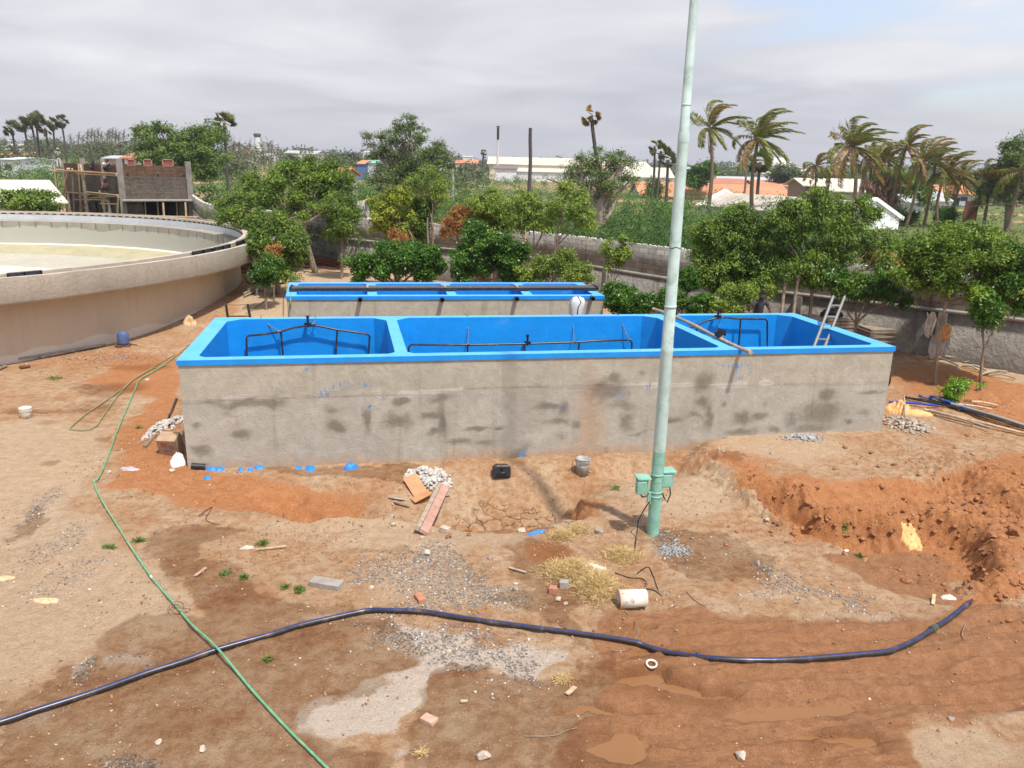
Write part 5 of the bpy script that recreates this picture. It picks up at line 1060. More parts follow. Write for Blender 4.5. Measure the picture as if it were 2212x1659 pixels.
board('brick', 'grey block offcut at the left edge of the straw', 'block', q('B', 1940, 868), q('B', 1995, 870), .12, .10, CONCP, .05, .05)
board('brick', 'pale block piece right of the pinkish plank', 'block', q('B', 1190, 515), q('B', 1240, 530), .12, .09, STONEW, .05, .05)
board('brick', 'flat brick fragment in the foreground mud below the pale ash patch', 'brick', q('G', 900, 1350), q('G', 975, 1385), .12, .05, pm('pink_brick', (.55, .36, .26), (.42, .27, .2), 9))
board('wood_chip', 'pale wood chip in the mud at lower centre right', 'wood chip', q('G', 1805, 1205), q('G', 1860, 1160), .06, .02, BAMB)
board('wood_chip', 'small wood chip standing near the black pipe end', 'wood chip', q('D', 1635, 1165), q('D', 1640, 1125), .05, .02, BAMB, .02, .08)
board('wood_chip', 'tiny wood chip left of the flat brick fragment', 'wood chip', q('G', 1135, 1250), q('G', 1180, 1247), .04, .02, BAMB)
board('wood_chip', 'thin dead stalk beside the pink and green wrapper', 'stalk', q('E', 1615, 290), q('E', 1810, 268), .035, .03, BAMB)
board('wood_chip', 'split stick pair at the gravel edge left of the straw', 'stick', q('B', 1620, 758), q('B', 1725, 788), .04, .02, BAMBG)
board('wood_chip', 'reddish wood sliver on the wet left ground', 'wood chip', q('E', 1230, 458), q('E', 1302, 405), .05, .02, PINKW)
# half-buried grey ring
c = gp(*q('U', 590, 1625)); mb = MB(); mb.lathe([(.16, -.03), (.20, -.03), (.20, .03), (.16, .03), (.16, -.03)], (0, 0, 0), 40); o = mb.build('concrete_ring', CONCP); o.location = c + Vector((0, 0, -.10)); o.rotation_euler = (.75, 0.15, 0); setp(o, 'half buried grey ring at the rim of the left pit', 'ring')
c = gp(*q('C', 745, 1372)); mb = MB(); mb.lathe([(.055, 0), (.075, 0), (.075, .02), (.055, .02), (.055, 0)], (0, 0, 0), 30); o = mb.build('plastic_ring', WHITEP); o.location = c + Vector((0, 0, .03)); o.rotation_euler = (.2, 0, 0); setp(o, 'small cream plastic ring lying in the puddle', 'ring')
# single stones
ST = [('B', 870, 440, .11, STONE, 'round grey stone at the trench edge left of the plank'), ('B', 890, 478, .055, STONEW, 'small stone in front of the grey trench stone'), ('B', 1095, 665, .10, STONEW, 'pale flat stone at the top edge of the gravel'), ('B', 1660, 890, .075, STONE, 'dark round stone on the gravel'),
      ('B', 1662, 855, .055, STONEW, 'pointed pale stone behind the dark round stone'), ('B', 1930, 955, .075, STONEW, 'white stone in front of the brick piece'), ('B', 1975, 980, .055, STONE, 'grey stone right of the white stone'), ('B', 1495, 695, .06, STONE, 'grey lump at the right end of the gravel top'),
      ('C', 415, 530, .11, STONE, 'largest grey boulder between the straw and the mast'), ('G', 1283, 1600, .10, STONEW, 'pale angular stone at the bottom centre'), ('F', 420, 1595, .10, STONEW, 'flat pale stone at the bottom right of centre'), ('D', 588, 612, .065, STONEW, 'pinkish stone at the pit lip'),
      ('E', 1280, 1545, .06, STONEW, 'pale stone at the lower left of the hose'), ('E', 1005, 1500, .06, STONEW, 'white stone in the pebbly lower left'), ('A', 685, 682, .075, STONEW, 'white stone right of the hose bend'), ('A', 1088, 672, .085, STONEW, 'tan stone in front of the plastic bag'),
      ('V', 990, 1155, .06, STONE, 'grey flat stone on the raised bank'), ('V', 1020, 1168, .05, STONE, 'second flat stone touching the grey one on the bank'), ('V', 1327, 1182, .06, STONE, 'lone bluish stone in the middle of the bank'), ('B', 1070, 565, .06, STONEW, 'stubby pale stone below the plank'),
      ('B', 1240, 560, .09, CLOD, 'brown clod under the plank'), ('B', 1365, 545, .065, CLOD, 'dark red clod right of the plank'), ('D', 1465, 1015, .10, CLOD, 'dark red lump at the front lip of the pit'), ('D', 2000, 735, .13, CLOD, 'big brown clod right of the orange sack'), ('D', 2150, 715, .16, CLOD, 'largest brown clod at the right edge'),
      ('E', 735, 380, .045, STONE, 'little dark stone on the pale sand right of the gravel'), ('E', 565, 535, .04, STONEW, 'little pale stone on the left sand'), ('F', 1755, 1355, .055, STONE, 'dark pebble in the mud at lower right'), ('A', 930, 100, .09, STONEW, 'pale stone beside the hose fork near the tank'), ('B', 1700, 520, .11, STONEW, 'tan stone left of the blue wrapper'),
      ('D', 1640, 50, .07, STONEW, 'white stone below the pipe bundle'), ('B', 750, 880, .06, STONEW, 'wedge shaped pale stone on the gravel'), ('B', 1240, 300 + 980, .05, STONEW, 'small pale stone left of the ash fan'), ('U', 1220, 1440, .14, STONE, 'broken concrete lump right of the rubble heap')]
for k, (kz, x, y, r_, m_, lb) in enumerate(ST):
    mb = MB(); c = gp(*q(kz, x, y)); rockmesh(mb, (0, 0, r_ * .32), r_ * .8, 300 + k, .62, .3, 2, k * .7); o = mb.build('stone', m_); o.location = c; setp(o, lb, 'stone')
# dry twigs and wires
TW = [('C', [(575, 1025), (640, 1090), (665, 1160), (630, 1220)], 'curved dead twig reaching the black pipe from above'), ('C', [(480, 1275), (560, 1280), (620, 1255)], 'dead twig under the black pipe'), ('C', [(515, 785), (600, 815), (680, 820), (712, 850), (700, 875)], 'black cable end curling right of the straw'),
      ('C', [(655, 790), (720, 748), (750, 790), (790, 900)], 'black cable arch between straw and mast gravel'), ('C', [(705, 888), (760, 895), (815, 935)], 'short black cable right of the lying pail'), ('G', [(1540, 1465), (1720, 1462), (1800, 1430), (1870, 1412)], 'forked dead twig lying in the wet mud at bottom centre'),
      ('E', [(1255, 70), (1340, 15), (1300, 90), (1350, 120), (1390, 125)], 'bent rusty wire on the ground below the tank corner'), ('A', [(1780, 880), (1790, 940), (1820, 980)], 'dark root sticking out of the left pit'), ('F', [(1840, 760), (1820, 830), (1880, 895)], 'thin dark twig right of the pipe end'), ('C', [(970, 905), (1020, 960), (1090, 1000)], 'brown stick at the mud edge below the mast'), ('D', [(210, 1270 + 250), (130, 1450)], 'thin stick left in the rutted mud')]
for kz, ps, lb in TW: stick(lb, gl(kz, *ps, lift=.015), .009, BLACKP if 'cable' in lb else (RUST if 'wire' in lb else BARK), 'cable' if 'cable' in lb else ('wire' if 'wire' in lb else 'twig'), 'cable' if 'cable' in lb else 'twig', None, 5, .6)
# straw heap
def blades(name, label, cat, areas, n, L, w, mat_, up=.5, hh=.08, seed=1):
    r_ = np.random.default_rng(seed); P = []
    for (px, py, rx, ry, wt) in areas:
        c = gp(px, py, False); B = wblob(px, py, rx, ry, c.z); k = int(n * wt); g = r_.normal(size=(k, 2)) * .5; x = B[0] + g[:, 0] * B[2]; y = B[1] + g[:, 1] * B[3]
        z = H(x, y) + hh * r_.random(k) * np.exp(-(g ** 2).sum(1)); P.append(np.stack([x, y, z], 1))
    P = np.concatenate(P); k = len(P); Dr = r_.normal(size=(k, 3)) * [1, 1, up * .5] + [0, 0, up * .6]; Dr = unit(Dr); Nn = unit(r_.normal(size=(k, 3)) + [0, 0, .6])
    V, F = leafquads(P, Dr, Nn, L * r_.uniform(.5, 1.4, k), np.full(k, w)); o = link(name, npmesh(name, V, F, r_.random(k)), mat_); return setp(o, label, cat, kind='stuff')
blades('dry_grass', 'dry straw and dead grass heaped left of the mast', 'dry grass', [(*q('C', 230, 770), 55, 24, .33), (*q('C', 400, 870), 42, 28, .38), (*q('C', 560, 680), 36, 14, .15), (*q('C', 180, 560), 30, 9, .08), (*q('B', 2050, 520), 30, 8, .05)], 13000, .11, .006, L_STRAW, .5, .14, 5)
blades('weeds', 'sparse green weeds dotted over the left ground', 'weeds', [(*q('E', 1660, 245), 8, 4, .12), (*q('E', 1540, 460), 6, 3, .1), (*q('E', 1420, 440), 8, 6, .06), (*q('E', 1890, 540), 9, 5, .14), (*q('E', 1800, 520), 8, 4, .06), (*q('E', 880, 225), 12, 3, .1), (*q('E', 690, 270), 14, 4, .06), (*q('E', 1690, 980), 7, 3, .05), (*q('A', 350, 90), 20, 5, .12), (*q('A', 880, 400), 4, 2, .04), (*q('D', 1065, 750), 6, 3, .05), (*q('D', 1195, 722), 6, 2, .05), (*q('C', 520, 250), 8, 5, .05)], 1500, .07, .02, L_GRASS, .8, .03, 6)
blades('dry_grass', 'small tuft of yellow straw on the mud right of the ash patch', 'straw', [(*q('G', 1780, 1100), 22, 7, .7), (*q('G', 885, 1570), 9, 6, .3)], 420, .09, .008, L_STRAW, .3, .03, 7)
heap('litter', 'fine leaf and twig litter strewn near the clarifier foot', 'litter', *q('T', 700, 1020), 2.2, 1.0, 260, .015, .05, BARK, .0, 31)
blades('litter', 'dead leaf and straw litter over the rough left and middle ground', 'litter', [(*q('T', 600, 1010), 120, 14, .3), (*q('T', 400, 1100), 120, 18, .2), (*q('E', 1500, 300), 120, 60, .2), (*q('B', 300, 550), 130, 60, .3)], 1500, .06, .018, L_DRY, .15, .0, 8)
# planks, bars and pipes along the clarifier foot
for k, (a, b_, w_, lb) in enumerate([((0, 1015), (510, 948), .06, 'long thin weathered pole'), ((230, 1000), (640, 935), .26, 'wide pinkish board'), ((260, 1025), (665, 945), .12, 'grey board'), ((120, 1045), (600, 965), .08, 'lower grey batten')]):
    board('plank', lb + ' in the timber pile at the clarifier foot', 'board', q('T', *a), q('T', *b_), w_, .05, [BAMBG, PINKW, BAMBG, CONCP][k], .06 + .05 * (k % 2), .06 + .05 * (k % 2), group='boards at the clarifier foot')
stick('pale blue pipe lying at the left picture edge below the boards', gl('T', (-20, 1062), (170, 1068), lift=.04), .03, pm('pale_blue_pipe', (.36, .46, .50), (.3, .38, .42)), 'pipe', 'pipe')
stick('short rusty pipe stub next to the pale blue pipe', gl('T', (130, 1092), (188, 1080), lift=.05), .06, RUST, 'pipe', 'pipe')
stick('dark log at the left picture edge', gl('T', (-20, 1105), (40, 1080), lift=.05), .05, BARK, 'log', 'log')
mb = MB(); c = gp(*q('T', 140, 1035)); r_ = random.Random(5)
for k in range(60):
    a = r_.uniform(-.5, .5); p = Vector((r_.gauss(0, .4), r_.gauss(0, .22), r_.uniform(.02, .22))); d = Vector((math.cos(a), math.sin(a), r_.uniform(-.1, .1))) * r_.uniform(.3, .7); mb.tube([p - d, p + Vector((0, 0, r_.uniform(-.02, .06))), p + d], .009, 4)
o = mb.build('rebar_offcuts', RUST); o.location = c; setp(o, 'tangled rusty rebar offcuts left of the boards', 'rebar', kind='stuff')
# rusty bar pile and bamboo pile at the back
def barpile(name, lab, grp, A, B, n, r, spread, hh, mat_, seed, mat2=None, wob=.02, L=1.0):
    r_ = random.Random(seed); a, b_ = gp(*A, False), gp(*B, False)
    for k in range(n):
        h_ = r_.random() ** 1.5 * hh; s_ = Vector((0, r_.gauss(0, spread) * (1 - .5 * h_ / max(hh, .01)), h_ + r)); e0, e1 = r_.uniform(-.1, .12), r_.uniform(-.12, .1); d = b_ - a
        p0 = a + d * e0 + s_; p1 = b_ + d * e1 + s_ * 1.0 + Vector((0, r_.gauss(0, spread * .5), 0))
        m = (p0 + p1) / 2 + Vector((0, r_.gauss(0, wob * 3), r_.uniform(-wob, wob * 2)))
        p0, p1 = p0, p1; stick(lab, [p0, m, p1], r * r_.uniform(.8, 1.2), mat2 if (mat2 and r_.random() < .3) else mat_, name, 'bar' if 'bar' in name else 'pole', grp, 5, .9)
barpile('rebar', 'rusty reinforcing bar in the heap against the compound wall', 'rusty reinforcing bars in one heap', q('S', 1000, 830), q('S', 1520, 880), 34, .022, .8, .38, RUST, 3, wob=.1)
barpile('bamboo_pole', 'bamboo pole in the stack between the clarifier and the first tree', 'stacked bamboo poles behind the clarifier', q('S', 560, 870), q('S', 930, 895), 30, .05, .8, .9, BAMBG, 4, BAMB)
barpile('timber_offcut', 'short timber offcut in the small heap near the left back corner of the small tank', 'timber offcuts near the small tank', q('S', 700, 1110), q('S', 850, 1060), 12, .05, .35, .25, BAMBG, 6, BARK)
stick('grey pipe stub standing in the timber offcuts', [gp(*q('S', 775, 1110)), gp(*q('S', 775, 1110)) + Vector((.05, 0, .6))], .06, pm('galv', (.45, .46, .46)), 'pipe', 'pipe')
# pipes bundle on the right
PB2 = [((1215, 1215), (2250, 1490), .035, 'black', BLACKPIPE), ((1335, 1212), (2250, 1470), .035, 'blue', pm('blue_pipe', (.03, .10, .42), (.02, .07, .3), 5, .5, dirt=(.3, .25, .2), dscale=3)), ((1430, 1228), (1720, 1330), .045, 'short bright blue', pm('blue_pipe', (.03, .1, .42))),
       ((1085, 1255), (1500, 1290), .035, 'dark blue', BLUESTR), ((1380, 1330), (2290, 1550), .04, 'crooked tan bamboo', BAMB), ((1420, 1345), (1930, 1495), .035, 'thin twisted tan', BAMBG), ((1600, 1270), (1880, 1305), .03, 'short pale', BAMB), ((1770, 1262), (1985, 1295), .03, 'separate short pale', BAMB), ((1720, 1300), (1935, 1335), .03, 'lower short pale', BAMB),
       ((1700, 1310), (2290, 1480), .06, 'thick brown bamboo', BAMBG), ((1450, 1240), (1700, 1300), .035, 'grey', CONCP), ((1600, 1290), (2290, 1500), .04, 'weathered grey-blue', pm('greyblue', (.22, .25, .28), (.3, .28, .22), 6, .6))]
for k, (a, b_, r_, lb, m_) in enumerate(PB2):
    p0, p1 = gl('W', a, b_, lift=.05 + .03 * (k % 3)); m = (p0 + p1) / 2; m.z = max(m.z, hz(m.x, m.y) + .05); stick(lb + ' pole or pipe in the bundle right of the long tank', [p0, m + Vector((0, .04 * math.sin(k * 3), .02)), p1], r_, m_, 'pipe' if k < 4 else 'pole', 'pipe' if k < 4 else 'pole', 'poles and pipes right of the tank')
stick('upright stick poking out of the orange sacking', [gp(*q('W', 1225, 1375)) + Vector((0, 0, .03)), gp(*q('W', 1195, 1300)) + Vector((0, 0, .38))], .025, BAMBG)
# slabs stack behind the long tank, right
c = gp(*q('W', 1210, 830)); _g = gp(1971, 757); c0 = Vector((_g.x - .80, _g.y + .45, 0)); c0.z = hz(c0.x, c0.y)
for k in range(9):
    mb = MB(); L_, W_ = 1.6, .95; mb.box((0, 0, 0), (L_, W_, .065), .17 + .03 * math.sin(k * 2.3)); o = mb.build('concrete_slab', pm('slab_edge', (.34, .28, .22), (.24, .19, .15), 5, .9, .01), bevel=.01); o.location = c0 + Vector((.03 * math.sin(k * 5), .03 * math.cos(k * 3), .05 + .078 * k)); setp(o, ['lowest', 'second', 'third', 'fourth', 'fifth', 'sixth', 'seventh', 'eighth', 'topmost'][k] + ' slab from the ground in the stack by the compound wall', 'concrete slab', 'concrete slabs in one stack')
for k in range(3):
    mb = MB(); mb.box((0, 0, 0), (1.6, .9, .075), .12); o = mb.build('concrete_slab', pm('slab_edge', (.34, .28, .22))); o.location = c0 + Vector((-1.6, .5, .95 - .105 * k - .09)); setp(o, ['top', 'middle', 'bottom'][k] + ' slab of the left stack under the black bundle', 'concrete slab', 'slabs of the left stack')
mb = MB(); mb.box((0, 0, 0), (1.5, .85, .66), .12); o = mb.build('plank_stack', pm('slab_edge', (.34, .28, .22))); o.location = c0 + Vector((-1.6, .5, .28)); setp(o, 'low block of stacked planks under the left slabs', 'plank stack')
crumple('plastic_bag', 'crumpled black plastic bundle on the left slab stack', 'plastic bag', 0, 0, .75, .5, .28, BLACKP, 61, loc=c0 + Vector((-1.6, .5, .93)))
stick('thin dark steel rod leaning against the compound wall behind the slabs', [Vector((c0.x - 1.9, c0.y + 1.2, c0.z + .9)), Vector((c0.x - 1.75, c0.y + 1.5, 3.05))], .025, STEELD, 'steel_rod', 'rod')
# two-legged black stand behind the left end
a_, b_ = Vector(onY(*q('T', 1437, 755), 20.3)), Vector(onY(*q('T', 1578, 755), 20.5)); ta, tb = Vector(onY(*q('T', 1427, 682), 20.3)), Vector(onY(*q('T', 1563, 680), 20.5))
t = thing('steel_stand', 'black two-legged steel stand behind the left end of the long tank', 'stand', (a_.x, a_.y, hz(a_.x, a_.y)))
for lo, hi in ((a_, ta), (b_, tb)): mb = MB(); d = (lo - hi); mb.tube([hi, lo + d * 1.6], .035, 4); mb.build('leg', STEELD, t, True)
mb = MB(); mb.tube([ta, (ta + tb) / 2 - Vector((0, 0, .02)), tb], .006, 5); mb.build('wire', BLACKP, t, True); mb = MB(); mb.tube([a_ + (a_ - ta) * .02, b_], .02, 4); mb.build('crossbar', RUST, t, True)
# white street lamp housing behind the tank rim
c = Vector(onY(*q('V', 92, 300), 21.6)); t = thing('lamp_housing', 'white rounded street lamp housing standing up behind the long tank rim', 'lamp housing', (c.x, c.y, hz(c.x, c.y)))
top = Vector(onY(*q('V', 88, 190), 21.6)); hh_ = top.z - c.z
n_ = 10; mb = MB(); prof = [(0.0, .155, .10), (.25, .16, .12), (.55, .2, .14), (.8, .22, .15), (.95, .17, .12), (1.02, .05, .05)]; vs = []
for s_, a, b_ in prof:
    for k in range(20): an = 2 * PI * k / 20; vs.append(c + Vector((a * math.cos(an) + .03 * s_, b_ * math.sin(an), (s_ - .35) * hh_ + .0 + (.35 * hh_) * s_)))
mb.add(vs, [(i * 20 + k, i * 20 + (k + 1) % 20, i * 20 + 20 + (k + 1) % 20, i * 20 + 20 + k) for i in range(5) for k in range(20)], True); mb.build('shell', pm('lamp_white', (.68, .68, .66), (.58, .58, .57), 3, .4), t, True)
mb = MB(); vs2 = [Vector(p) + Vector((-.03, -.03, 0)) for i, p in enumerate(vs)]; mb.tube([c + Vector((-.165 - .0, -.05, -.1)), c + Vector((-.2, -.08, hh_ * .5)), c + Vector((-.12, -.08, hh_ * 1.02))], .02, 6); mb.build('side_seam', ALU, t, True)
mb = MB(); mb.tube([c + Vector((.03, -.125, -.1)), c + Vector((.04, -.15, hh_ * .45)), c + Vector((.12, -.14, hh_ * .75)), c + Vector((.02, -.1, hh_ * 1.04))], .012, 6); mb.build('glass_gasket', BLACKP, t, True)
mb = MB(); mb.tube([Vector((c.x, c.y, t.location.z)), c + Vector((0, 0, -.1))], .03, 8); mb.build('stem', ALU, t, True)
# aluminium ladder
A_, B_ = T1[3], T1[2]
lt0, lt1 = Vector(onY(*q('V', 1716, 188), 20.9)), Vector(onY(*q('V', 1788, 190), 21.3)); lm0 = Vector(onP(*q('V', 1600, 492), T1[1] + (T1[2] - T1[1]) * .3 + np.array([-1.9, 0]), T1[2] + np.array([-1.9, 0]) + 0)); 
def ladp(x, y, Y): return Vector(onY(*q('V', x, y), Y))
lb0, lb1 = ladp(1600, 492, 19.0), ladp(1668, 492, 19.35)
t = thing('ladder', 'aluminium ladder standing in the right bay of the long tank', 'ladder', (lb0.x, lb0.y, -.4))
k0, k1 = lb0 + (lb0 - lt0) * .42, lb1 + (lb1 - lt1) * .42
for a, b_ in ((lt0, k0), (lt1, k1)): mb = MB(); mb.tube([a, b_], .042, 4); mb.build('rail', ALU, t, True)
for s_ in (.20, .44, .68, .90, 1.14, 1.34): a = lt0 + (lb0 - lt0) * s_; b_ = lt1 + (lb1 - lt1) * s_; mb = MB(); mb.tube([a, b_], .026, 8); mb.build('rung', ALU, t, True)
# ================================================================ PEOPLE
def skin(name, chains, parent, mat_, lev=2):
    """chains: lists of (point, radius); chains start on an existing point to branch"""
    vs, es, rr = [], [], []; key = {}
    for ch in chains:
        last = None
        for p, r in ch:
            k = tuple(round(c, 4) for c in p)
            if k not in key: key[k] = len(vs); vs.append(p); rr.append(r)
            i = key[k]
            if last is not None and last != i: es.append((last, i))
            last = i
    me = bpy.data.meshes.new(name); me.from_pydata(vs, es, []); o = link(name, me, mat_, parent)
    m = o.modifiers.new('skin', 'SKIN'); m.use_smooth_shade = True
    for i, r in enumerate(rr): me.skin_vertices[0].data[i].radius = (r, r); me.skin_vertices[0].data[i].use_root = (i == 0)
    s_ = o.modifiers.new('sub', 'SUBSURF'); s_.levels = lev; s_.render_levels = lev; return o
def person(label, loc, rz, J, shirt, legs, sc=1.0, hat=None, fingers=False, haircol=None, legsk=False):
    """J: joint dictionary in metres, person faces -y"""
    t = thing('person', label, 'person', loc, rz, None, sc); V_ = Vector
    P, N, Hd = V_(J['pelvis']), V_(J['neck']), V_(J['head']); ch = (P * .45 + N * .55)
    body = [[(P, .12), ((P + ch) / 2, .115), (ch, .145), (N - (N - ch) * .12, .085), (N, .052), (N + (Hd - N) * .35, .055), (Hd - (Hd - N) * .15, .082), (Hd, .098), (Hd + (Hd - N).normalized() * .075, .07)]]
    up = N - (N - ch) * .12
    for s_ in 'lr':
        sh, el, wr = V_(J['sh' + s_]), V_(J['el' + s_]), V_(J['wr' + s_]); d = (wr - el).normalized(); hd = wr + d * .085
        body.append([(up, .085), (sh, .06), (el, .043), (wr, .028), (wr + d * .04, .034), (hd, .034)])
        if fingers:
            sd_ = d.cross(V_((0, 0, 1))).normalized()
            for f, (o_, L_) in enumerate(((-.03, .06), (-.01, .075), (.01, .07), (.03, .055))): a = hd + sd_ * o_; body.append([(hd, .034), (a + d * .02, .0095), (a + d * L_ * .6 + V_((0, 0, -.01)), .009), (a + d * L_ + V_((0, 0, -.03)), .008)])
            body.append([(wr + d * .04, .034), (wr + d * .05 + sd_ * .045, .011), (wr + d * .09 + sd_ * .06, .009)])
        if 'kn' + s_ in J:
            hp, kn, an, to = V_(J['hp' + s_]), V_(J['kn' + s_]), V_(J['an' + s_]), V_(J['to' + s_]); body.append([(P, .12), (hp, .088), (kn, .058), ((kn + an) / 2, .055), (an, .036), (to, .03)])
    b = skin('body', body, t, SKIN, 2)
    # face: nose, eyes, mouth, ears
    fw = V_(J.get('face', (0, -1, 0))).normalized(); rt = fw.cross(V_((0, 0, 1))).normalized(); u2_ = rt.cross(fw)
    mb = MB(); mb.lathe([(0, .03), (.012, .01), (.016, -.015), (0, -.02)], Hd + fw * .092 - u2_ * .01, 8); mb.build('nose', SKIN, t)
    for s_ in (-1, 1): mb = MB(); mb.lathe([(0, .01), (.011, 0), (0, -.01)], Hd + fw * .086 + rt * .033 * s_ + u2_ * .012, 8); mb.build('eye', pm('eye_white', (.6, .58, .55)), t); mb = MB(); mb.lathe([(0, .028), (.012, 0), (0, -.028)], Hd + rt * .098 * s_, 8); mb.build('ear', SKIN, t)
    mb = MB(); mb.box(Hd + fw * .088 - u2_ * .045, (.045, .012, .010)); mb.build('mouth', pm('lip', (.12, .045, .04)), t)
    mb = MB(); r_ = random.Random(4); hc = Hd - fw * .02 + u2_ * .035
    for i in range(46 if not hat else 20):
        d = V_((r_.gauss(0, 1), r_.gauss(0, 1), r_.gauss(.5, .8))).normalized()
        if d.dot(fw) > .55 and d.z < .5: continue
        rockmesh(mb, hc + d * .075, .035 if not hat else .02, i, .9, .3, 0)
    mb.build('hair', HAIR if not hat else hat, t)
    if hat:
        mb = MB(); hc = Hd + u2_ * .06; mb.tube([hc + (rt * math.cos(a) + fw * math.sin(a)) * .085 for a in np.linspace(0, 2 * PI, 14)], .035, 8); mb.lathe([(.09, 0), (.06, .05), (0, .07)], hc, 12); mb.build('head_wrap', hat, t)
    sl = [[(P + V_((0, 0, .02)), .135), ((P + ch) / 2, .135), (ch, .165), (up, .10), (N - (N - up) * .3, .065)]]
    for s_ in 'lr': sh, el = V_(J['sh' + s_]), V_(J['el' + s_]); sl.append([(up, .10), (sh, .078), (sh + (el - sh) * .55, .07)])
    skin('shirt', sl, t, shirt, 2)
    if 'knl' in J:
        lg = [[(P - V_((0, 0, .0)), .14), (P + (ch - P) * .25, .125)]]
        for s_ in 'lr': hp, kn, an = V_(J['hp' + s_]), V_(J['kn' + s_]), V_(J['an' + s_]); lg.append([(P, .14), (hp, .105), (kn, .075), (kn + (an - kn) * (.8 if not legsk else .15), .062)])
        skin('trousers', lg, t, legs, 2)
    return t
GREYT = pm('grey_tshirt', (.055, .05, .055), (.035, .032, .035), 8, .9); LOIN = pm('checked_shorts', (.22, .25, .28), (.12, .13, .15), 30, .9)
# worker leaning over the back rim of the long tank
pl = Vector(onback(1640, 680, -.75)); wz = TZ - .72
pw_ = Vector((pl.x, pl.y + .12, 0))
W_ = person('person in a dark grey t-shirt leaning over the far rim of the long tank', (pw_.x, pw_.y, wz - .28), .17,
       dict(pelvis=(0, .12, .62), neck=(0, -.10, 1.28), head=(-.02, -.20, 1.45), shl=(-.19, -.08, 1.21), shr=(.19, -.08, 1.21), ell=(-.36, -.12, .98), wrl=(-.46, -.30, 1.12), elr=(.27, -.20, .99), wrr=(.20, -.42, .86), hpl=(-.10, .14, .58), hpr=(.10, .14, .58),
            knl=(-.12, -.05, .28), knr=(.12, -.05, .28), anl=(-.12, .12, .04), anr=(.12, .12, .04), tol=(-.13, -.08, .0), tor=(.13, -.08, .0), face=(-.3, -.8, -.6)), GREYT, LOIN, 1.0, None, True)
# he stands on a trestle plank
t = thing('trestle', 'plank trestle behind the long tank carrying the leaning worker', 'trestle', (pw_.x, pw_.y, hz(pw_.x, pw_.y))); zt = wz - .30
mb = MB(); mb.box((0, .05, zt - t.location.z), (1.4, .35, .05), .17); mb.build('plank', BAMB, t)
for s_ in (-.6, .6):
    for d_3 in (-.12, .2): mb = MB(); mb.tube([(s_, d_3 + s_ * .17, 0), (s_ * .95, d_3 * .6 + s_ * .17, zt - t.location.z)], .035, 6); mb.build('leg', BAMBG, t)
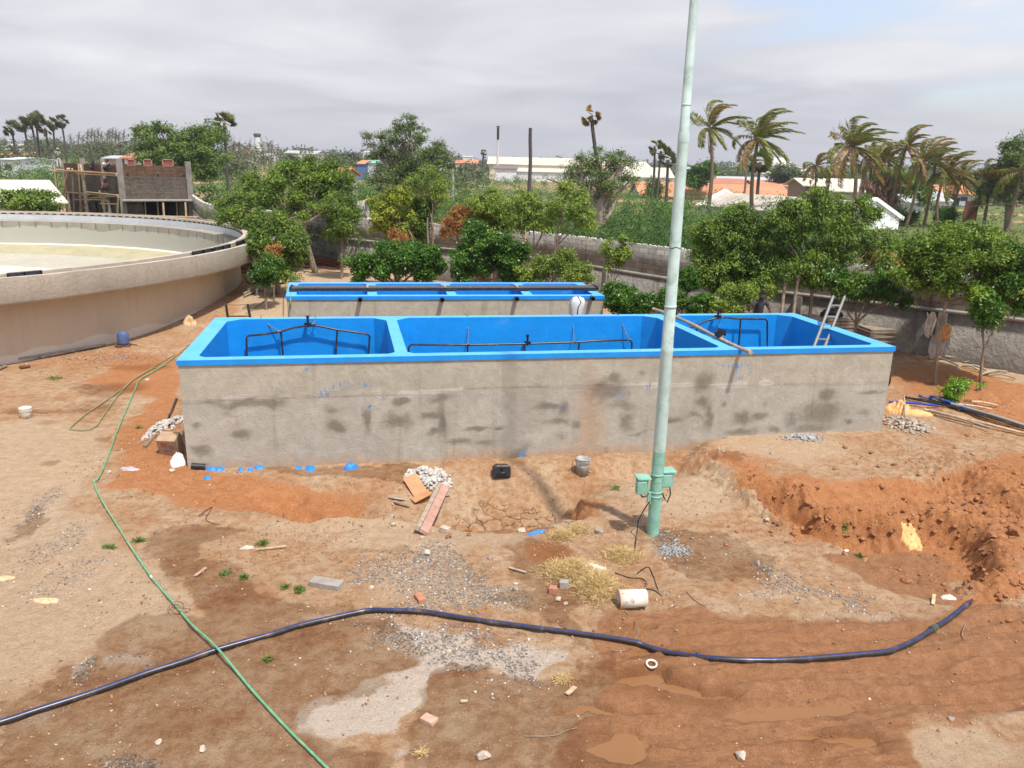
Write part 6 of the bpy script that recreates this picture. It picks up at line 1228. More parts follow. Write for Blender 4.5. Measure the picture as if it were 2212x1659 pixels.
# motorcycles
def motorbike(label, loc, rz, group=None):
    t = thing('motorcycle', label, 'motorcycle', loc, rz); chrome = pm('chrome_grey', (.45, .45, .46), (.3, .3, .3), 9, .3, metal=.8); MX = Matrix.Rotation(PI / 2, 3, 'X')
    for x in (-.64, .64):
        mb = MB(); mb.lathe([(.24, -.04), (.30, -.045), (.315, 0), (.30, .045), (.24, .04)], (x, 0, .315), 28, MX); w = mb.build('wheel', BLACKP, t)
        mb = MB(); mb.lathe([(.235, -.025), (.25, -.02), (.25, .02), (.235, .025)], (x, 0, .315), 28, MX)
        for k in range(10): a = k * PI / 5; mb.tube([(x, 0, .315), (x + .24 * math.cos(a), 0, .315 + .24 * math.sin(a))], .006, 4)
        mb.lathe([(0, -.06), (.04, -.06), (.04, .06), (0, .06)], (x, 0, .315), 12, MX); mb.build('rim', chrome, w)
        mb = MB(); vs = []
        for a in np.linspace(.5, 2.6, 10):
            for y in (-.06, .06): vs.append((x + .345 * math.cos(a), y, .315 + .345 * math.sin(a)))
        mb.add(vs, [(2 * i, 2 * i + 1, 2 * i + 3, 2 * i + 2) for i in range(9)]); mb.build('mudguard', BLACKP, t)
    for y in (-.08, .08): mb = MB(); mb.tube([(.64, y, .315), (.46, y * .8, .92)], .025, 8); mb.build('fork', chrome, t)
    mb = MB(); mb.tube([(.42, -.34, 1.05), (.38, -.2, 1.03), (.42, 0, .98), (.38, .2, 1.03), (.42, .34, 1.05)][0:5], .014, 6); mb.build('handlebar', BLACKP, t)
    for s_ in (-1, 1): mb = MB(); mb.tube([(.42, .3 * s_, 1.05), (.40, .36 * s_, 1.2)], .006, 5); mb.lathe([(0, -.01), (.055, -.01), (.055, .01), (0, .01)], (.40, .37 * s_, 1.22), 12, Matrix.Rotation(PI / 2, 3, 'Y')); mb.build('mirror', BLACKP, t); mb = MB(); rockmesh(mb, (.50, .17 * s_, .86), .035, 3, 1, .1, 1); mb.build('indicator', pm('amber', (.8, .25, .03)), t)
    mb = MB(); mb.lathe([(0, .08), (.07, .07), (.095, 0), (.085, -.03), (0, -.03)], (.52, 0, .86), 18, Matrix.Rotation(PI / 2, 3, 'Y')); mb.build('headlight', chrome, t)
    mb = MB(); skn = [((.33, 0, .86), .10), ((.18, 0, .87), .13), ((0, 0, .83), .11), ((-.1, 0, .80), .07)]; skin('fuel_tank', [skn], t, pm('bike_black', (.02, .02, .022), (.015, .015, .016), 5, .25), 2)
    skin('seat', [[((-.08, 0, .80), .08), ((-.35, 0, .79), .10), ((-.66, 0, .84), .08)]], t, pm('seat_vinyl', (.02, .02, .02)), 2)
    mb = MB(); mb.box((.05, 0, .45), (.30, .24, .26)); mb.box((.12, 0, .62), (.14, .16, .16), 0, 0, .3); mb.build('engine', chrome, t, bevel=.02)
    mb = MB(); mb.tube([(.4, 0, .8), (.28, 0, .35), (-.2, 0, .32), (-.3, 0, .75), (.3, 0, .8)], .02, 6); mb.build('frame', BLACKP, t); mb = MB(); mb.tube([(.1, -.12, .35), (-.2, -.15, .25), (-.8, -.17, .36)], [.02, .035, .045], 8); mb.build('exhaust', chrome, t)
    mb = MB(); mb.box((-.8, 0, .78), (.06, .14, .08)); mb.build('tail_light', pm('tail_red', (.4, .02, .02)), t); mb = MB(); mb.tube([(-.05, .12, .3), (-.1, .3, .01)], .012, 6); mb.build('side_stand', BLACKP, t)
    t.rotation_euler = (.12, 0, rz); return t
_x = onY(1862, 700, 21.3)[0]; c = Vector((_x, 21.3, hz(_x, 21.3))); motorbike('black motorcycle parked between the long tank and the slab stack', c, -.12 - .1)
c = gp(*q('S', 860, 1015)); motorbike('black motorcycle half hidden by the bush near the clarifier', c, .25)
# small red tractor nose behind the clarifier rim
c = gp(*q('S', 700, 860)) + Vector((0, 2.5, 0)); t = thing('tractor', 'pink and red machine with a big wheel behind the clarifier rim', 'tractor', c, .4); MX = Matrix.Rotation(PI / 2, 3, 'X')
for x, r_ in ((0, .62), (1.5, .36)):
    for y in (-.55, .55): mb = MB(); mb.lathe([(r_ * .6, -.15), (r_ * .95, -.16), (r_, 0), (r_ * .95, .16), (r_ * .6, .15)], (x, y, r_), 28, MX); w = mb.build('wheel', BLACKP, t); mb = MB(); mb.lathe([(0, -.1), (r_ * .6, -.12), (r_ * .6, .12), (0, .1)], (x, y, r_), 24, MX); mb.build('rim', pm('tractor_red', (.42, .06, .05)), w)
mb = MB(); mb.box((.95, 0, .95), (1.6, .5, .5)); mb.build('bonnet', pm('faded_pink', (.48, .17, .22), (.4, .12, .16)), t, bevel=.08); mb = MB(); mb.box((0, 0, 1.32), (.9, 1.4, .07)); mb.build('mudguard', pm('faded_pink', (.48, .17, .22)), t, bevel=.03); mb = MB(); mb.box((-.1, 0, 1.1), (.4, .45, .3)); mb.build('seat', BLACKP, t, bevel=.05)
# clothes and sacks at the right-hand tree
GARM = [(q('W', 1432, 600), .36, .75, CLOTHW, 'white shirt hanging on the compound wall near the right tree', 'shirt'), (q('W', 1500, 770), .6, .7, pm('pale_sack', (.45, .43, .40), (.3, .28, .27)), 'pale torn sack hung at the foot of the right tree', 'sack'), (q('W', 1545, 660), .34, .45, ORANGE, 'orange cloth bag tied to the right tree trunk', 'bag')]
for k, (c_, w_, h_, m_, lb, nm) in enumerate(GARM):
    Yk = [24.0, 22.5, 22.3][k]; o_ = Vector(onY(*c_, Yk)); n = 12; V = []
    for i in range(n):
        for j in range(n): u_, v_ = j / (n - 1) - .5, i / (n - 1) - .5; V.append((u_ * w_ * (1 - .35 * abs(v_ - .1)) + .03 * math.sin(v_ * 9), .05 * math.sin(u_ * 17 + k) + .03 * math.sin(v_ * 13), v_ * h_ + .04 * math.sin(u_ * 9 + k)))
    ii_ = np.arange(n * n).reshape(n, n); F = np.stack([ii_[:-1, :-1], ii_[:-1, 1:], ii_[1:, 1:], ii_[1:, :-1]], -1).reshape(-1, 4); o = link(nm, npmesh(nm, V, F, smooth=True), m_); o.location = o_; sm = o.modifiers.new('solid', 'SOLIDIFY'); sm.thickness = .012; setp(o, lb, nm)
r_ = random.Random(9)
for k in range(16):
    a_ = gp(*q('W', r_.uniform(1380, 1950), r_.uniform(850, 930))); an = r_.gauss(-.25, .35); L_ = r_.uniform(.5, 1.3); p1 = a_ + Vector((math.cos(an), math.sin(an), 0)) * L_; p1.z = hz(p1.x, p1.y) + .05; stick('dead branch in the loose row at the foot of the compound wall, right', [a_ + Vector((0, 0, .05)), (a_ + p1) / 2 + Vector((0, 0, .1)), p1], r_.uniform(.02, .04), BAMBG, 'branch', 'branch', 'dead branches along the wall foot')
# ================================================================ BUILDINGS
ZM['X'] = (0, 350, 3.16); ZM['Y'] = (2150, 450, 2.6024); ZM['Z'] = (700, 450, 2.212)
def brick_mat(name, c1, c2, scale=1.0, stain=(.30, .27, .235)):
    m, t_, b, o = newmat(name); v = coords(t_, 'Object'); n = noise(t_, .9, 6, .6, v).outputs['Fac']; n2 = noise(t_, 6, 5, .6, v).outputs['Fac']
    sp = nn(t_, 'ShaderNodeSeparateXYZ'); ln(t_, v, sp.inputs[0]); cv = nn(t_, 'ShaderNodeCombineXYZ'); ln(t_, math_(t_, 'SUBTRACT', sp.outputs[0], sp.outputs[1]), cv.inputs[0]); ln(t_, sp.outputs[2], cv.inputs[1])
    br = nn(t_, 'ShaderNodeTexBrick'); br.inputs['Scale'].default_value = scale; br.inputs['Brick Width'].default_value = .45; br.inputs['Row Height'].default_value = .15; br.inputs['Mortar Size'].default_value = .014
    br.inputs['Color1'].default_value = (.8, .8, .8, 1); br.inputs['Color2'].default_value = (1.15, 1.1, 1.05, 1); br.inputs['Mortar'].default_value = (.55, .55, .55, 1); ln(t_, cv.outputs[0], br.inputs['Vector'])
    col = mix(t_, 1.0, ramp(t_, n, [(.3, c2), (.65, c1)]), br.outputs['Color'], 'MULTIPLY'); col = mix(t_, mrange(t_, n2, .5, .7, 0, .7), col, stain)
    ln(t_, col, b.inputs['Base Color']); b.inputs['Roughness'].default_value = .95; b.inputs['Specular IOR Level'].default_value = .1; return m
def tile_mat(name, c1, c2, row=.35, rib=False):
    m, t_, b, o = newmat(name); v = coords(t_, 'Object'); n = noise(t_, .35, 6, .65, v).outputs['Fac']; n2 = noise(t_, 2.5, 6, .7, v).outputs['Fac']
    w = nn(t_, 'ShaderNodeTexWave', bands_direction='X' if rib else 'Y', wave_profile='SAW'); w.inputs['Scale'].default_value = (.314 / row) if not rib else .314 / row; ln(t_, v, w.inputs['Vector'])
    col = ramp(t_, n, [(.3, c2), (.65, c1)]); col = mix(t_, mrange(t_, n2, .5, .75, 0, .5), col, mix(t_, 1.0, col, (.6, .58, .56), 'MULTIPLY'))
    col = mix(t_, mrange(t_, w.outputs['Fac'], .80, .98, 0, .55), col, mix(t_, 1.0, col, (.45, .42, .4), 'MULTIPLY'))
    ln(t_, col, b.inputs['Base Color']); b.inputs['Roughness'].default_value = .8; ln(t_, bump(t_, w.outputs['Fac'], .05), b.inputs['Normal']); return m
TILE = tile_mat('clay_tiles', (.60, .27, .14), (.48, .19, .10), .7); TILE2 = tile_mat('old_clay_tiles', (.46, .20, .12), (.34, .15, .09), .7)
SHEET = tile_mat('cream_roof_sheet', (.62, .58, .47), (.52, .48, .39), 1.1, True); SHEETG = tile_mat('grey_roof_sheet', (.48, .50, .50), (.38, .40, .41), 1.0, True); SHEETA = tile_mat('asbestos_sheet', (.58, .53, .43), (.40, .36, .30), 1.1, True)
BRK = brick_mat('raw_brick', (.145, .085, .06), (.085, .055, .04), stain=(.17, .13, .10)); BRKG = brick_mat('smeared_brick', (.135, .115, .095), (.09, .077, .063), stain=(.18, .165, .145))
GREYW = pm('grey_wall', (.42, .41, .39), (.30, .29, .275), 2, .9, dirt=(.25, .24, .22)); WALLC = pm('cream_wall', (.62, .58, .46), (.54, .5, .4), 1.5, .85); GLASS = pm('dark_window', (.04, .045, .05), (.03, .03, .035), 5, .3)
def shed(name, label, cat, xa, xb, eave, ridge, Y, depth, roof, wall, Yb=None, hip=0.0, over=.5, wins=0, doors=0, xbase=None, vent=False, group=None, zb=-1.0, thk=.12):
    """gabled building; (xa, xb) picture columns of the near eave, eave / ridge heights picked from lines of sight at its left end"""
    Yb = Yb or Y; A = onY(xa, eave, Y); ze = A[2]; B = onY(xb, eave + .0235 * 0, Yb); A = np.array([A[0], Y]); B = np.array([B[0], Yb]); L_ = np.linalg.norm(B - A); f = (B - A) / L_; n = np.array([-f[1], f[0]])
    mid = A + n * depth / 2; zr = onY(xa, ridge, mid[1])[2]; z0 = hz(A[0], A[1]) - .3
    g = (float(A[0]), float(A[1]), z0); t = thing(name, label, cat, g, math.atan2(f[1], f[0]), group); he, hr = ze - z0, zr - z0
    mb = MB(); mb.add([(0, 0, 0), (L_, 0, 0), (L_, depth, 0), (0, depth, 0), (0, 0, he), (L_, 0, he), (L_, depth, he), (0, depth, he), (hip * L_, depth / 2, hr - .02), (L_ - hip * L_, depth / 2, hr - .02)],
                      [(0, 1, 5, 4), (2, 3, 7, 6), (1, 2, 6, 9, 5), (3, 0, 4, 8, 7)]); mb.build('wall', wall, t)
    o_ = over; s_ = (hr - he) / (depth / 2); dz = o_ * s_; k = thk; hx = hip * L_
    mb = MB()
    pts = [(-o_, -o_, he - dz), (L_ + o_, -o_, he - dz), (L_ - hx + (o_ if not hip else 0), depth / 2, hr), (hx - (o_ if not hip else 0), depth / 2, hr), (-o_, depth + o_, he - dz), (L_ + o_, depth + o_, he - dz)]
    up = [(x, y, z + k) for x, y, z in pts]; mb.add(pts + up, [(6, 7, 8, 9), (9, 8, 11, 10), (0, 3, 2, 1), (3, 4, 5, 2), (0, 1, 7, 6), (4, 10, 11, 5), (0, 6, 9, 3), (3, 9, 10, 4), (1, 2, 8, 7), (2, 5, 11, 8)] + ([] if not hip else [])); mb.build('roof', roof, t)
    for i in range(wins):
        x = L_ * (i + .5) / wins; mb = MB(); mb.box((x, -.02, he * .62), (min(1.3, L_ / wins * .5), .06, he * .28)); mb.build('window', GLASS, t)
    for i in range(doors): mb = MB(); mb.box((L_ * (i + .8) / (doors + .6), -.02, he * .35), (1.2, .06, he * .7)); mb.build('door', DARK, t)
    return t
# unfinished building on the left
def yx(px, Y): return np.array([onY(px, 400, Y)[0], Y])
A, B, D4 = yx(262, 62), yx(412, 64.5), yx(143, 72); C4 = B + D4 - A
zl_ = lambda x, y, Y: float(onY(*q('X', x, y), Y)[2])
z_top, z_par, z_mid, z_slab = zl_(1350, 680, 62), zl_(1350, 757, 62), zl_(1350, 880, 62), zl_(1350, 1135, 62)
t = thing('unfinished_building', 'unfinished two storey brick building with bamboo scaffolding beyond the clarifier', 'building', (float(A[0]), float(A[1]), 0.3)); bt = t
def wallseg(mb, P_, Q_, z0, z1, th=.25, inset=0.0):
    d = (Q_ - P_); L_ = np.linalg.norm(d); c = (P_ + Q_) / 2; n = np.array([-d[1], d[0]]) / L_; mb.box((c[0] + n[0] * inset, c[1] + n[1] * inset, (z0 + z1) / 2), (L_, th, z1 - z0), math.atan2(d[1], d[0])); return mb
P4 = [A, B, C4, D4]
for i, nm in enumerate(('front_wall', 'right_wall', 'back_wall', 'left_wall')):
    P_, Q_ = P4[i], P4[(i + 1) % 4]; mb = MB(); wallseg(mb, P_, Q_, z_mid + .004, z_par, .24, .12); mb.build('parapet', BRK, t, True); mb = MB(); wallseg(mb, P_, Q_, z_slab, z_mid, .24, .12); mb.build(nm, BRKG, t, True)
mb = MB(); mb.prism([tuple(p) for p in P4], z_mid - .25, z_mid - .1); mb.build('roof_slab', CONCP, t, True)
def col(P_, z0, z1, s_=.45): mb = MB(); mb.box((P_[0], P_[1], (z0 + z1) / 2), (s_, s_, z1 - z0), math.atan2((B - A)[1], (B - A)[0])); mb.build('column', pm('column_concrete', (.25, .23, .205), (.17, .155, .14), 2, .9), t, True)
col(A, .3, z_top); col(B + (A - B) * .02, .3, z_top - .1, .42); col(D4, .3, z_par + .1, .4)
for s_ in (.25, .62): col(A + (D4 - A) * s_, z_slab - 3, z_top - .05, .42)
fd = (B - A) / np.linalg.norm(B - A); fn = np.array([fd[1], -fd[0]])
mb = MB(); mb.prism([tuple(A + fn * .9 - fd * .1), tuple(B + fn * .9 + fd * .3), tuple(B), tuple(A)], z_slab - .12, z_slab); mb.build('canopy_slab', CONCP, t, True)
g1 = A + (B - A) * .28; g2 = A + (B - A) * .80
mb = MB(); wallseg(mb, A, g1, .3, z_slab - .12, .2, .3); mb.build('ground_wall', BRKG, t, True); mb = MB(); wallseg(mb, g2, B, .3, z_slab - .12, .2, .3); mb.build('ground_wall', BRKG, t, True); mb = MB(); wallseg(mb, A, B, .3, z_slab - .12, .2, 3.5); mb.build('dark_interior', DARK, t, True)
mb = MB(); wallseg(mb, D4, A, .3, z_slab, .2, .3); mb.build('ground_side_wall', BRKG, t, True); mb = MB(); wallseg(mb, B, C4, .3, z_slab, .2, .3); mb.build('ground_side_wall', BRKG, t, True)
for s_ in (.30, .48, .76): p = A + (B - A) * s_ - fn * .15; mb = MB(); mb.tube([(p[0], p[1], .3), (p[0] + .05, p[1], z_slab - .12)], .06, 6); mb.build('prop', BAMBG, t, True)
for x in (850, 1040, 1200): pa = Vector(onP(*q('X', x, 1215), D4, A)); mb = MB(); d = (A - D4) / np.linalg.norm(A - D4); mb.box(pa - Vector((0, 0, 0)), (1.2, .5, .8), math.atan2(d[1], d[0])); mb.build('opening', DARK, t, True)
for x, y in ((1435, 860), (1778, 868), (2070, 872)): pa = Vector(onP(*q('X', x, y), A, B)); mb = MB(); mb.box(pa, (.16, .03, .16), math.atan2(fd[1], fd[0])); mb.build('putlog_hole', DARK, t, True)
for k, (x0, x1) in enumerate([(1435, 1530), (1618, 1718), (1832, 1960)]):
    p0, p1 = Vector(onY(*q('X', x0, 755), 66)), Vector(onY(*q('X', x1, 755), 66)); tt = thing('formwork_panel', ['left', 'middle', 'right and widest'][k] + ' red steel shuttering panel on the unfinished roof', 'shuttering panel', (p0.x, p0.y, z_mid - .1), math.atan2(p1.y - p0.y, p1.x - p0.x)); w_ = (p1 - p0).length; hh = onY(*q('X', x0, 683), 66)[2] - z_mid + .1
    mb = MB(); mb.box((w_ / 2, 0, hh / 2), (w_, .04, hh)); mb.build('sheet', pm('red_oxide', (.30, .085, .065), (.22, .07, .055), 3, .7), tt)
    for x_, z_, a, b_ in ((w_ / 2, hh - .04, w_, .08), (.04, hh / 2, .08, hh), (w_ - .04, hh / 2, .08, hh), (w_ / 2, hh * .62, w_, .06)): mb = MB(); mb.box((x_, -.05, z_), (a, .05, b_)); mb.build('frame_bar', pm('rail_tan', (.38, .24, .16), (.3, .19, .13)), tt)
# scaffolding
ts = thing('bamboo_scaffolding', 'bamboo pole scaffolding with plank platforms on the left face of the unfinished building', 'scaffolding', (float(A[0]) - 2, float(A[1]), .5))
sA, sD = A - np.array([.9, .55]), D4 - np.array([.9, .55])
def sp(x, y, off=0.0):
    o_ = np.array([-off * .7, -off * .7]); return Vector(onP(*q('X', x, y), sD + o_, sA + o_))
def pole(pts, r=.07, mat_=BAMB, nm='standard'): mb = MB(); mb.tube([sp(*p) for p in pts], r, 6); mb.build(nm, mat_, ts, True)
for p in ([(612, 755), (640, 1000), (650, 1290)], [(760, 790), (730, 1000), (668, 1290)], [(780, 790), (745, 930), (700, 1150)], [(725, 840), (740, 1000), (755, 1290)], [(812, 790), (825, 950), (835, 1290)], [(885, 740), (900, 1000), (905, 1290)], [(905, 745), (950, 950), (995, 1295)], [(1145, 880), (1165, 1050), (1180, 1300)], [(1120, 1040), (1170, 1250)], [(1330, 1110), (1320, 1310)], [(935, 1240), (990, 1150)], [(740, 1060), (752, 1290)], [(890, 850), (915, 1290)]): pole(p, .075)
for p in ([(588, 820), (1010, 828), (1310, 862)], [(640, 800), (1040, 855)], [(860, 850), (1310, 868)], [(612, 1048), (1330, 1105)], [(790, 1060), (980, 1075)], [(840, 1142), (1130, 1142)], [(1015, 1122), (1260, 1100)], [(1128, 1185), (1320, 1190)], [(890, 1095), (1010, 1085)]): pole(p, .06, BAMB, 'ledger')
for (a, b_) in (((640, 815), (1310, 858)), ((985, 1065), (1325, 1103))):
    for k in range(3): p, r = sp(*a, .25 * k), sp(*b_, .25 * k); d = r - p; mb = MB(); mb.box((p + r) / 2 + Vector((0, 0, .08)), (d.length, .22, .05), M=d.to_track_quat('X', 'Z').to_matrix()); mb.build('plank', BAMB, ts, True)
for x, y in ((640, 1035), (735, 1050), (895, 1060), (945, 905), (985, 1250), (1165, 1110), (825, 1040)): c = sp(x, y); mb = MB(); rockmesh(mb, c, .13, x, .9, .2, 1); mb.build('lashing', HOSEO, ts, True)
# low planks at the foot in front
t = thing('work_platform', 'low plank platform in front of the unfinished building', 'platform', (float(B[0]), float(B[1]) - 3, 1.2))
pa, pb = Vector(onY(*q('L', 1150, 1025), 57)), Vector(onY(*q('L', 1810, 1015), 57))
for k in range(3): mb = MB(); mb.box((pa + pb) / 2 + Vector((.2 * k, .3 * k, -.02 * k)), ((pb - pa).length, .26, .06), .03 * k); mb.build('plank', BAMB, t, True)
for s_ in (.4, .69, .97): p = pa + (pb - pa) * s_; mb = MB(); mb.tube([(p.x, p.y, .4), (p.x + .05, p.y, p.z + (.95 if s_ < .9 else 0.05))], .07, 6); mb.build('post', BAMB, t, True)
# people at the building
LG, WHT, CHK = pm('pale_trousers', (.48, .50, .48), (.38, .40, .38), 6, .9), pm('white_shirt', (.62, .60, .58), (.5, .48, .47), 9, .9), pm('red_checked_shirt', (.50, .30, .27), (.26, .10, .10), 26, .9)
s0 = sp(725, 812); J_st = dict(pelvis=(0, 0, .92), neck=(0, -.05, 1.42), head=(0, -.1, 1.58), shl=(-.2, -.04, 1.36), shr=(.2, -.04, 1.36), ell=(-.24, -.15, 1.1), wrl=(-.16, -.38, 1.05), elr=(.24, -.15, 1.1), wrr=(.16, -.4, 1.1), hpl=(-.1, 0, .88), hpr=(.1, 0, .88), knl=(-.12, -.02, .48), knr=(.12, -.06, .48), anl=(-.12, .02, .08), anr=(.14, .0, .08), tol=(-.12, -.15, .02), tor=(.14, -.16, .02))
person('person in a grey-green shirt and pale trousers standing atop the scaffolding', (s0.x - .3, s0.y - .2, s0.z + .08), 1.1, J_st, pm('grey_green_shirt', (.20, .26, .22), (.15, .2, .17)), LG, 1.02, pm('pale_headcloth', (.55, .42, .40), (.4, .28, .28)))
J_sq = dict(pelvis=(0, .1, .28), neck=(0, -.18, .72), head=(.02, -.28, .86), shl=(-.2, -.16, .66), shr=(.2, -.16, .66), ell=(-.26, -.36, .46), wrl=(-.16, -.58, .32), elr=(.26, -.36, .46), wrr=(.12, -.6, .30), hpl=(-.1, .08, .26), hpr=(.1, .08, .26), knl=(-.16, -.3, .42), knr=(.16, -.3, .42), anl=(-.14, -.08, .06), anr=(.14, -.08, .06), tol=(-.14, -.26, .02), tor=(.14, -.26, .02))
s1 = sp(1195, 1085); person('person in a red checked shirt squatting on the lower scaffold platform', (s1.x, s1.y - .3, s1.z + .12), 1.2, J_sq, CHK, GREYT, 1.05)
rf = z_par - .55
for px_, Yp, sh, lb, rz_ in ((q('X', 1205, 735)[0], 63.8, WHT, 'person in a white shirt crouching behind the left parapet', .9), (q('X', 1068, 735)[0], 66.5, pm('dark_shirt', (.05, .06, .08)), 'person with only dark head and arm showing over the parapet, left', .6), (q('X', 1282, 735)[0], 63.6, pm('brown_shirt', (.16, .10, .07)), 'person stooping next to the corner column of the unfinished roof', -1.2)):
    p = yx(px_, Yp); person(lb, (p[0], p[1], rf), rz_, J_sq, sh, GREYT, 1.0)
# low sheds and houses
shed('workshop_shed', 'low shed with a broad cream roof left of the unfinished building', 'shed', -70, 128, 437, 392, 58, 9, pm('cream_roof', (.74, .70, .60), (.66, .62, .52), 2, .7), GREYW, wins=3, Yb=62)
mb = MB(); p = onY(62, 450, 57); mb.lathe([(0, 0), (.28, .0), (.28, .7), (.2, .8), (0, .82)], (0, 0, 0), 14); mb.box((0, 0, .35), (.6, .5, .1)); o = mb.build('orange_drum', pm('orange_paint', (.75, .33, .03), (.65, .27, .02))); o.location = (p[0], p[1], p[2] - .5); setp(o, 'bright orange drum under the small tree by the low shed', 'drum')
shed('tiled_hut', 'small hut with orange tiled roof seen above the unfinished building', 'hut', 268, 306, 341, 331, 120, 7, TILE2, WHITEW, hip=.0)
shed('flat_hut', 'flat grey roofed hut beside the small orange tiled hut', 'hut', 228, 258, 342, 337, 122, 6, SHEETG, GREYW)
shed('warehouse', 'long white warehouse with a cream ridge roof, centre background', 'warehouse', q('N', 345, 570)[0], q('N', 1400, 600)[0], q('N', 345, 565)[1], q('N', 345, 506)[1], 300, 26, SHEET, WALLC, over=.8)
shed('warehouse', 'cream roofed right wing of the long warehouse', 'warehouse', q('N', 1500, 600)[0], q('N', 1725, 600)[0], q('N', 1500, 590)[1], q('N', 1500, 548)[1], 292, 24, SHEET, WALLC, over=.8)
shed('lean_to', 'long white lean-to in front of the warehouse', 'lean-to shed', q('N', 590, 632)[0], q('N', 1300, 640)[0], q('N', 590, 632)[1], q('N', 590, 602)[1], 286, 14, SHEET, WHITEW, wins=0)
shed('lean_to', 'white low shed below the right warehouse wing', 'lean-to shed', q('N', 1300, 670)[0], q('N', 1940, 670)[0], q('N', 1300, 672)[1], q('N', 1300, 590)[1], 280, 22, SHEET, WHITEW, wins=7)
shed('gabled_annex', 'small white gabled annex at the left end of the warehouse', 'annex', q('N', 395, 610)[0], q('N', 585, 610)[0], q('N', 395, 606)[1], q('N', 395, 580)[1], 276, 9, pm('annex_roof', (.2, .16, .15)), WHITEW, doors=0)
p = onY(*q('N', 418, 580), 282); t = thing('steel_chimney', 'thin white steel chimney with black top rising from the warehouse', 'chimney', (p[0], p[1], 0)); ztp = onY(*q('N', 424, 238), 282)[2]
mb = MB(); mb.lathe([(.38, 0), (.36, ztp * .55)], (0, 0, 0), 12); mb.lathe([(.30, ztp * .55), (.30, ztp - 4.5)], (0, 0, 0), 12); mb.build('flue', pm('chimney_white', (.62, .62, .62)), t); mb = MB(); mb.lathe([(.42, ztp - 4.5), (.42, ztp - .6)], (0, 0, 0), 12); mb.lathe([(.6, ztp - .5), (.6, ztp - .2), (0, ztp)], (0, 0, 0), 12); mb.build('cap', DARK, t)
shed('tiled_building', 'long clay tiled building right of the tall acacia', 'building', q('Y', 350, 640)[0], q('Y', 1735, 660)[0], q('Y', 350, 640)[1], q('Y', 340, 520)[1], 150, 13, TILE, pm('bluish_wall', (.42, .45, .52), (.36, .39, .45)), over=.5, wins=0)
shed('tiled_building', 'rear clay tiled building behind the white-walled shed', 'building', q('Y', 1425, 545)[0], q('Y', 1790, 550)[0], q('Y', 1425, 548)[1], q('Y', 1425, 505)[1], 185, 12, TILE, WHITEW)
shed('tiled_building', 'lower tiled roof with a dark gable between two palms', 'building', q('Y', 1030, 530)[0], q('Y', 1330, 530)[0], q('Y', 1030, 528)[1], q('Y', 1110, 485)[1], 190, 12, TILE2, WHITEW)
shed('grey_shed', 'long grey sheet roof behind the tiled buildings', 'shed', q('Y', 985, 490)[0], q('Y', 1540, 500)[0], q('Y', 985, 488)[1], q('Y', 985, 463)[1], 215, 12, SHEETG, WHITEW)
t = shed('white_shed', 'long asbestos roofed shed with a bright white gable, right of the mast', 'shed', q('Y', 890, 740)[0], 1822, q('Y', 890, 728)[1], q('Y', 1060, 622)[1] - 1, 92, 7, SHEETA, WHITEW, Yb=73, wins=0, over=.35)
Lsh = max(v.co.x for v in t.children[0].data.vertices); hsh = max(v.co.z for v in t.children[0].data.vertices); hev = t.children[0].data.vertices[4].co.z
for x_ in (0, Lsh):
    mb = MB(); 
    for y0, z0_, y1, z1_ in ((-.4, hev - .15, 3.5, hsh + .12), (3.5, hsh + .12, 7.4, hev - .15)): d = Vector((0, y1 - y0, z1_ - z0_)); mb.box((x_, (y0 + y1) / 2, (z0_ + z1_) / 2 + .12), (.36, d.length, .34), M=Matrix.Rotation(math.atan2(d.z, d.y), 3, 'X'))
    mb.build('gable_coping', pm('bright_white', (.82, .83, .86), (.74, .75, .79), 2, .7), t)
mb = MB()
for k in range(14): mb.box((2.0 + k * 1.9, -.03, hev - 1.0), (.16, .06, .5))
mb.build('wall_vents', GLASS, t)['kind'] = 'stuff'
mb = MB(); mb.box((Lsh + .03, 2.4, hev * .62), (.05, .22, hev * 1.3)); mb.build('downpipe', pm('pipe_grey', (.5, .5, .53)), t)
mb = MB(); mb.add([(Lsh + .012, 0, 0), (Lsh + .012, 7, 0), (Lsh + .012, 7, hev), (Lsh + .012, 3.5, hsh), (Lsh + .012, 0, hev)], [(0, 1, 2, 3, 4)]); mb.build('gable_wall', pm('bright_white', (.82, .83, .86)), t)
shed('cream_house', 'cream sheet roofed two part house behind the white shed', 'house', q('R', 1000, 680)[0], q('R', 1185, 680)[0], q('R', 1000, 672)[1], q('R', 1000, 600)[1], 105, 9, SHEET, WALLC, Yb=104, wins=0, doors=0)
shed('cream_house', 'open fronted cream gable porch at the left of the two part house', 'porch', q('R', 835, 640)[0], q('R', 990, 640)[0], q('R', 835, 638)[1], q('R', 900, 598)[1], 108, 7, SHEET, pm('porch_dark', (.3, .22, .2)), over=.6)
shed('white_cottage', 'small white cottage with grey roof far right', 'cottage', q('R', 1560, 740)[0], q('R', 1745, 740)[0], q('R', 1560, 733)[1], q('R', 1560, 680)[1], 125, 8, SHEETG, WHITEW, wins=1, doors=1)
shed('tiled_cottage', 'orange roofed cottage left of the small white cottage', 'cottage', q('R', 1415, 755)[0], q('R', 1500, 755)[0], q('R', 1415, 752)[1], q('R', 1415, 700)[1], 122, 8, TILE, WHITEW)
shed('tiled_cottage', 'orange roofed house with open veranda far right', 'house', q('R', 1700, 690)[0], q('R', 1885, 690)[0], q('R', 1700, 688)[1], q('R', 1700, 640)[1], 150, 9, TILE, pm('bluish_wall', (.42, .45, .52)), wins=2, doors=1)
t = shed('white_cottage', 'white gable fronted hut between palm trunks', 'hut', q('R', 1480, 770)[0], q('R', 1560, 770)[0], q('R', 1480, 745)[1], q('R', 1520, 700)[1], 118, 6, SHEETG, WHITEW)
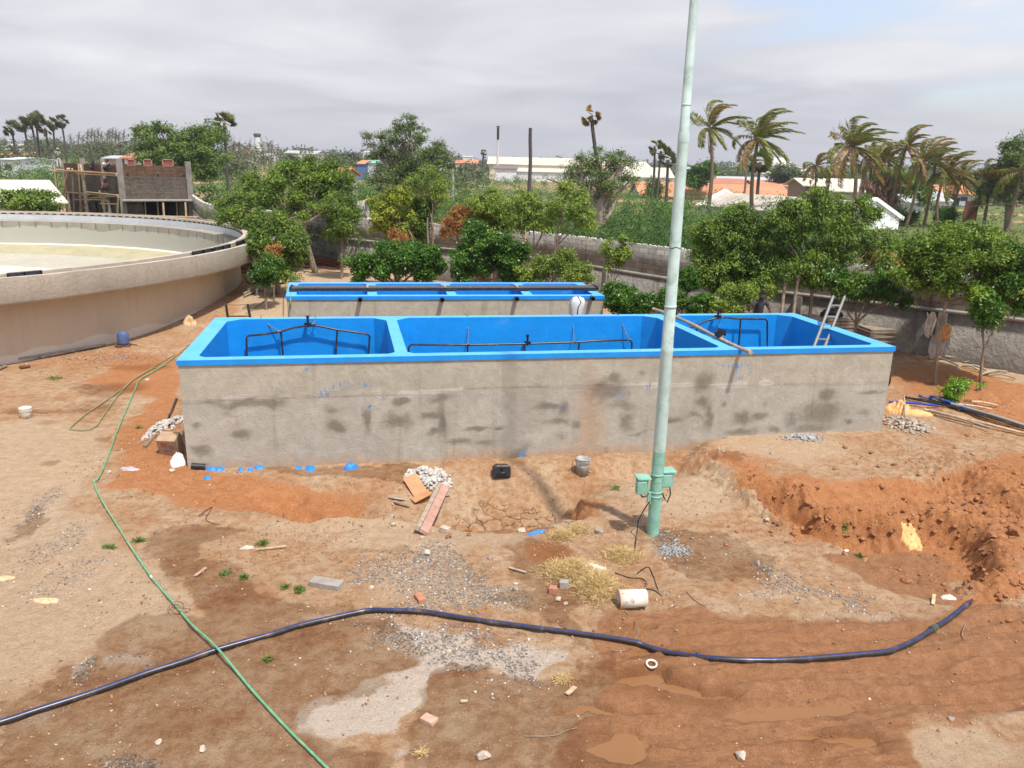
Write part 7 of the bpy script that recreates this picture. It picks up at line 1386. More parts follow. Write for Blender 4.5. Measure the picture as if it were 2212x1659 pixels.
shed('ruined_hut', 'weathered white gable hut with tiled slope in the thorn scrub', 'hut', q('M', 850, 670)[0], q('M', 1000, 680)[0], q('M', 850, 660)[1], q('M', 860, 602)[1], 105, 6, TILE, pm('worn_white', (.55, .54, .52), (.33, .32, .31), 2, .9, dirt=(.2, .2, .2)), Yb=104.6)
HS = [('Z', 690, 950, 212, 190, 420, SHEETG, WALLC, 'long green-grey roofed factory hall left of the acacia', 6), ('Z', 430, 560, 230, 212, 380, SHEETG, WHITEW, 'grey gabled hall near the white chimney', 2), ('Z', 315, 415, 240, 226, 390, TILE2, WHITEW, 'low white building behind the far palms, left', 4), ('Z', 190, 300, 240, 230, 420, TILE, WHITEW, 'low terracotta roofed row behind the tall fan palm', 3),
      ('Z', 2040, 2212, 290, 262, 330, TILE, pm('pinkwall', (.5, .38, .3)), 'terracotta roofed factory left of the warehouse', 3), ('Z', 2095, 2180, 240, 234, 520, CREAM, WHITEW, 'bright white block on the horizon left of the warehouse', 3), ('Z', 1310, 1370, 205, 197, 560, CREAM, WHITEW, 'small white building on the horizon behind the acacia crown', 2), ('Z', 590, 710, 240, 228, 430, TILE, pm('pinkwall', (.5, .38, .3)), 'terracotta wall building below the green-grey hall', 3),
      ('X', 0, 160, 540, 512, 300, pm('pinkroof', (.50, .42, .40)), WHITEW, 'pale pink roofed shed at the far left', 2), ('X', 165, 285, 545, 525, 320, TILE2, WHITEW, 'brown roofed shed beside the pale pink one', 2), ('X', 20, 130, 480, 472, 520, pm('mintroof', (.45, .55, .52)), WHITEW, 'mint roofed block on the far left horizon', 2), ('X', -20, 75, 640, 602, 190, pm('orangeroof', (.66, .28, .12)), WHITEW, 'orange canopy hut at the left edge', 1), ('X', 190, 260, 645, 606, 185, pm('orangeroof', (.66, .28, .12)), WHITEW, 'orange painted hut below the leaning fan palms', 1), ('X', 0, 160, 690, 665, 150, pm('whiteroof', (.7, .72, .74)), WHITEW, 'low white sheet roof at the left edge', 1),
      ('Y', 1450, 1580, 440, 418, 330, SHEET, WHITEW, 'cream roofed hall below the water tower', 3), ('Y', 1745, 1890, 385, 374, 430, pm('peachroof', (.55, .36, .27)), WHITEW, 'peach block right of the water tower', 4), ('Y', 1815, 2000, 412, 398, 380, CREAM, WHITEW, 'white flat block right of the round tree', 5), ('Y', 775, 830, 400, 380, 350, pm('aqua', (.35, .55, .58)), WHITEW, 'aqua roofed house right of the mast', 2), ('Y', 940, 1000, 380, 355, 400, CREAM, pm('pinkwall', (.5, .38, .3)), 'pinkish two storey house beside the first coconut palm', 3), ('Y', 1190, 1250, 384, 374, 470, CREAM, WHITEW, 'tiny white block on the right horizon', 1),
      ('Z', 1270, 1320, 296, 270, 200, pm('orangeroof', (.66, .28, .12)), pm('bluewall', (.08, .15, .4)), 'orange and blue tarpaulin stall left of the acacia', 0), ('Z', 1325, 1400, 290, 268, 205, pm('tealroof', (.25, .5, .4)), WHITEW, 'teal roofed stall next to the orange and blue stall', 0), ('Z', 1840, 1900, 305, 275, 260, SHEETG, WHITEW, 'white walled shed glimpsed through the acacia branches', 1)]
for kz, x0, x1, e_, r_, Yh, rm, wm, lb, nw in HS: shed('distant_building', lb, 'building', q(kz, x0, e_)[0], q(kz, x1, e_)[0], q(kz, x0, e_)[1], q(kz, x0, r_)[1], Yh, 10 + Yh * .02, rm, wm, wins=nw, over=.3)
# chimney stack and water tower far away
p = onY(*q('Z', 485, 180), 520); zt = onY(*q('Z', 478, 42), 520)[2]; t = thing('brick_chimney', 'tall white factory chimney with dark rim on the left horizon', 'chimney', (p[0], p[1], -1)); mb = MB(); mb.lathe([(2.9, 0), (2.6, (zt) * .4), (1.7, zt - 2.2)], (0, 0, 0), 20); mb.build('stack', pm('stack_white', (.66, .68, .70)), t); mb = MB(); mb.lathe([(1.8, zt - 2.4), (2.3, zt - 1.2), (2.3, zt - .2), (1.2, zt), (0, zt)], (0, 0, 0), 20); mb.build('rim', pm('soot', (.07, .06, .06)), t)
p = onY(*q('Y', 1598, 370), 600); zt = onY(*q('Y', 1598, 288), 600)[2]; t = thing('water_tower', 'pinkish white mushroom water tower on the right horizon', 'water tower', (p[0], p[1], -1)); mb = MB(); mb.lathe([(5.2, 0), (4.0, zt - 11)], (0, 0, 0), 20); mb.build('shaft', pm('tower_pink', (.58, .42, .42)), t); mb = MB(); mb.lathe([(3.9, zt - 11.5), (10, zt - 8.0), (10.6, zt - 6)], (0, 0, 0), 28); mb.build('tank_bowl', pm('tower_pink', (.58, .42, .42)), t); mb = MB(); mb.lathe([(10.6, zt - 6), (10.4, zt - 2.2), (6, zt + .4), (0, zt + 1)], (0, 0, 0), 28); mb.build('tank_dome', pm('tower_white', (.68, .64, .62)), t)
# posts and poles
def mast(label, a, b_, Y, r, mat_, cat='pole', z0=None, name='pole', r2=None):
    p1 = Vector(onY(*b_, Y)); p0 = Vector(onY(*a, Y)); d = p0 - p1; p0 = p1 + d * ((p1.z - .3) / (p1.z - p0.z)); mb = MB(); n = 9
    mb.tube([(p1 - p0) * (k / n) + Vector((.1 * math.sin(k * 1.3) * r * 2, 0, 0)) for k in range(n + 1)], [r + ((r2 or r * .8) - r) * k / n for k in range(n + 1)], 8); o = mb.build(name, mat_); o.location = p0; return setp(o, label, cat)
mast('bare dark dead palm trunk standing in front of the warehouse', q('N', 693, 890), q('N', 705, 256), 75, .19, PTRUNKD, 'dead palm trunk', name='dead_palm')
mast('short concrete post in the scrub left of the warehouse', q('N', 33, 775), q('N', 33, 612), 110, .2, CONCP, 'post', name='post'); mast('slim wooden post right of the acacia trunk', q('N', 1410, 830), q('N', 1415, 700), 80, .1, BAMB, 'post', name='post')
mast('leaning white trunk stub among the right palms', (q('R', 1190, 640)), q('R', 1215, 470), 88, .35, pm('pale_trunk', (.50, .45, .38), (.4, .35, .3)), 'dead palm trunk', name='dead_palm')
mast('slender pole standing left of the water tower', q('Y', 1230, 350), q('Y', 1238, 262), 420, .5, GREYW, 'mast', name='radio_mast')
for k in range(24):
    x = 320 + k * 30; 
    if 500 < x < 560: continue
    a = q('Z', x, 296); Yk = 215; p = onY(*a, Yk); mb = MB(); mb.box((0, 0, .3), (.15, .15, 1.1)); mb.box((0, 0, .87), (.2, .2, .05)); o = mb.build('fence_post', GREYW); o.location = (p[0], p[1], p[2]); setp(o, 'white concrete fence post in the row across the far scrub', 'fence post', 'white posts of the far fence')
t = thing('steel_screen', 'rusty steel sheet panel standing under the right palms', 'steel panel', tuple(gp(2090, 490, False))); mb = MB(); p0, p1 = Vector(onY(*q('R', 1820, 880), 80)), Vector(onY(*q('R', 1905, 880), 80)); h_ = 2.2; mb.box(((p0 + p1) / 2 + Vector((0, 0, h_ / 2))), ((p1 - p0).length, .06, h_)); mb.build('sheet', RUST, t, True); mb = MB(); mb.tube([p0 + Vector((0, -.1, 0)), p1 + Vector((0, -.1, h_ * .8))], .06, 6); mb.build('brace', BLACKP, t, True)
mb = MB(); p0, p1 = Vector(onY(*q('R', 1420, 735), 85)), Vector(onY(*q('R', 2230, 738), 60)); mb.tube([p0 + (p1 - p0) * s_ - Vector((0, 0, .5 * 4 * s_ * (1 - s_))) for s_ in np.linspace(0, 1, 12)], .035, 5); o = mb.build('power_line', pm('cable_grey', (.12, .12, .12))); setp(o, 'overhead cable strung in front of the right palms', 'cable')
p0 = gp(*q('M', 1105, 1040), False); mb = MB(); mb.lathe([(.6, -.9), (.62, -.85), (.62, .85), (.6, .9), (.52, .9), (.5, -.9), (.6, -.9)], (0, 0, .6), 28, Matrix.Rotation(1.35, 3, 'Y')); o = mb.build('concrete_pipe', CONCP); pw = onY(*q('M', 1105, 1000), 46); o.location = (pw[0], pw[1], pw[2] - .6); setp(o, 'grey concrete pipe section lying behind the compound wall', 'concrete pipe')
# ================================================================ TREES IN THE YARD
ND = dict(droop=.5)
def gb_(px, py, Y): p = onY(px, py, Y); return (p[0], p[1], hz(p[0], p[1]))
tree('neem_tree', 'tall spreading neem tree with pale forked trunk left of centre', 'tree', gb_(683, 590, 40.5), [Bl(600, 420, 55, 40, 41), Bl(680, 400, 60, 40, 42), Bl(530, 455, 45, 30, 40), Bl(720, 380, 38, 26, 42), Bl(640, 370, 45, 22, 43), Bl(560, 400, 35, 25, 42), Bl(500, 440, 35, 30, 41, 1.1), Bl(610, 470, 45, 22, 40, .7), Bl(740, 420, 30, 40, 41, .6), Bl(650, 440, 50, 26, 41, .6), Bl(500, 470, 36, 24, 40, .8)], L_NEEM, BARK, 15000, .26, .075, .17, Vector(onY(655, 490, 40.5)), 150, .55, twigs=9, kw=ND)
tree('young_tree', 'bushy light green tree leaning over the clarifier rim', 'tree', gb_(600, 615, 33.5), [Bl(595, 500, 48, 34, 33.5), Bl(570, 540, 34, 30, 33), Bl(625, 535, 36, 34, 33.5), Bl(600, 570, 34, 28, 33), Bl(650, 560, 20, 18, 33.5), Bl(560, 480, 26, 20, 34), Bl(630, 500, 30, 30, 33.8), Bl(610, 600, 26, 18, 32.6, .7)], L_NEEM, BARK, 11000, .20, .06, .12, None, 120, .42, twigs=8, kw=ND)
tree('bush', 'dark bush growing over the black motorcycle', 'bush', gb_(572, 612, 30.5), [Bl(568, 590, 26, 26, 30.5), Bl(590, 565, 20, 16, 30.8)], L_DARK, BARK, 3200, .14, .05, .05, None, 45, .28, kw=ND)
tree('dry_shrub', 'withered brown sprays hanging in front of the light green tree', 'dry shrub', gb_(587, 590, 32), [Bl(592, 560, 12, 26, 32, 1.0), Bl(600, 535, 10, 14, 32.3)], L_DRY, BARK, 700, .16, .04, .03, None, 16, .22, kw=dict(droop=1.2))
tree('neem_tree', 'thin young tree with airy crown in front of the compound wall', 'tree', gb_(736, 592, 38.5), [Bl(722, 440, 34, 28, 38.5, .8), Bl(735, 480, 36, 30, 38.5), Bl(705, 500, 20, 14, 38.5, .6), Bl(760, 450, 24, 26, 39, .7)], L_NEEM, BARK, 3200, .22, .06, .08, Vector(onY(738, 500, 38.5)), 70, .42, twigs=8, kw=ND)
tree('yellow_tree', 'bright yellow-green tree beside the dark bushes', 'tree', gb_(855, 585, 36.0), [Bl(840, 450, 36, 32, 36), Bl(860, 425, 26, 22, 36.2), Bl(830, 480, 30, 24, 36), Bl(870, 480, 26, 30, 36.3), Bl(810, 440, 20, 14, 36), Bl(855, 500, 26, 16, 36)], L_YEL, BARK, 8200, .17, .06, .10, None, 110, .33, twigs=7, kw=ND)
tree('neem_tree', 'green tree standing just behind the yellow-green tree', 'tree', gb_(905, 590, 37.0), [Bl(890, 480, 30, 40, 37), Bl(915, 455, 22, 32, 37), Bl(905, 520, 22, 18, 37, .6)], L_NEEM, BARK, 4500, .18, .055, .10, None, 70, .38, kw=ND)
tree('dry_shrub', 'withered orange-brown twigs below the yellow-green tree', 'dry shrub', gb_(858, 590, 35.3), [Bl(860, 512, 18, 12, 35.2), Bl(850, 500, 12, 10, 35.2)], L_DRY, BARK, 700, .18, .05, .03, None, 18, .22, kw=dict(droop=1.2))
tree('slender_tree', 'tall slender nearly bare tree with a sparse top over the dark bushes', 'tree', gb_(930, 590, 36.5), [Bl(925, 390, 26, 40, 36.5, .8), Bl(900, 400, 26, 20, 36.5, .5), Bl(950, 420, 20, 30, 36.8, .5), Bl(960, 380, 22, 18, 36.8, .4)], L_LIME, BARK, 1500, .15, .05, .07, Vector(onY(932, 470, 36.5)), 50, .35, twigs=10, kw=ND)
for dx_, lb in ((-20, 'left'), (14, 'right')):
    stick('bare twiggy stem ' + lb + ' of the slender tree', [Vector(gb_(920 + dx_, 590, 36)), Vector(onY(910 + dx_, 510, 36)), Vector(onY(890 + dx_ * 2.4, 470, 36))], .05, BARK, 'sapling', 'sapling')
tree('dry_shrub', 'large withered orange shrub at the compound wall', 'dry shrub', gb_(1000, 585, 36.2), [Bl(985, 480, 28, 26, 36.2), Bl(1025, 475, 34, 20, 36.2), Bl(1000, 455, 22, 12, 36.4), Bl(965, 500, 14, 16, 36)], L_DRY, BARK, 5200, .15, .04, .05, None, 90, .30, twigs=14, kw=dict(droop=.8, shell=.1))
tree('bush', 'lime green shrub right of the withered orange shrub', 'shrub', gb_(1060, 590, 35.8), [Bl(1062, 445, 40, 26, 35.8), Bl(1050, 480, 40, 26, 35.8), Bl(1085, 470, 26, 30, 35.8), Bl(1030, 430, 22, 14, 36)], L_LIME, BARK, 6500, .17, .055, .06, None, 95, .35, kw=ND)
tree('broadleaf_bush', 'dark glossy bush at the left of the pair behind the small tank', 'bush', gb_(850, 608, 29.5), [Bl(870, 560, 50, 34, 29.5), Bl(820, 570, 34, 26, 29.3), Bl(775, 575, 28, 20, 29.2, .8), Bl(920, 565, 44, 36, 29.6), Bl(762, 562, 16, 12, 29.4, .6), Bl(840, 540, 26, 16, 29.8), Bl(768, 595, 14, 10, 29.2, .5)], L_DARK, BARK, 15000, .15, .07, .10, None, 190, .30, twigs=6, kw=dict(droop=.2))
tree('broadleaf_bush', 'tallest dark glossy bush behind the small tank', 'bush', gb_(1040, 608, 30.0), [Bl(1040, 530, 52, 40, 30), Bl(1010, 565, 48, 36, 29.8), Bl(1085, 560, 46, 40, 30), Bl(1030, 500, 30, 16, 30.2), Bl(1110, 590, 30, 18, 29.8)], L_DARK, BARK, 16000, .15, .07, .10, None, 200, .30, twigs=6, kw=dict(droop=.2))
tree('broadleaf_bush', 'low lighter green bushes over the right end of the small tank', 'bush', gb_(1190, 600, 29.0), [Bl(1150, 590, 34, 20, 29.2), Bl(1195, 580, 32, 20, 29), Bl(1240, 590, 32, 18, 28.8), Bl(1222, 560, 22, 18, 28.9), Bl(1270, 608, 24, 12, 28.5), Bl(1170, 565, 16, 12, 29.2)], L_LIME, BARK, 8000, .12, .05, .06, None, 120, .25, kw=dict(droop=.1))
tree('young_tree', 'multi-stemmed tree with sparse yellow-green crown at the wall, left of the pair', 'tree', gb_(1152, 598, 33.0), [Bl(1110, 450, 26, 24, 33, .6), Bl(1145, 440, 34, 34, 33.2, .8), Bl(1180, 465, 28, 26, 33, .8), Bl(1130, 480, 30, 18, 33, .6)], L_LIME, BARK, 3600, .17, .055, .06, Vector(onY(1152, 545, 33)), 80, .34, twigs=9, kw=ND)
tree('young_tree', 'multi-stemmed tree with sparse yellow-green crown at the wall, right of the pair', 'tree', gb_(1197, 610, 32.0), [Bl(1215, 450, 34, 26, 32.2, .7), Bl(1248, 430, 26, 22, 32.4, .6), Bl(1260, 470, 30, 24, 32, .6), Bl(1200, 490, 20, 14, 32, .4), Bl(1225, 405, 20, 12, 32.4, .5)], L_LIME, BARK, 3000, .17, .055, .06, Vector(onY(1200, 535, 32)), 70, .34, twigs=9, kw=ND)
tree('sapling', 'small sapling of leafy tufts against the block wall', 'sapling', gb_(1330, 640, 28.6), [Bl(1312, 535, 10, 22, 28.6), Bl(1345, 545, 20, 14, 28.6), Bl(1352, 515, 14, 8, 28.7), Bl(1316, 575, 10, 10, 28.6), Bl(1335, 562, 12, 10, 28.6)], L_LIME, BARK, 1700, .14, .055, .04, None, 40, .22, kw=ND)
t = thing('bamboo_trestle', 'bamboo trestle standing at the wall behind the lighter bushes', 'trestle', gb_(1165, 600, 32.5))
for a, b_ in (((1142, 598), (1152, 560)), ((1150, 600), (1164, 556)), ((1166, 600), (1176, 558)), ((1130, 600), (1136, 500)), ((1152, 583), (1180, 582))): mb = MB(); mb.tube([Vector(onY(*a, 32.4)), Vector(onY(*b_, 32.4))], .045, 6); mb.build('leg' if b_[1] != 582 else 'crossbar', BAMB, t, True)
tree('broadleaf_bush', 'leafy shrub right of the small tank, near the lamp housing', 'shrub', gb_(1355, 672, 24.6), [Bl(1350, 650, 44, 26, 24.6), Bl(1330, 630, 24, 18, 25), Bl(1395, 655, 26, 20, 24.4), Bl(1306, 640, 12, 14, 25)], L_DARK, BARK, 6000, .14, .06, .06, None, 90, .24, kw=dict(droop=.1))
tree('broadleaf_bush', 'shrub just right of the mast behind the long tank', 'shrub', gb_(1470, 668, 24.2), [Bl(1460, 640, 34, 26, 24.3), Bl(1488, 608, 26, 26, 24.6), Bl(1440, 655, 20, 14, 24), Bl(1505, 660, 26, 14, 24), Bl(1520, 650, 20, 14, 24)], L_DARK, BARK, 6000, .13, .055, .06, None, 90, .22, kw=dict(droop=.1))
tree('broadleaf_bush', 'sprawling bright shrub behind the leaning worker', 'shrub', gb_(1620, 672, 23.6), [Bl(1600, 640, 40, 24, 24), Bl(1640, 625, 34, 22, 24.2), Bl(1580, 660, 30, 14, 23.8), Bl(1550, 662, 20, 10, 23.8)], L_LIME, BARK, 4600, .12, .045, .06, None, 80, .24, kw=dict(droop=.1, wind=(.3, 0, .2)))
tree('neem_tree', 'dense dark neem tree right of the mast against the wall', 'tree', gb_(1560, 650, 25.6), [Bl(1570, 520, 56, 44, 25.6), Bl(1545, 570, 46, 38, 25.4), Bl(1610, 560, 46, 44, 25.8), Bl(1590, 480, 40, 26, 26), Bl(1640, 500, 34, 30, 26), Bl(1525, 520, 26, 26, 25.8), Bl(1560, 610, 40, 18, 25.4), Bl(1620, 600, 44, 30, 25.2), Bl(1520, 590, 26, 30, 25.2), Bl(1660, 560, 36, 40, 25.2), Bl(1600, 455, 30, 16, 26)], L_NEEM, BARK, 21000, .15, .05, .08, None, 260, .30, twigs=6, kw=ND)
tree('flame_tree', 'wide feathery tree with drooping sprays in front of the white shed', 'tree', gb_(1760, 690, 24.3), [Bl(1730, 470, 44, 34, 24.8), Bl(1790, 500, 50, 40, 24.5), Bl(1840, 540, 46, 40, 24.2), Bl(1700, 520, 40, 40, 24.8), Bl(1760, 570, 56, 34, 24.3), Bl(1870, 500, 36, 26, 24.4), Bl(1700, 590, 34, 26, 24.4), Bl(1830, 610, 40, 24, 23.8), Bl(1760, 430, 30, 20, 25), Bl(1905, 560, 26, 20, 24), Bl(1690, 460, 34, 26, 25), Bl(1860, 455, 40, 22, 24.6), Bl(1800, 440, 40, 24, 24.8), Bl(1900, 520, 30, 22, 24.4), Bl(1780, 610, 30, 16, 24)], L_NEEM, BARK, 20000, .15, .045, .075, Vector(onY(1755, 620, 24.3)), 280, .32, twigs=6, kw=dict(droop=.9, wind=(.2, 0, 0)))
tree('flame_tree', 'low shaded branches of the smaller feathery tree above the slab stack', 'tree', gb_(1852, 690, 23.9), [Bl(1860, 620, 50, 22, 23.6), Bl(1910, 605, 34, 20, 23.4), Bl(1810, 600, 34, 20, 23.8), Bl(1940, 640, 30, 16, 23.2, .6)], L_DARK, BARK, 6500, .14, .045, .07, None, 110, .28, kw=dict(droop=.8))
for k, (x0, x1) in enumerate([(1692, 1702), (1718, 1728)]): stick('pale bare ' + ['left', 'right'][k] + ' trunk pole standing against the shaded wall', [Vector(gb_(x0 - 6, 700, 24.0)), Vector(onY(x0, 640, 24)), Vector(onY(x1, 585, 24))], .06, BAMBG, 'bare_sapling', 'stem')
tree('broadleaf_tree', 'umbrella shaped green tree near the right edge with a forked trunk', 'tree', gb_(2030, 770, 21.6), [Bl(2040, 560, 90, 30, 22), Bl(2100, 520, 70, 30, 22.3), Bl(2010, 590, 60, 30, 21.8), Bl(2150, 560, 60, 40, 22), Bl(2080, 600, 70, 26, 21.8), Bl(2165, 610, 50, 40, 21.6), Bl(2060, 500, 44, 16, 22.5), Bl(1985, 560, 36, 18, 22)], L_NEEM, BARK, 19000, .15, .055, .06, Vector(onY(2043, 655, 21.6)), 250, .30, twigs=9, kw=dict(droop=-.1, wind=(.5, 0, .1)))
tree('broadleaf_tree', 'lower right tree whose branches hang to the picture edge', 'tree', gb_(2135, 775, 20.9), [Bl(2130, 660, 34, 26, 21), Bl(2200, 620, 50, 34, 21.4), Bl(2120, 690, 20, 14, 20.9), Bl(2215, 560, 40, 30, 21.6)], L_DARK, BARK, 7500, .14, .055, .05, None, 100, .27, kw=dict(droop=.2, wind=(.4, 0, 0)))
tree('young_plant', 'bright green young plant on the red earth near the pipe bundle', 'plant', tuple(gp(*q('W', 1590, 1240))), [Bl(*q('W', 1590, 1190), 22, 22, gp(*q('W', 1590, 1240)).y), Bl(*q('W', 1620, 1130), 20, 14, gp(*q('W', 1590, 1240)).y), Bl(*q('W', 1720, 1100), 26, 8, gp(*q('W', 1590, 1240)).y, .7), Bl(*q('W', 1540, 1220), 12, 12, gp(*q('W', 1590, 1240)).y)], leafmat('leaf_fresh', (.05, .16, .01), (.24, .44, .04), .35, .4), BARK, 1500, .09, .035, .02, None, 45, .13, kw=dict(droop=.1, wind=(.4, 0, .1)))
tree('small_tree', 'feathery flat-topped small tree in front of the cream roofed shed', 'tree', (onY(60, 470, 52)[0], 52, .8), [Bl(62, 422, 44, 12, 52), Bl(80, 440, 36, 12, 52), Bl(40, 435, 26, 10, 52), Bl(95, 448, 18, 10, 52)], L_NEEM, BARK, 4200, .32, .10, .12, None, 60, .6, kw=ND)
# ================================================================ TREES BEYOND THE WALL
tree('acacia_tree', 'big gnarled acacia with an open crown against the sky, centre', 'tree', gb_(880, 520, 58), [Bl(870, 300, 50, 34, 58, .9), Bl(900, 350, 60, 36, 58), Bl(820, 320, 30, 26, 58, .8), Bl(945, 330, 34, 22, 58, .9), Bl(850, 380, 60, 30, 58), Bl(920, 400, 50, 30, 57), Bl(965, 350, 20, 14, 58, .7), Bl(880, 270, 26, 12, 58, .7), Bl(850, 430, 44, 26, 57, .7), Bl(800, 300, 16, 14, 58, .5)], L_ACA, BARKG, 14000, .24, .07, .26, Vector(onY(885, 420, 58)), 230, .62, twigs=34, kw=dict(droop=.1, flat=.5, shell=.3), fr=.5)
tree('acacia_tree', 'grey many-armed acacia in front of the warehouse', 'tree', gb_(1293, 515, 40), [Bl(1300, 340, 44, 28, 41), Bl(1250, 360, 40, 24, 40.5, .9), Bl(1340, 350, 36, 24, 41, .9), Bl(1290, 385, 50, 24, 40.5), Bl(1225, 390, 24, 14, 40, .5), Bl(1360, 385, 26, 18, 41, .6), Bl(1310, 420, 30, 16, 40.5, .6)], L_ACA, BARKG, 4600, .19, .055, .19, Vector(onY(1290, 488, 40)), 170, .42, twigs=26, kw=dict(droop=.1, flat=.6, shell=.3),
     limbs=[([Vector(onY(1290, 495, 40)), Vector(onY(1272, 470, 39.6)), Vector(onY(1243, 440, 39.2)), Vector(onY(1225, 400, 39.5)), Vector(onY(1180, 385, 39.6))], .2, .04), ([Vector(onY(1292, 490, 40)), Vector(onY(1296, 440, 40)), Vector(onY(1312, 400, 40.3)), Vector(onY(1330, 370, 40.5))], .24, .05), ([Vector(onY(1300, 485, 40)), Vector(onY(1318, 460, 40.2)), Vector(onY(1332, 428, 40.6))], .13, .04), ([Vector(onY(1285, 480, 40)), Vector(onY(1262, 455, 40.4)), Vector(onY(1252, 425, 40.6)), Vector(onY(1262, 380, 40.8))], .15, .04)], fr=.4)
tree('rain_tree', 'broad light green tree crown rising right of the unfinished building', 'tree', gb_(430, 430, 84), [Bl(350, 300, 50, 26, 85), Bl(420, 310, 56, 36, 84), Bl(450, 290, 36, 22, 85), Bl(380, 340, 56, 26, 83), Bl(440, 345, 46, 26, 83), Bl(325, 330, 34, 22, 84, .8), Bl(330, 290, 30, 14, 85, .5)], leafmat('leaf_rain', (.05, .09, .02), (.20, .29, .07), .3, .7), BARKG, 16000, .42, .13, .38, None, 230, .95, twigs=8, kw=dict(droop=.1, flat=.7))
tree('broadleaf_tree', 'round bushy tree right of the water tower', 'tree', (onY(1690, 390, 190)[0], 190, 0), [Bl(1694, 378, 30, 16, 190)], L_FAR, BARKG, 2500, 1.0, .35, .4, None, 60, 1.6)
tree('broadleaf_tree', 'dark tree just right of the mast below the horizon', 'tree', (onY(1510, 395, 150)[0], 150, 0), [Bl(1510, 378, 26, 24, 150), Bl(1528, 362, 14, 12, 150)], L_DARK, BARKG, 2800, .8, .3, .3, None, 60, 1.3)
tree('broadleaf_tree', 'leafy tree between the cream house and the cottages', 'tree', (onY(1940, 420, 112)[0], 112, .2), [Bl(1940, 385, 34, 22, 112), Bl(1970, 395, 30, 20, 112), Bl(1990, 410, 26, 20, 105), Bl(1900, 385, 22, 18, 113)], L_NEEM, BARKG, 4200, .6, .2, .3, None, 80, 1.1)
tree('dead_palm_clump', 'brown dead fronds hanging by the white shed gable', 'dead palm clump', (onY(1905, 470, 84)[0], 84, .5), [Bl(1900, 400, 24, 24, 84), Bl(1912, 435, 20, 22, 84)], leafmat('leaf_deadbrown', (.10, .065, .045), (.30, .20, .14), .1, .9), BARKG, 1800, .9, .10, .2, None, 40, .8, kw=dict(droop=1.6))
tree('casuarina_tree', 'tall dark tree at the right picture edge', 'tree', (onY(2180, 480, 80)[0], 80, .5), [Bl(2180, 335, 26, 26, 80), Bl(2210, 325, 26, 30, 80), Bl(2165, 385, 30, 26, 80), Bl(2200, 400, 32, 34, 79), Bl(2135, 415, 22, 16, 80)], L_ACA, BARKG, 5500, .5, .12, .35, None, 140, .8, kw=dict(wind=(.5, 0, .1)))
tree('small_tree', 'small round tree in the field left of the acacia', 'tree', (onY(720, 360, 150)[0], 150, 0), [Bl(720, 352, 14, 12, 150)], L_FAR, BARKG, 900, .8, .3, .2, None, 30, 1.0)
tree('small_tree', 'round tree beside the long hall left of centre', 'tree', (onY(765, 358, 260)[0], 260, 0), [Bl(762, 343, 12, 9, 260), Bl(630, 345, 14, 8, 260)], L_FAR, BARKG, 900, 1.4, .5, .2, None, 30, 1.6)
tree('palm_bush', 'dark young palm clump under the fan palm pair', 'young palm', (onY(1415, 425, 120)[0], 120, 0), [Bl(1412, 410, 16, 18, 120)], L_DARK, BARKG, 900, .9, .1, .1, None, 30, 1.0, kw=dict(droop=-.8))
for x_, y_, w_, lb in ((1935, 475, 24, 'left clump of low palm fronds between the right trunks'), (2035, 470, 12, 'right clump of low palm fronds between the right trunks')): tree('palm_bush', lb, 'young palm', (onY(x_, 480, 84)[0], 84, .4), [Bl(x_, y_, w_, 12, 84)], L_DARK, BARKG, 700, 1.1, .10, .08, None, 22, .7, kw=dict(droop=-.6, wind=(.8, 0, 0)))
# thorn scrub: one mass nobody could count
def gfar(x, y): return float(H(np.array([x]), np.array([y]), False)[0])
def scrub():
    rr = np.random.default_rng(5); B_ = []; cand = 0
    for k in range(6200):
        y = 38 + 230 * rr.random() ** 1.5; x = rr.uniform(-.70, .62) * y
        if beyond(np.array([x]), np.array([y]))[0] < 2.0: continue
        zg = gfar(x, y)
        # back to picture columns only to thin the growth where the place has clearings
        cxp = IW / 2 + FPX * x / (y * .963); hzn = 358 + .0235 * (cxp - 1106); dyp = hzn + FPX * (6.2 - zg) / y
        p = .95 if y < 70 else .85
        if cxp > 1900: p = .02 if y < 90 else .12
        if cxp > 1880 and y < 50: p = 0
        if 1500 < cxp < 1915 and 58 < y < 100: p = 0
        if 1130 < cxp < 1290 and 400 < dyp < 460: p = .06
        if 980 < cxp < 1130 and 395 < dyp < 425: p = .25
        if 760 < cxp < 820 and dyp < 400: p = .1
        if 90 < cxp < 470 and 54 < y < 77: p = 0
        if cxp < 160 and y < 70: p = 0
        if y < 57 and cxp < 480: p = 0
        if 400 < cxp < 520 and 56 < y < 70: p = 0
        if 1380 < cxp < 1760 and y > 110: p = 0
        if 1020 < cxp < 1480 and y > 125: p = .5 if y < 255 else 0
        if cxp > 1900 and y > 170: p = 0
        if rr.random() > p * (.45 if y > 70 else .5): continue
        s_ = rr.uniform(.6, 1.75) * (1.0 if y < 90 else 1.25); hgt = rr.uniform(.6, 1.7) * s_ ** .7 * (1.0 if y < 65 else .8)
        if cxp < 470: hgt *= 1.3
        B_.append((np.array([x, y, zg + hgt * .55]), (1.9 * s_, 1.9 * s_, hgt), 1.0))
    return B_
SB = scrub(); near_b = [b for b in SB if b[0][1] < 72]; far_b = [b for b in SB if b[0][1] >= 72]
V, F, tint, cl, bi = crown(near_b, 250000, .28, .05, 6500, .5, droop=.15, shell=.55, flat=.6, wind=(.35, 0, .05), btint=.5); setp(link('thorn_scrub', npmesh('thorn_scrub', V, F, tint), L_PROS), 'dense feathery thorn scrub covering the land behind the compound wall', 'scrub', kind='stuff')
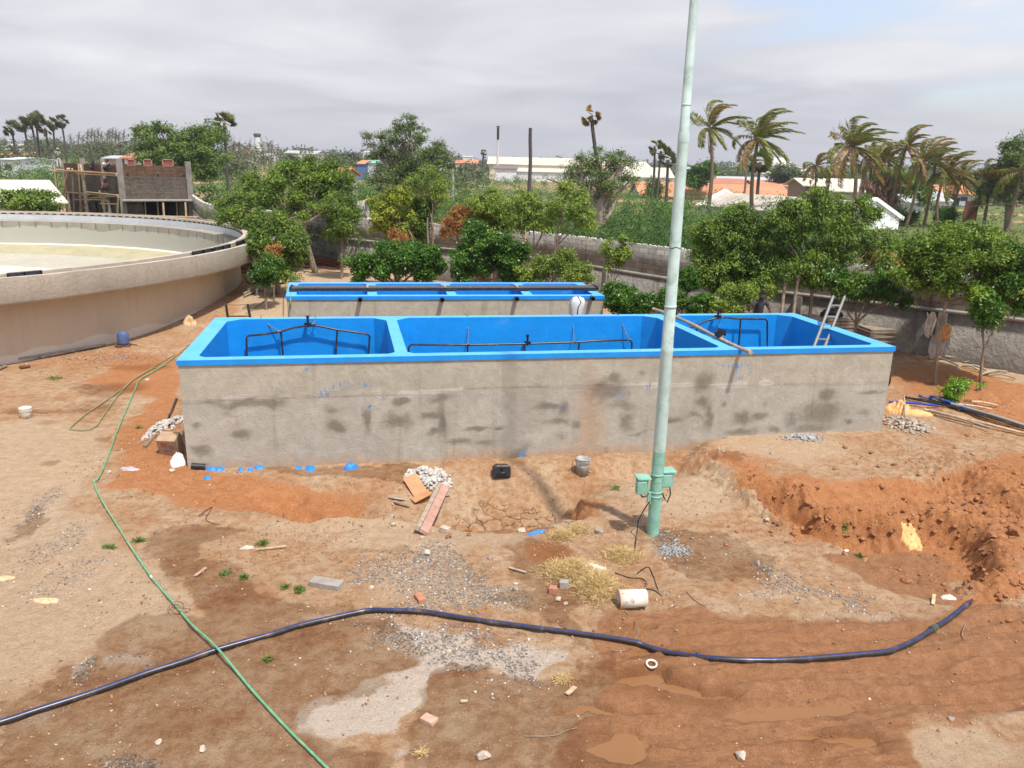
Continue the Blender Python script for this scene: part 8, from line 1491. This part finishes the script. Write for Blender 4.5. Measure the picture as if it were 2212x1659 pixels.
V, F, tint, cl, bi = crown(far_b, 90000, .62, .14, 4500, .95, droop=.15, shell=.5, flat=.7); setp(link('thorn_scrub', npmesh('thorn_scrub', V, F, tint), L_PROS), 'patchy thorn scrub on the open ground farther away', 'scrub', kind='stuff')
def wood(n, y0, y1, rx, rz_, seed, leafn, L, w):
    rr = np.random.default_rng(seed); B_ = []
    for k in range(n):
        y = rr.uniform(y0, y1); x = rr.uniform(-.72, .72) * y; cxp = IW / 2 + FPX * x / (y * .963)
        if y < 330 and 1030 < cxp < 1480: continue
        if y < 240 and (cxp > 1380 and cxp < 1780): continue
        if y < 240 and 560 < cxp < 820 and rr.random() < .75: continue
        if y < 380 and 560 < cxp < 780 and rr.random() < .5: continue
        s_ = rr.uniform(.6, 1.4) * (1.15 if cxp < 300 or cxp > 1850 else 1)
        zg = gfar(x, y)
        B_.append((np.array([x, y, zg + rz_ * s_ * .8]), (rx * s_, rx * s_, rz_ * s_), 1.0))
    V, F, tint, cl, bi = crown(B_, leafn, L, w, leafn // 16, rx * .36, droop=.1, shell=.5); return V, F, tint
for args, lb in (((300, 150, 330, 3.4, 2.4, 41, 60000, .95, .36), 'scattered trees and hedges in the middle distance'), ((750, 330, 560, 4.6, 3.4, 42, 80000, 1.6, .7), 'far wooded belt below the horizon'), ((1100, 560, 1100, 7.5, 4.9, 43, 80000, 2.9, 1.4), 'hazy line of distant woodland along the horizon')):
    V, F, tint = wood(*args); setp(link('woodland', npmesh('woodland', V, F, tint), L_FAR), lb, 'woodland', kind='stuff')
# low grass on the field
rr = np.random.default_rng(8); n = 26000; y = 30 + 75 * rr.random(n); x = rr.uniform(-.70, .68, n) * y; kk = (beyond(x, y) > 1.0) & ((x > .42 * y) | (x < -.30 * y) | (rr.random(n) < .4)) & (vnoise(x, y, .16, 3, 8) > .44); x, y = x[kk], y[kk]; n = len(x)
Dr = unit(rr.normal(size=(n, 3)) * [1, 1, .2] + [.3, 0, 1.0]); V, F = leafquads(np.stack([x, y, H(x, y, False) - .03], 1), Dr, unit(rr.normal(size=(n, 3))), rr.uniform(.15, .5, n), rr.uniform(.05, .12, n)); setp(link('field_grass', npmesh('field_grass', V, F, rr.random(n)), L_GRASS), 'patchy field grass on the land behind the wall', 'grass', kind='stuff')
# dry brush on the wall top, right
tree('dry_shrub', 'withered orange brush behind the wall top at the right', 'dry shrub', (13.0, 26.6, 1.3), [Bl(1900, 560, 36, 10, 26.4), Bl(1930, 570, 30, 8, 26)], L_DRY, BARK, 1500, .18, .04, .03, None, 30, .3, kw=dict(droop=1.0))
# ================================================================ PALMS
WIND = Vector((1.0, -.1, .12)).normalized()
def coconut(label, base, top, R_=3.6, nf=20, seed=1, dry=.25, wind=1.0, sparse=1.0, group=None, name='coconut_palm', tr=.16, leafy=52, lmat=None):
    r_ = random.Random(seed); top = Vector(top); base = Vector(base); t = thing(name, label, 'palm tree', base, 0, group)
    mb = MB(); bow = r_.uniform(-.5, .5); n = 10; mb.tube([(top - base) * (k / n) + Vector((bow * math.sin(PI * k / n), 0, 0)) for k in range(n + 1)], [tr * (1.35 - .55 * k / n) for k in range(n + 1)], 8); mb.build('trunk', PTRUNK, t)
    P_, D2, N2, Ls, Ws, Ts, Pd, Dd, Nd, Ld, Wd, Td = [[] for _ in range(12)]; rach = MB()
    for f in range(nf):
        az = 2 * PI * f / nf + r_.uniform(-.3, .3); el = r_.uniform(-.1, 1.5) if f % 5 else r_.uniform(-.6, .2); d = Vector((math.cos(az) * math.cos(el), math.sin(az) * math.cos(el), math.sin(el))); Lf = R_ * r_.uniform(.75, 1.1) * sparse ** .3
        isdry = r_.random() < dry + (.4 if el < 0 else 0); p = Vector(top - base); pts = [p.copy()]; m = 14
        side0 = r_.uniform(-.3, .3)
        for k in range(m):
            s_ = k / m; dd_ = (d * (1.15 - .6 * s_ * wind) + WIND * (-.05 + .85 * s_) * wind + Vector((0, 0, (-.05 - .75 * s_) * (1.9 if el < .2 else 1.0) * (1.3 - .3 * wind)))).normalized(); p = p + dd_ * Lf / m; pts.append(p.copy())
            if k < 1: continue
            sd_ = dd_.cross(Vector((0, 0, 1))).normalized(); u_ = sd_.cross(dd_)
            ll = Lf * .20 * (math.sin(PI * (.12 + .8 * s_)) ** .6)
            for j in range(max(1, int(leafy * 2 / m))):
                for sg_ in (-1, 1):
                    q_ = pts[-2].lerp(pts[-1], r_.random()); ld = (sd_ * sg_ * .75 + dd_ * .7 + u_ * r_.uniform(-.4, .3) + WIND * .8 * wind + Vector((0, 0, -.35))).normalized()
                    nrm = ld.cross(dd_).normalized(); tgt = (Pd, Dd, Nd, Ld, Wd, Td) if isdry else (P_, D2, N2, Ls, Ws, Ts)
                    tgt[0].append(q_); tgt[1].append(ld); tgt[2].append(nrm + Vector((0, 0, .3))); tgt[3].append(ll * r_.uniform(.8, 1.2)); tgt[4].append(.065 * R_ / 3.6); tgt[5].append(min(1, max(0, r_.gauss(.5, .28))))
        rach.tube(pts, [.03 * (1 - .7 * k / m) for k in range(m + 1)], 4, False)
    for nm_, (a, b_, c_, e_, g_, h_), m_ in (('crown', (P_, D2, N2, Ls, Ws, Ts), lmat or L_PALM), ('dry_fronds', (Pd, Dd, Nd, Ld, Wd, Td), L_PALMDRY)):
        if not a: continue
        V, F = leafquads(np.array(a, float), unit(np.array(b_, float)), unit(np.array(c_, float)), np.array(e_), np.array(g_)); link(nm_, npmesh(nm_, V, F, h_), m_, t)
    rach.build('frond_stems', PTRUNK, t)
    mb = MB(); 
    for k in range(7): a = k * .9; rockmesh(mb, Vector(top - base) + Vector((.22 * math.cos(a), .22 * math.sin(a), -.25)), .14, k, .9, .1, 0)
    mb.build('coconuts', pm('coconut_husk', (.25, .2, .06), (.16, .13, .05)), t); return t
def gz(px, py, Y): p = onY(px, py, Y); return (p[0], Y, hz(p[0], Y) - .2)
PL = [((1527, 450), (1534, 277), 84, 4.4, 16, 'first coconut palm right of the mast, with one hanging dead frond'), ((1628, 460), (1638, 300), 82, 4.7, 24, 'large windswept coconut palm, second from the mast'), ((1838, 450), (1844, 318), 80, 4.7, 26, 'biggest windswept coconut palm of the right group, fronds streaming right'),
      ((1600, 400), (1610, 345), 95, 2.6, 9, 'short thin coconut palm left of the second palm'), ((1757, 410), (1763, 358), 98, 3.0, 16, 'small palm at the left of the low pair'), ((1792, 412), (1796, 362), 96, 3.0, 15, 'small palm at the right of the low pair'), ((1865, 440), (1884, 335), 88, 3.4, 16, 'brownish palm behind the biggest windswept palm'),
      ((1889, 432), (1908, 346), 86, 3.6, 16, 'leaning palm just right of the biggest windswept palm'), ((1927, 475), (1958, 318), 83, 3.6, 18, 'slim leaning palm, third from the right house'), ((1956, 492), (1996, 348), 80, 3.7, 20, 'leaning palm with pale trunk base at the field edge'), ((1996, 485), (2022, 350), 82, 3.4, 17, 'slender palm before the small white cottage'),
      ((2028, 490), (2045, 372), 80, 3.7, 20, 'full crowned palm right of the slender one'), ((2062, 483), (2082, 382), 84, 3.6, 18, 'palm above the rusty steel panel'), ((2126, 478), (2138, 395), 80, 3.6, 16, 'dark leaning palm left of the edge tree'), ((2177, 492), (2206, 372), 76, 3.8, 18, 'palm at the right picture edge')]
for k, (b_, tp, Y_, R_, nf, lb) in enumerate(PL):
    coconut(lb, gz(b_[0], b_[1], Y_), tuple(onY(*tp, Y_)), R_ * .88, int(nf * 1.15), 20 + k, .12 if k < 3 else .25, 1.0, 1.0, 'windblown coconut palms', tr=.18 if k < 3 else .13)
def fanpalm(label, base, top, R_=1.5, nf=26, seed=1, group=None, tr=.16, mat_=None, wind=.15, name='fan_palm', bare=False):
    r_ = random.Random(seed); top = Vector(top); base = Vector(base); t = thing(name, label, 'palm tree', base, 0, group); mb = MB(); n = 8; bow = r_.uniform(-.3, .3)
    mb.tube([(top - base) * (k / n) + Vector((bow * math.sin(PI * k / n), 0, 0)) for k in range(n + 1)], [tr * (1.3 - .4 * k / n) for k in range(n + 1)], 8); mb.build('trunk', PTRUNKD, t)
    P_, Dd, Nd, Ls, Ws, Ts = [], [], [], [], [], []; o_ = top - base
    for f in range(nf):
        d = Vector((r_.gauss(0, 1), r_.gauss(0, 1), r_.gauss(.25, .75))).normalized(); d = (d + Vector((wind, 0, -.12))).normalized(); c = o_ + d * R_ * r_.uniform(.35, .6); s_ = d.cross(Vector((r_.random(), r_.random(), 1))).normalized()
        tn = min(1, max(0, .5 + .4 * d.z + r_.gauss(0, .15)))
        for k in range(9): a = (k / 8 - .5) * 2.3; P_.append(c); Dd.append(d * math.cos(a) + s_ * math.sin(a)); Nd.append(d.cross(s_)); Ls.append(R_ * .55 * r_.uniform(.85, 1.1)); Ws.append(R_ * .17); Ts.append(tn)
    V, F = leafquads(np.array(P_, float), unit(np.array(Dd, float)), unit(np.array(Nd, float)), np.array(Ls), np.array(Ws)); link('crown', npmesh('crown', V, F, Ts), mat_ or L_FAN, t)
    mb = MB(); 
    for k in range(9): a = k * .7; mb.tube([o_ + Vector((0, 0, -.1)), o_ + Vector((.3 * math.cos(a), .3 * math.sin(a), -.5)), o_ + Vector((.28 * math.cos(a), .28 * math.sin(a), -1.1 * R_ / 1.5))], .05 * R_ / 1.5, 4)
    mb.build('dead_skirt', L_PALMDRY, t); return t
FP = [((35, 330), (25, 277), 175, 'leftmost fan palm of the far left group'), ((72, 345), (51, 268), 160, 'leaning fan palm, second in the far left group'), ((80, 345), (66, 262), 162, 'tallest leaning fan palm of the far left group'), ((84, 340), (77, 259), 165, 'upright fan palm touching the tallest one'), ((103, 335), (97, 276), 170, 'wide headed fan palm in the middle of the far left group'), ((120, 320), (115, 268), 190, 'small fan palm right of the wide headed one'), ((138, 320), (132, 262), 185, 'rightmost fan palm of the far left group, with dead skirt')]
for k, (b_, tp, Y_, lb) in enumerate(FP): fanpalm(lb, gz(b_[0], b_[1], Y_), tuple(onY(*tp, Y_)), 1.9 * Y_ / 165 * (1.0 if k not in (5, 6) else .8), 34, 50 + k, 'fan palms at the far left', tr=.20)
fanpalm('lone tall fan palm with a bare trunk left of centre', gz(490, 372, 95), tuple(onY(484, 266, 95)), 1.5, 30, 61, tr=.15)
fanpalm('taller fan palm of the pair left of the mast', gz(1405, 415, 110), tuple(onY(1414, 316, 110)), 1.3, 18, 62, tr=.15, wind=.6); fanpalm('shorter fan palm of the pair left of the mast', gz(1420, 415, 110), tuple(onY(1428, 326, 110)), 1.3, 18, 63, tr=.14, wind=.6)
fanpalm('bushy low fan palm next to the mast', gz(1443, 400, 120), tuple(onY(1443, 345, 120)), 1.5, 26, 64, tr=.2); fanpalm('green fan palm behind the second coconut palm', gz(1640, 400, 115), tuple(onY(1642, 350, 115)), 1.9, 34, 65, mat_=L_DARK, tr=.22)
fanpalm('leaning dying palm with a ragged brown top behind the grey acacia', gz(1335, 490, 56), tuple(onY(1277, 250, 56)), .75, 14, 66, mat_=L_PALMDRY, tr=.13, name='dying_palm'); fanpalm('small fan palm head on the horizon left of the warehouse chimney', gz(1044, 350, 260), tuple(onY(1045, 329, 260)), 1.2, 20, 67, tr=.3)
cx0 = coconut('distant coconut palm in the grove behind the unfinished building', (onY(190, 330, 240)[0], 240, 3.5), tuple(onY(190, 292, 240)), 2.1, 14, 90, .1, .15, 1.0, 'distant coconut grove', 'far_palm', tr=.13, leafy=16, lmat=L_FAR)
rs = random.Random(12)
for (x, y) in [(193, 290), (201, 293), (208, 290), (214, 296), (232, 291), (238, 289), (246, 292), (252, 296), (262, 293), (166, 297), (176, 302), (150, 300), (227, 294), (288, 305), (300, 307)]:
    p = onY(x, y, 240 + rs.uniform(-15, 15)); hsc = (p[2] - 3.5) / (onY(190, 292, 240)[2] - 3.5); copy_tree(cx0, (p[0] - (0), p[1], 3.5), rs.uniform(-.4, .4), hsc)
cx1 = coconut('distant coconut palm in the row before the white factory chimney', (onY(504, 348, 210)[0], 210, 3), tuple(onY(504, 316, 210)), 2.4, 14, 91, .15, .1, 1.0, 'palms near the white chimney', 'far_palm', tr=.13, leafy=16, lmat=L_FAR)
for (x, y) in [(515, 318), (528, 322), (541, 319), (568, 318), (580, 316), (586, 320), (598, 326), (497, 322), (556, 330), (535, 328)]:
    p = onY(x, y, 210 + rs.uniform(-10, 20)); hsc = (p[2] - 3) / (onY(504, 316, 210)[2] - 3); copy_tree(cx1, (p[0], p[1], 3), rs.uniform(-3, 3), hsc)
# ================================================================ HAZE
m = bpy.data.materials.new('haze_air'); m.use_nodes = True; t_ = m.node_tree; t_.nodes.clear()
o_ = nn(t_, 'ShaderNodeOutputMaterial'); pv = nn(t_, 'ShaderNodeVolumePrincipled'); pv.inputs['Color'].default_value = (.92, .94, 1.0, 1); pv.inputs['Density'].default_value = 0.00030; pv.inputs['Anisotropy'].default_value = .3
ln(t_, pv.outputs[0], o_.inputs['Volume'])
mb = MB(); mb.box((0, 3800, 16), (12000, 9000, 42)); setp(mb.build('haze', m), kind='stuff')
SC.cycles.volume_bounces = 0; SC.cycles.max_bounces = 6
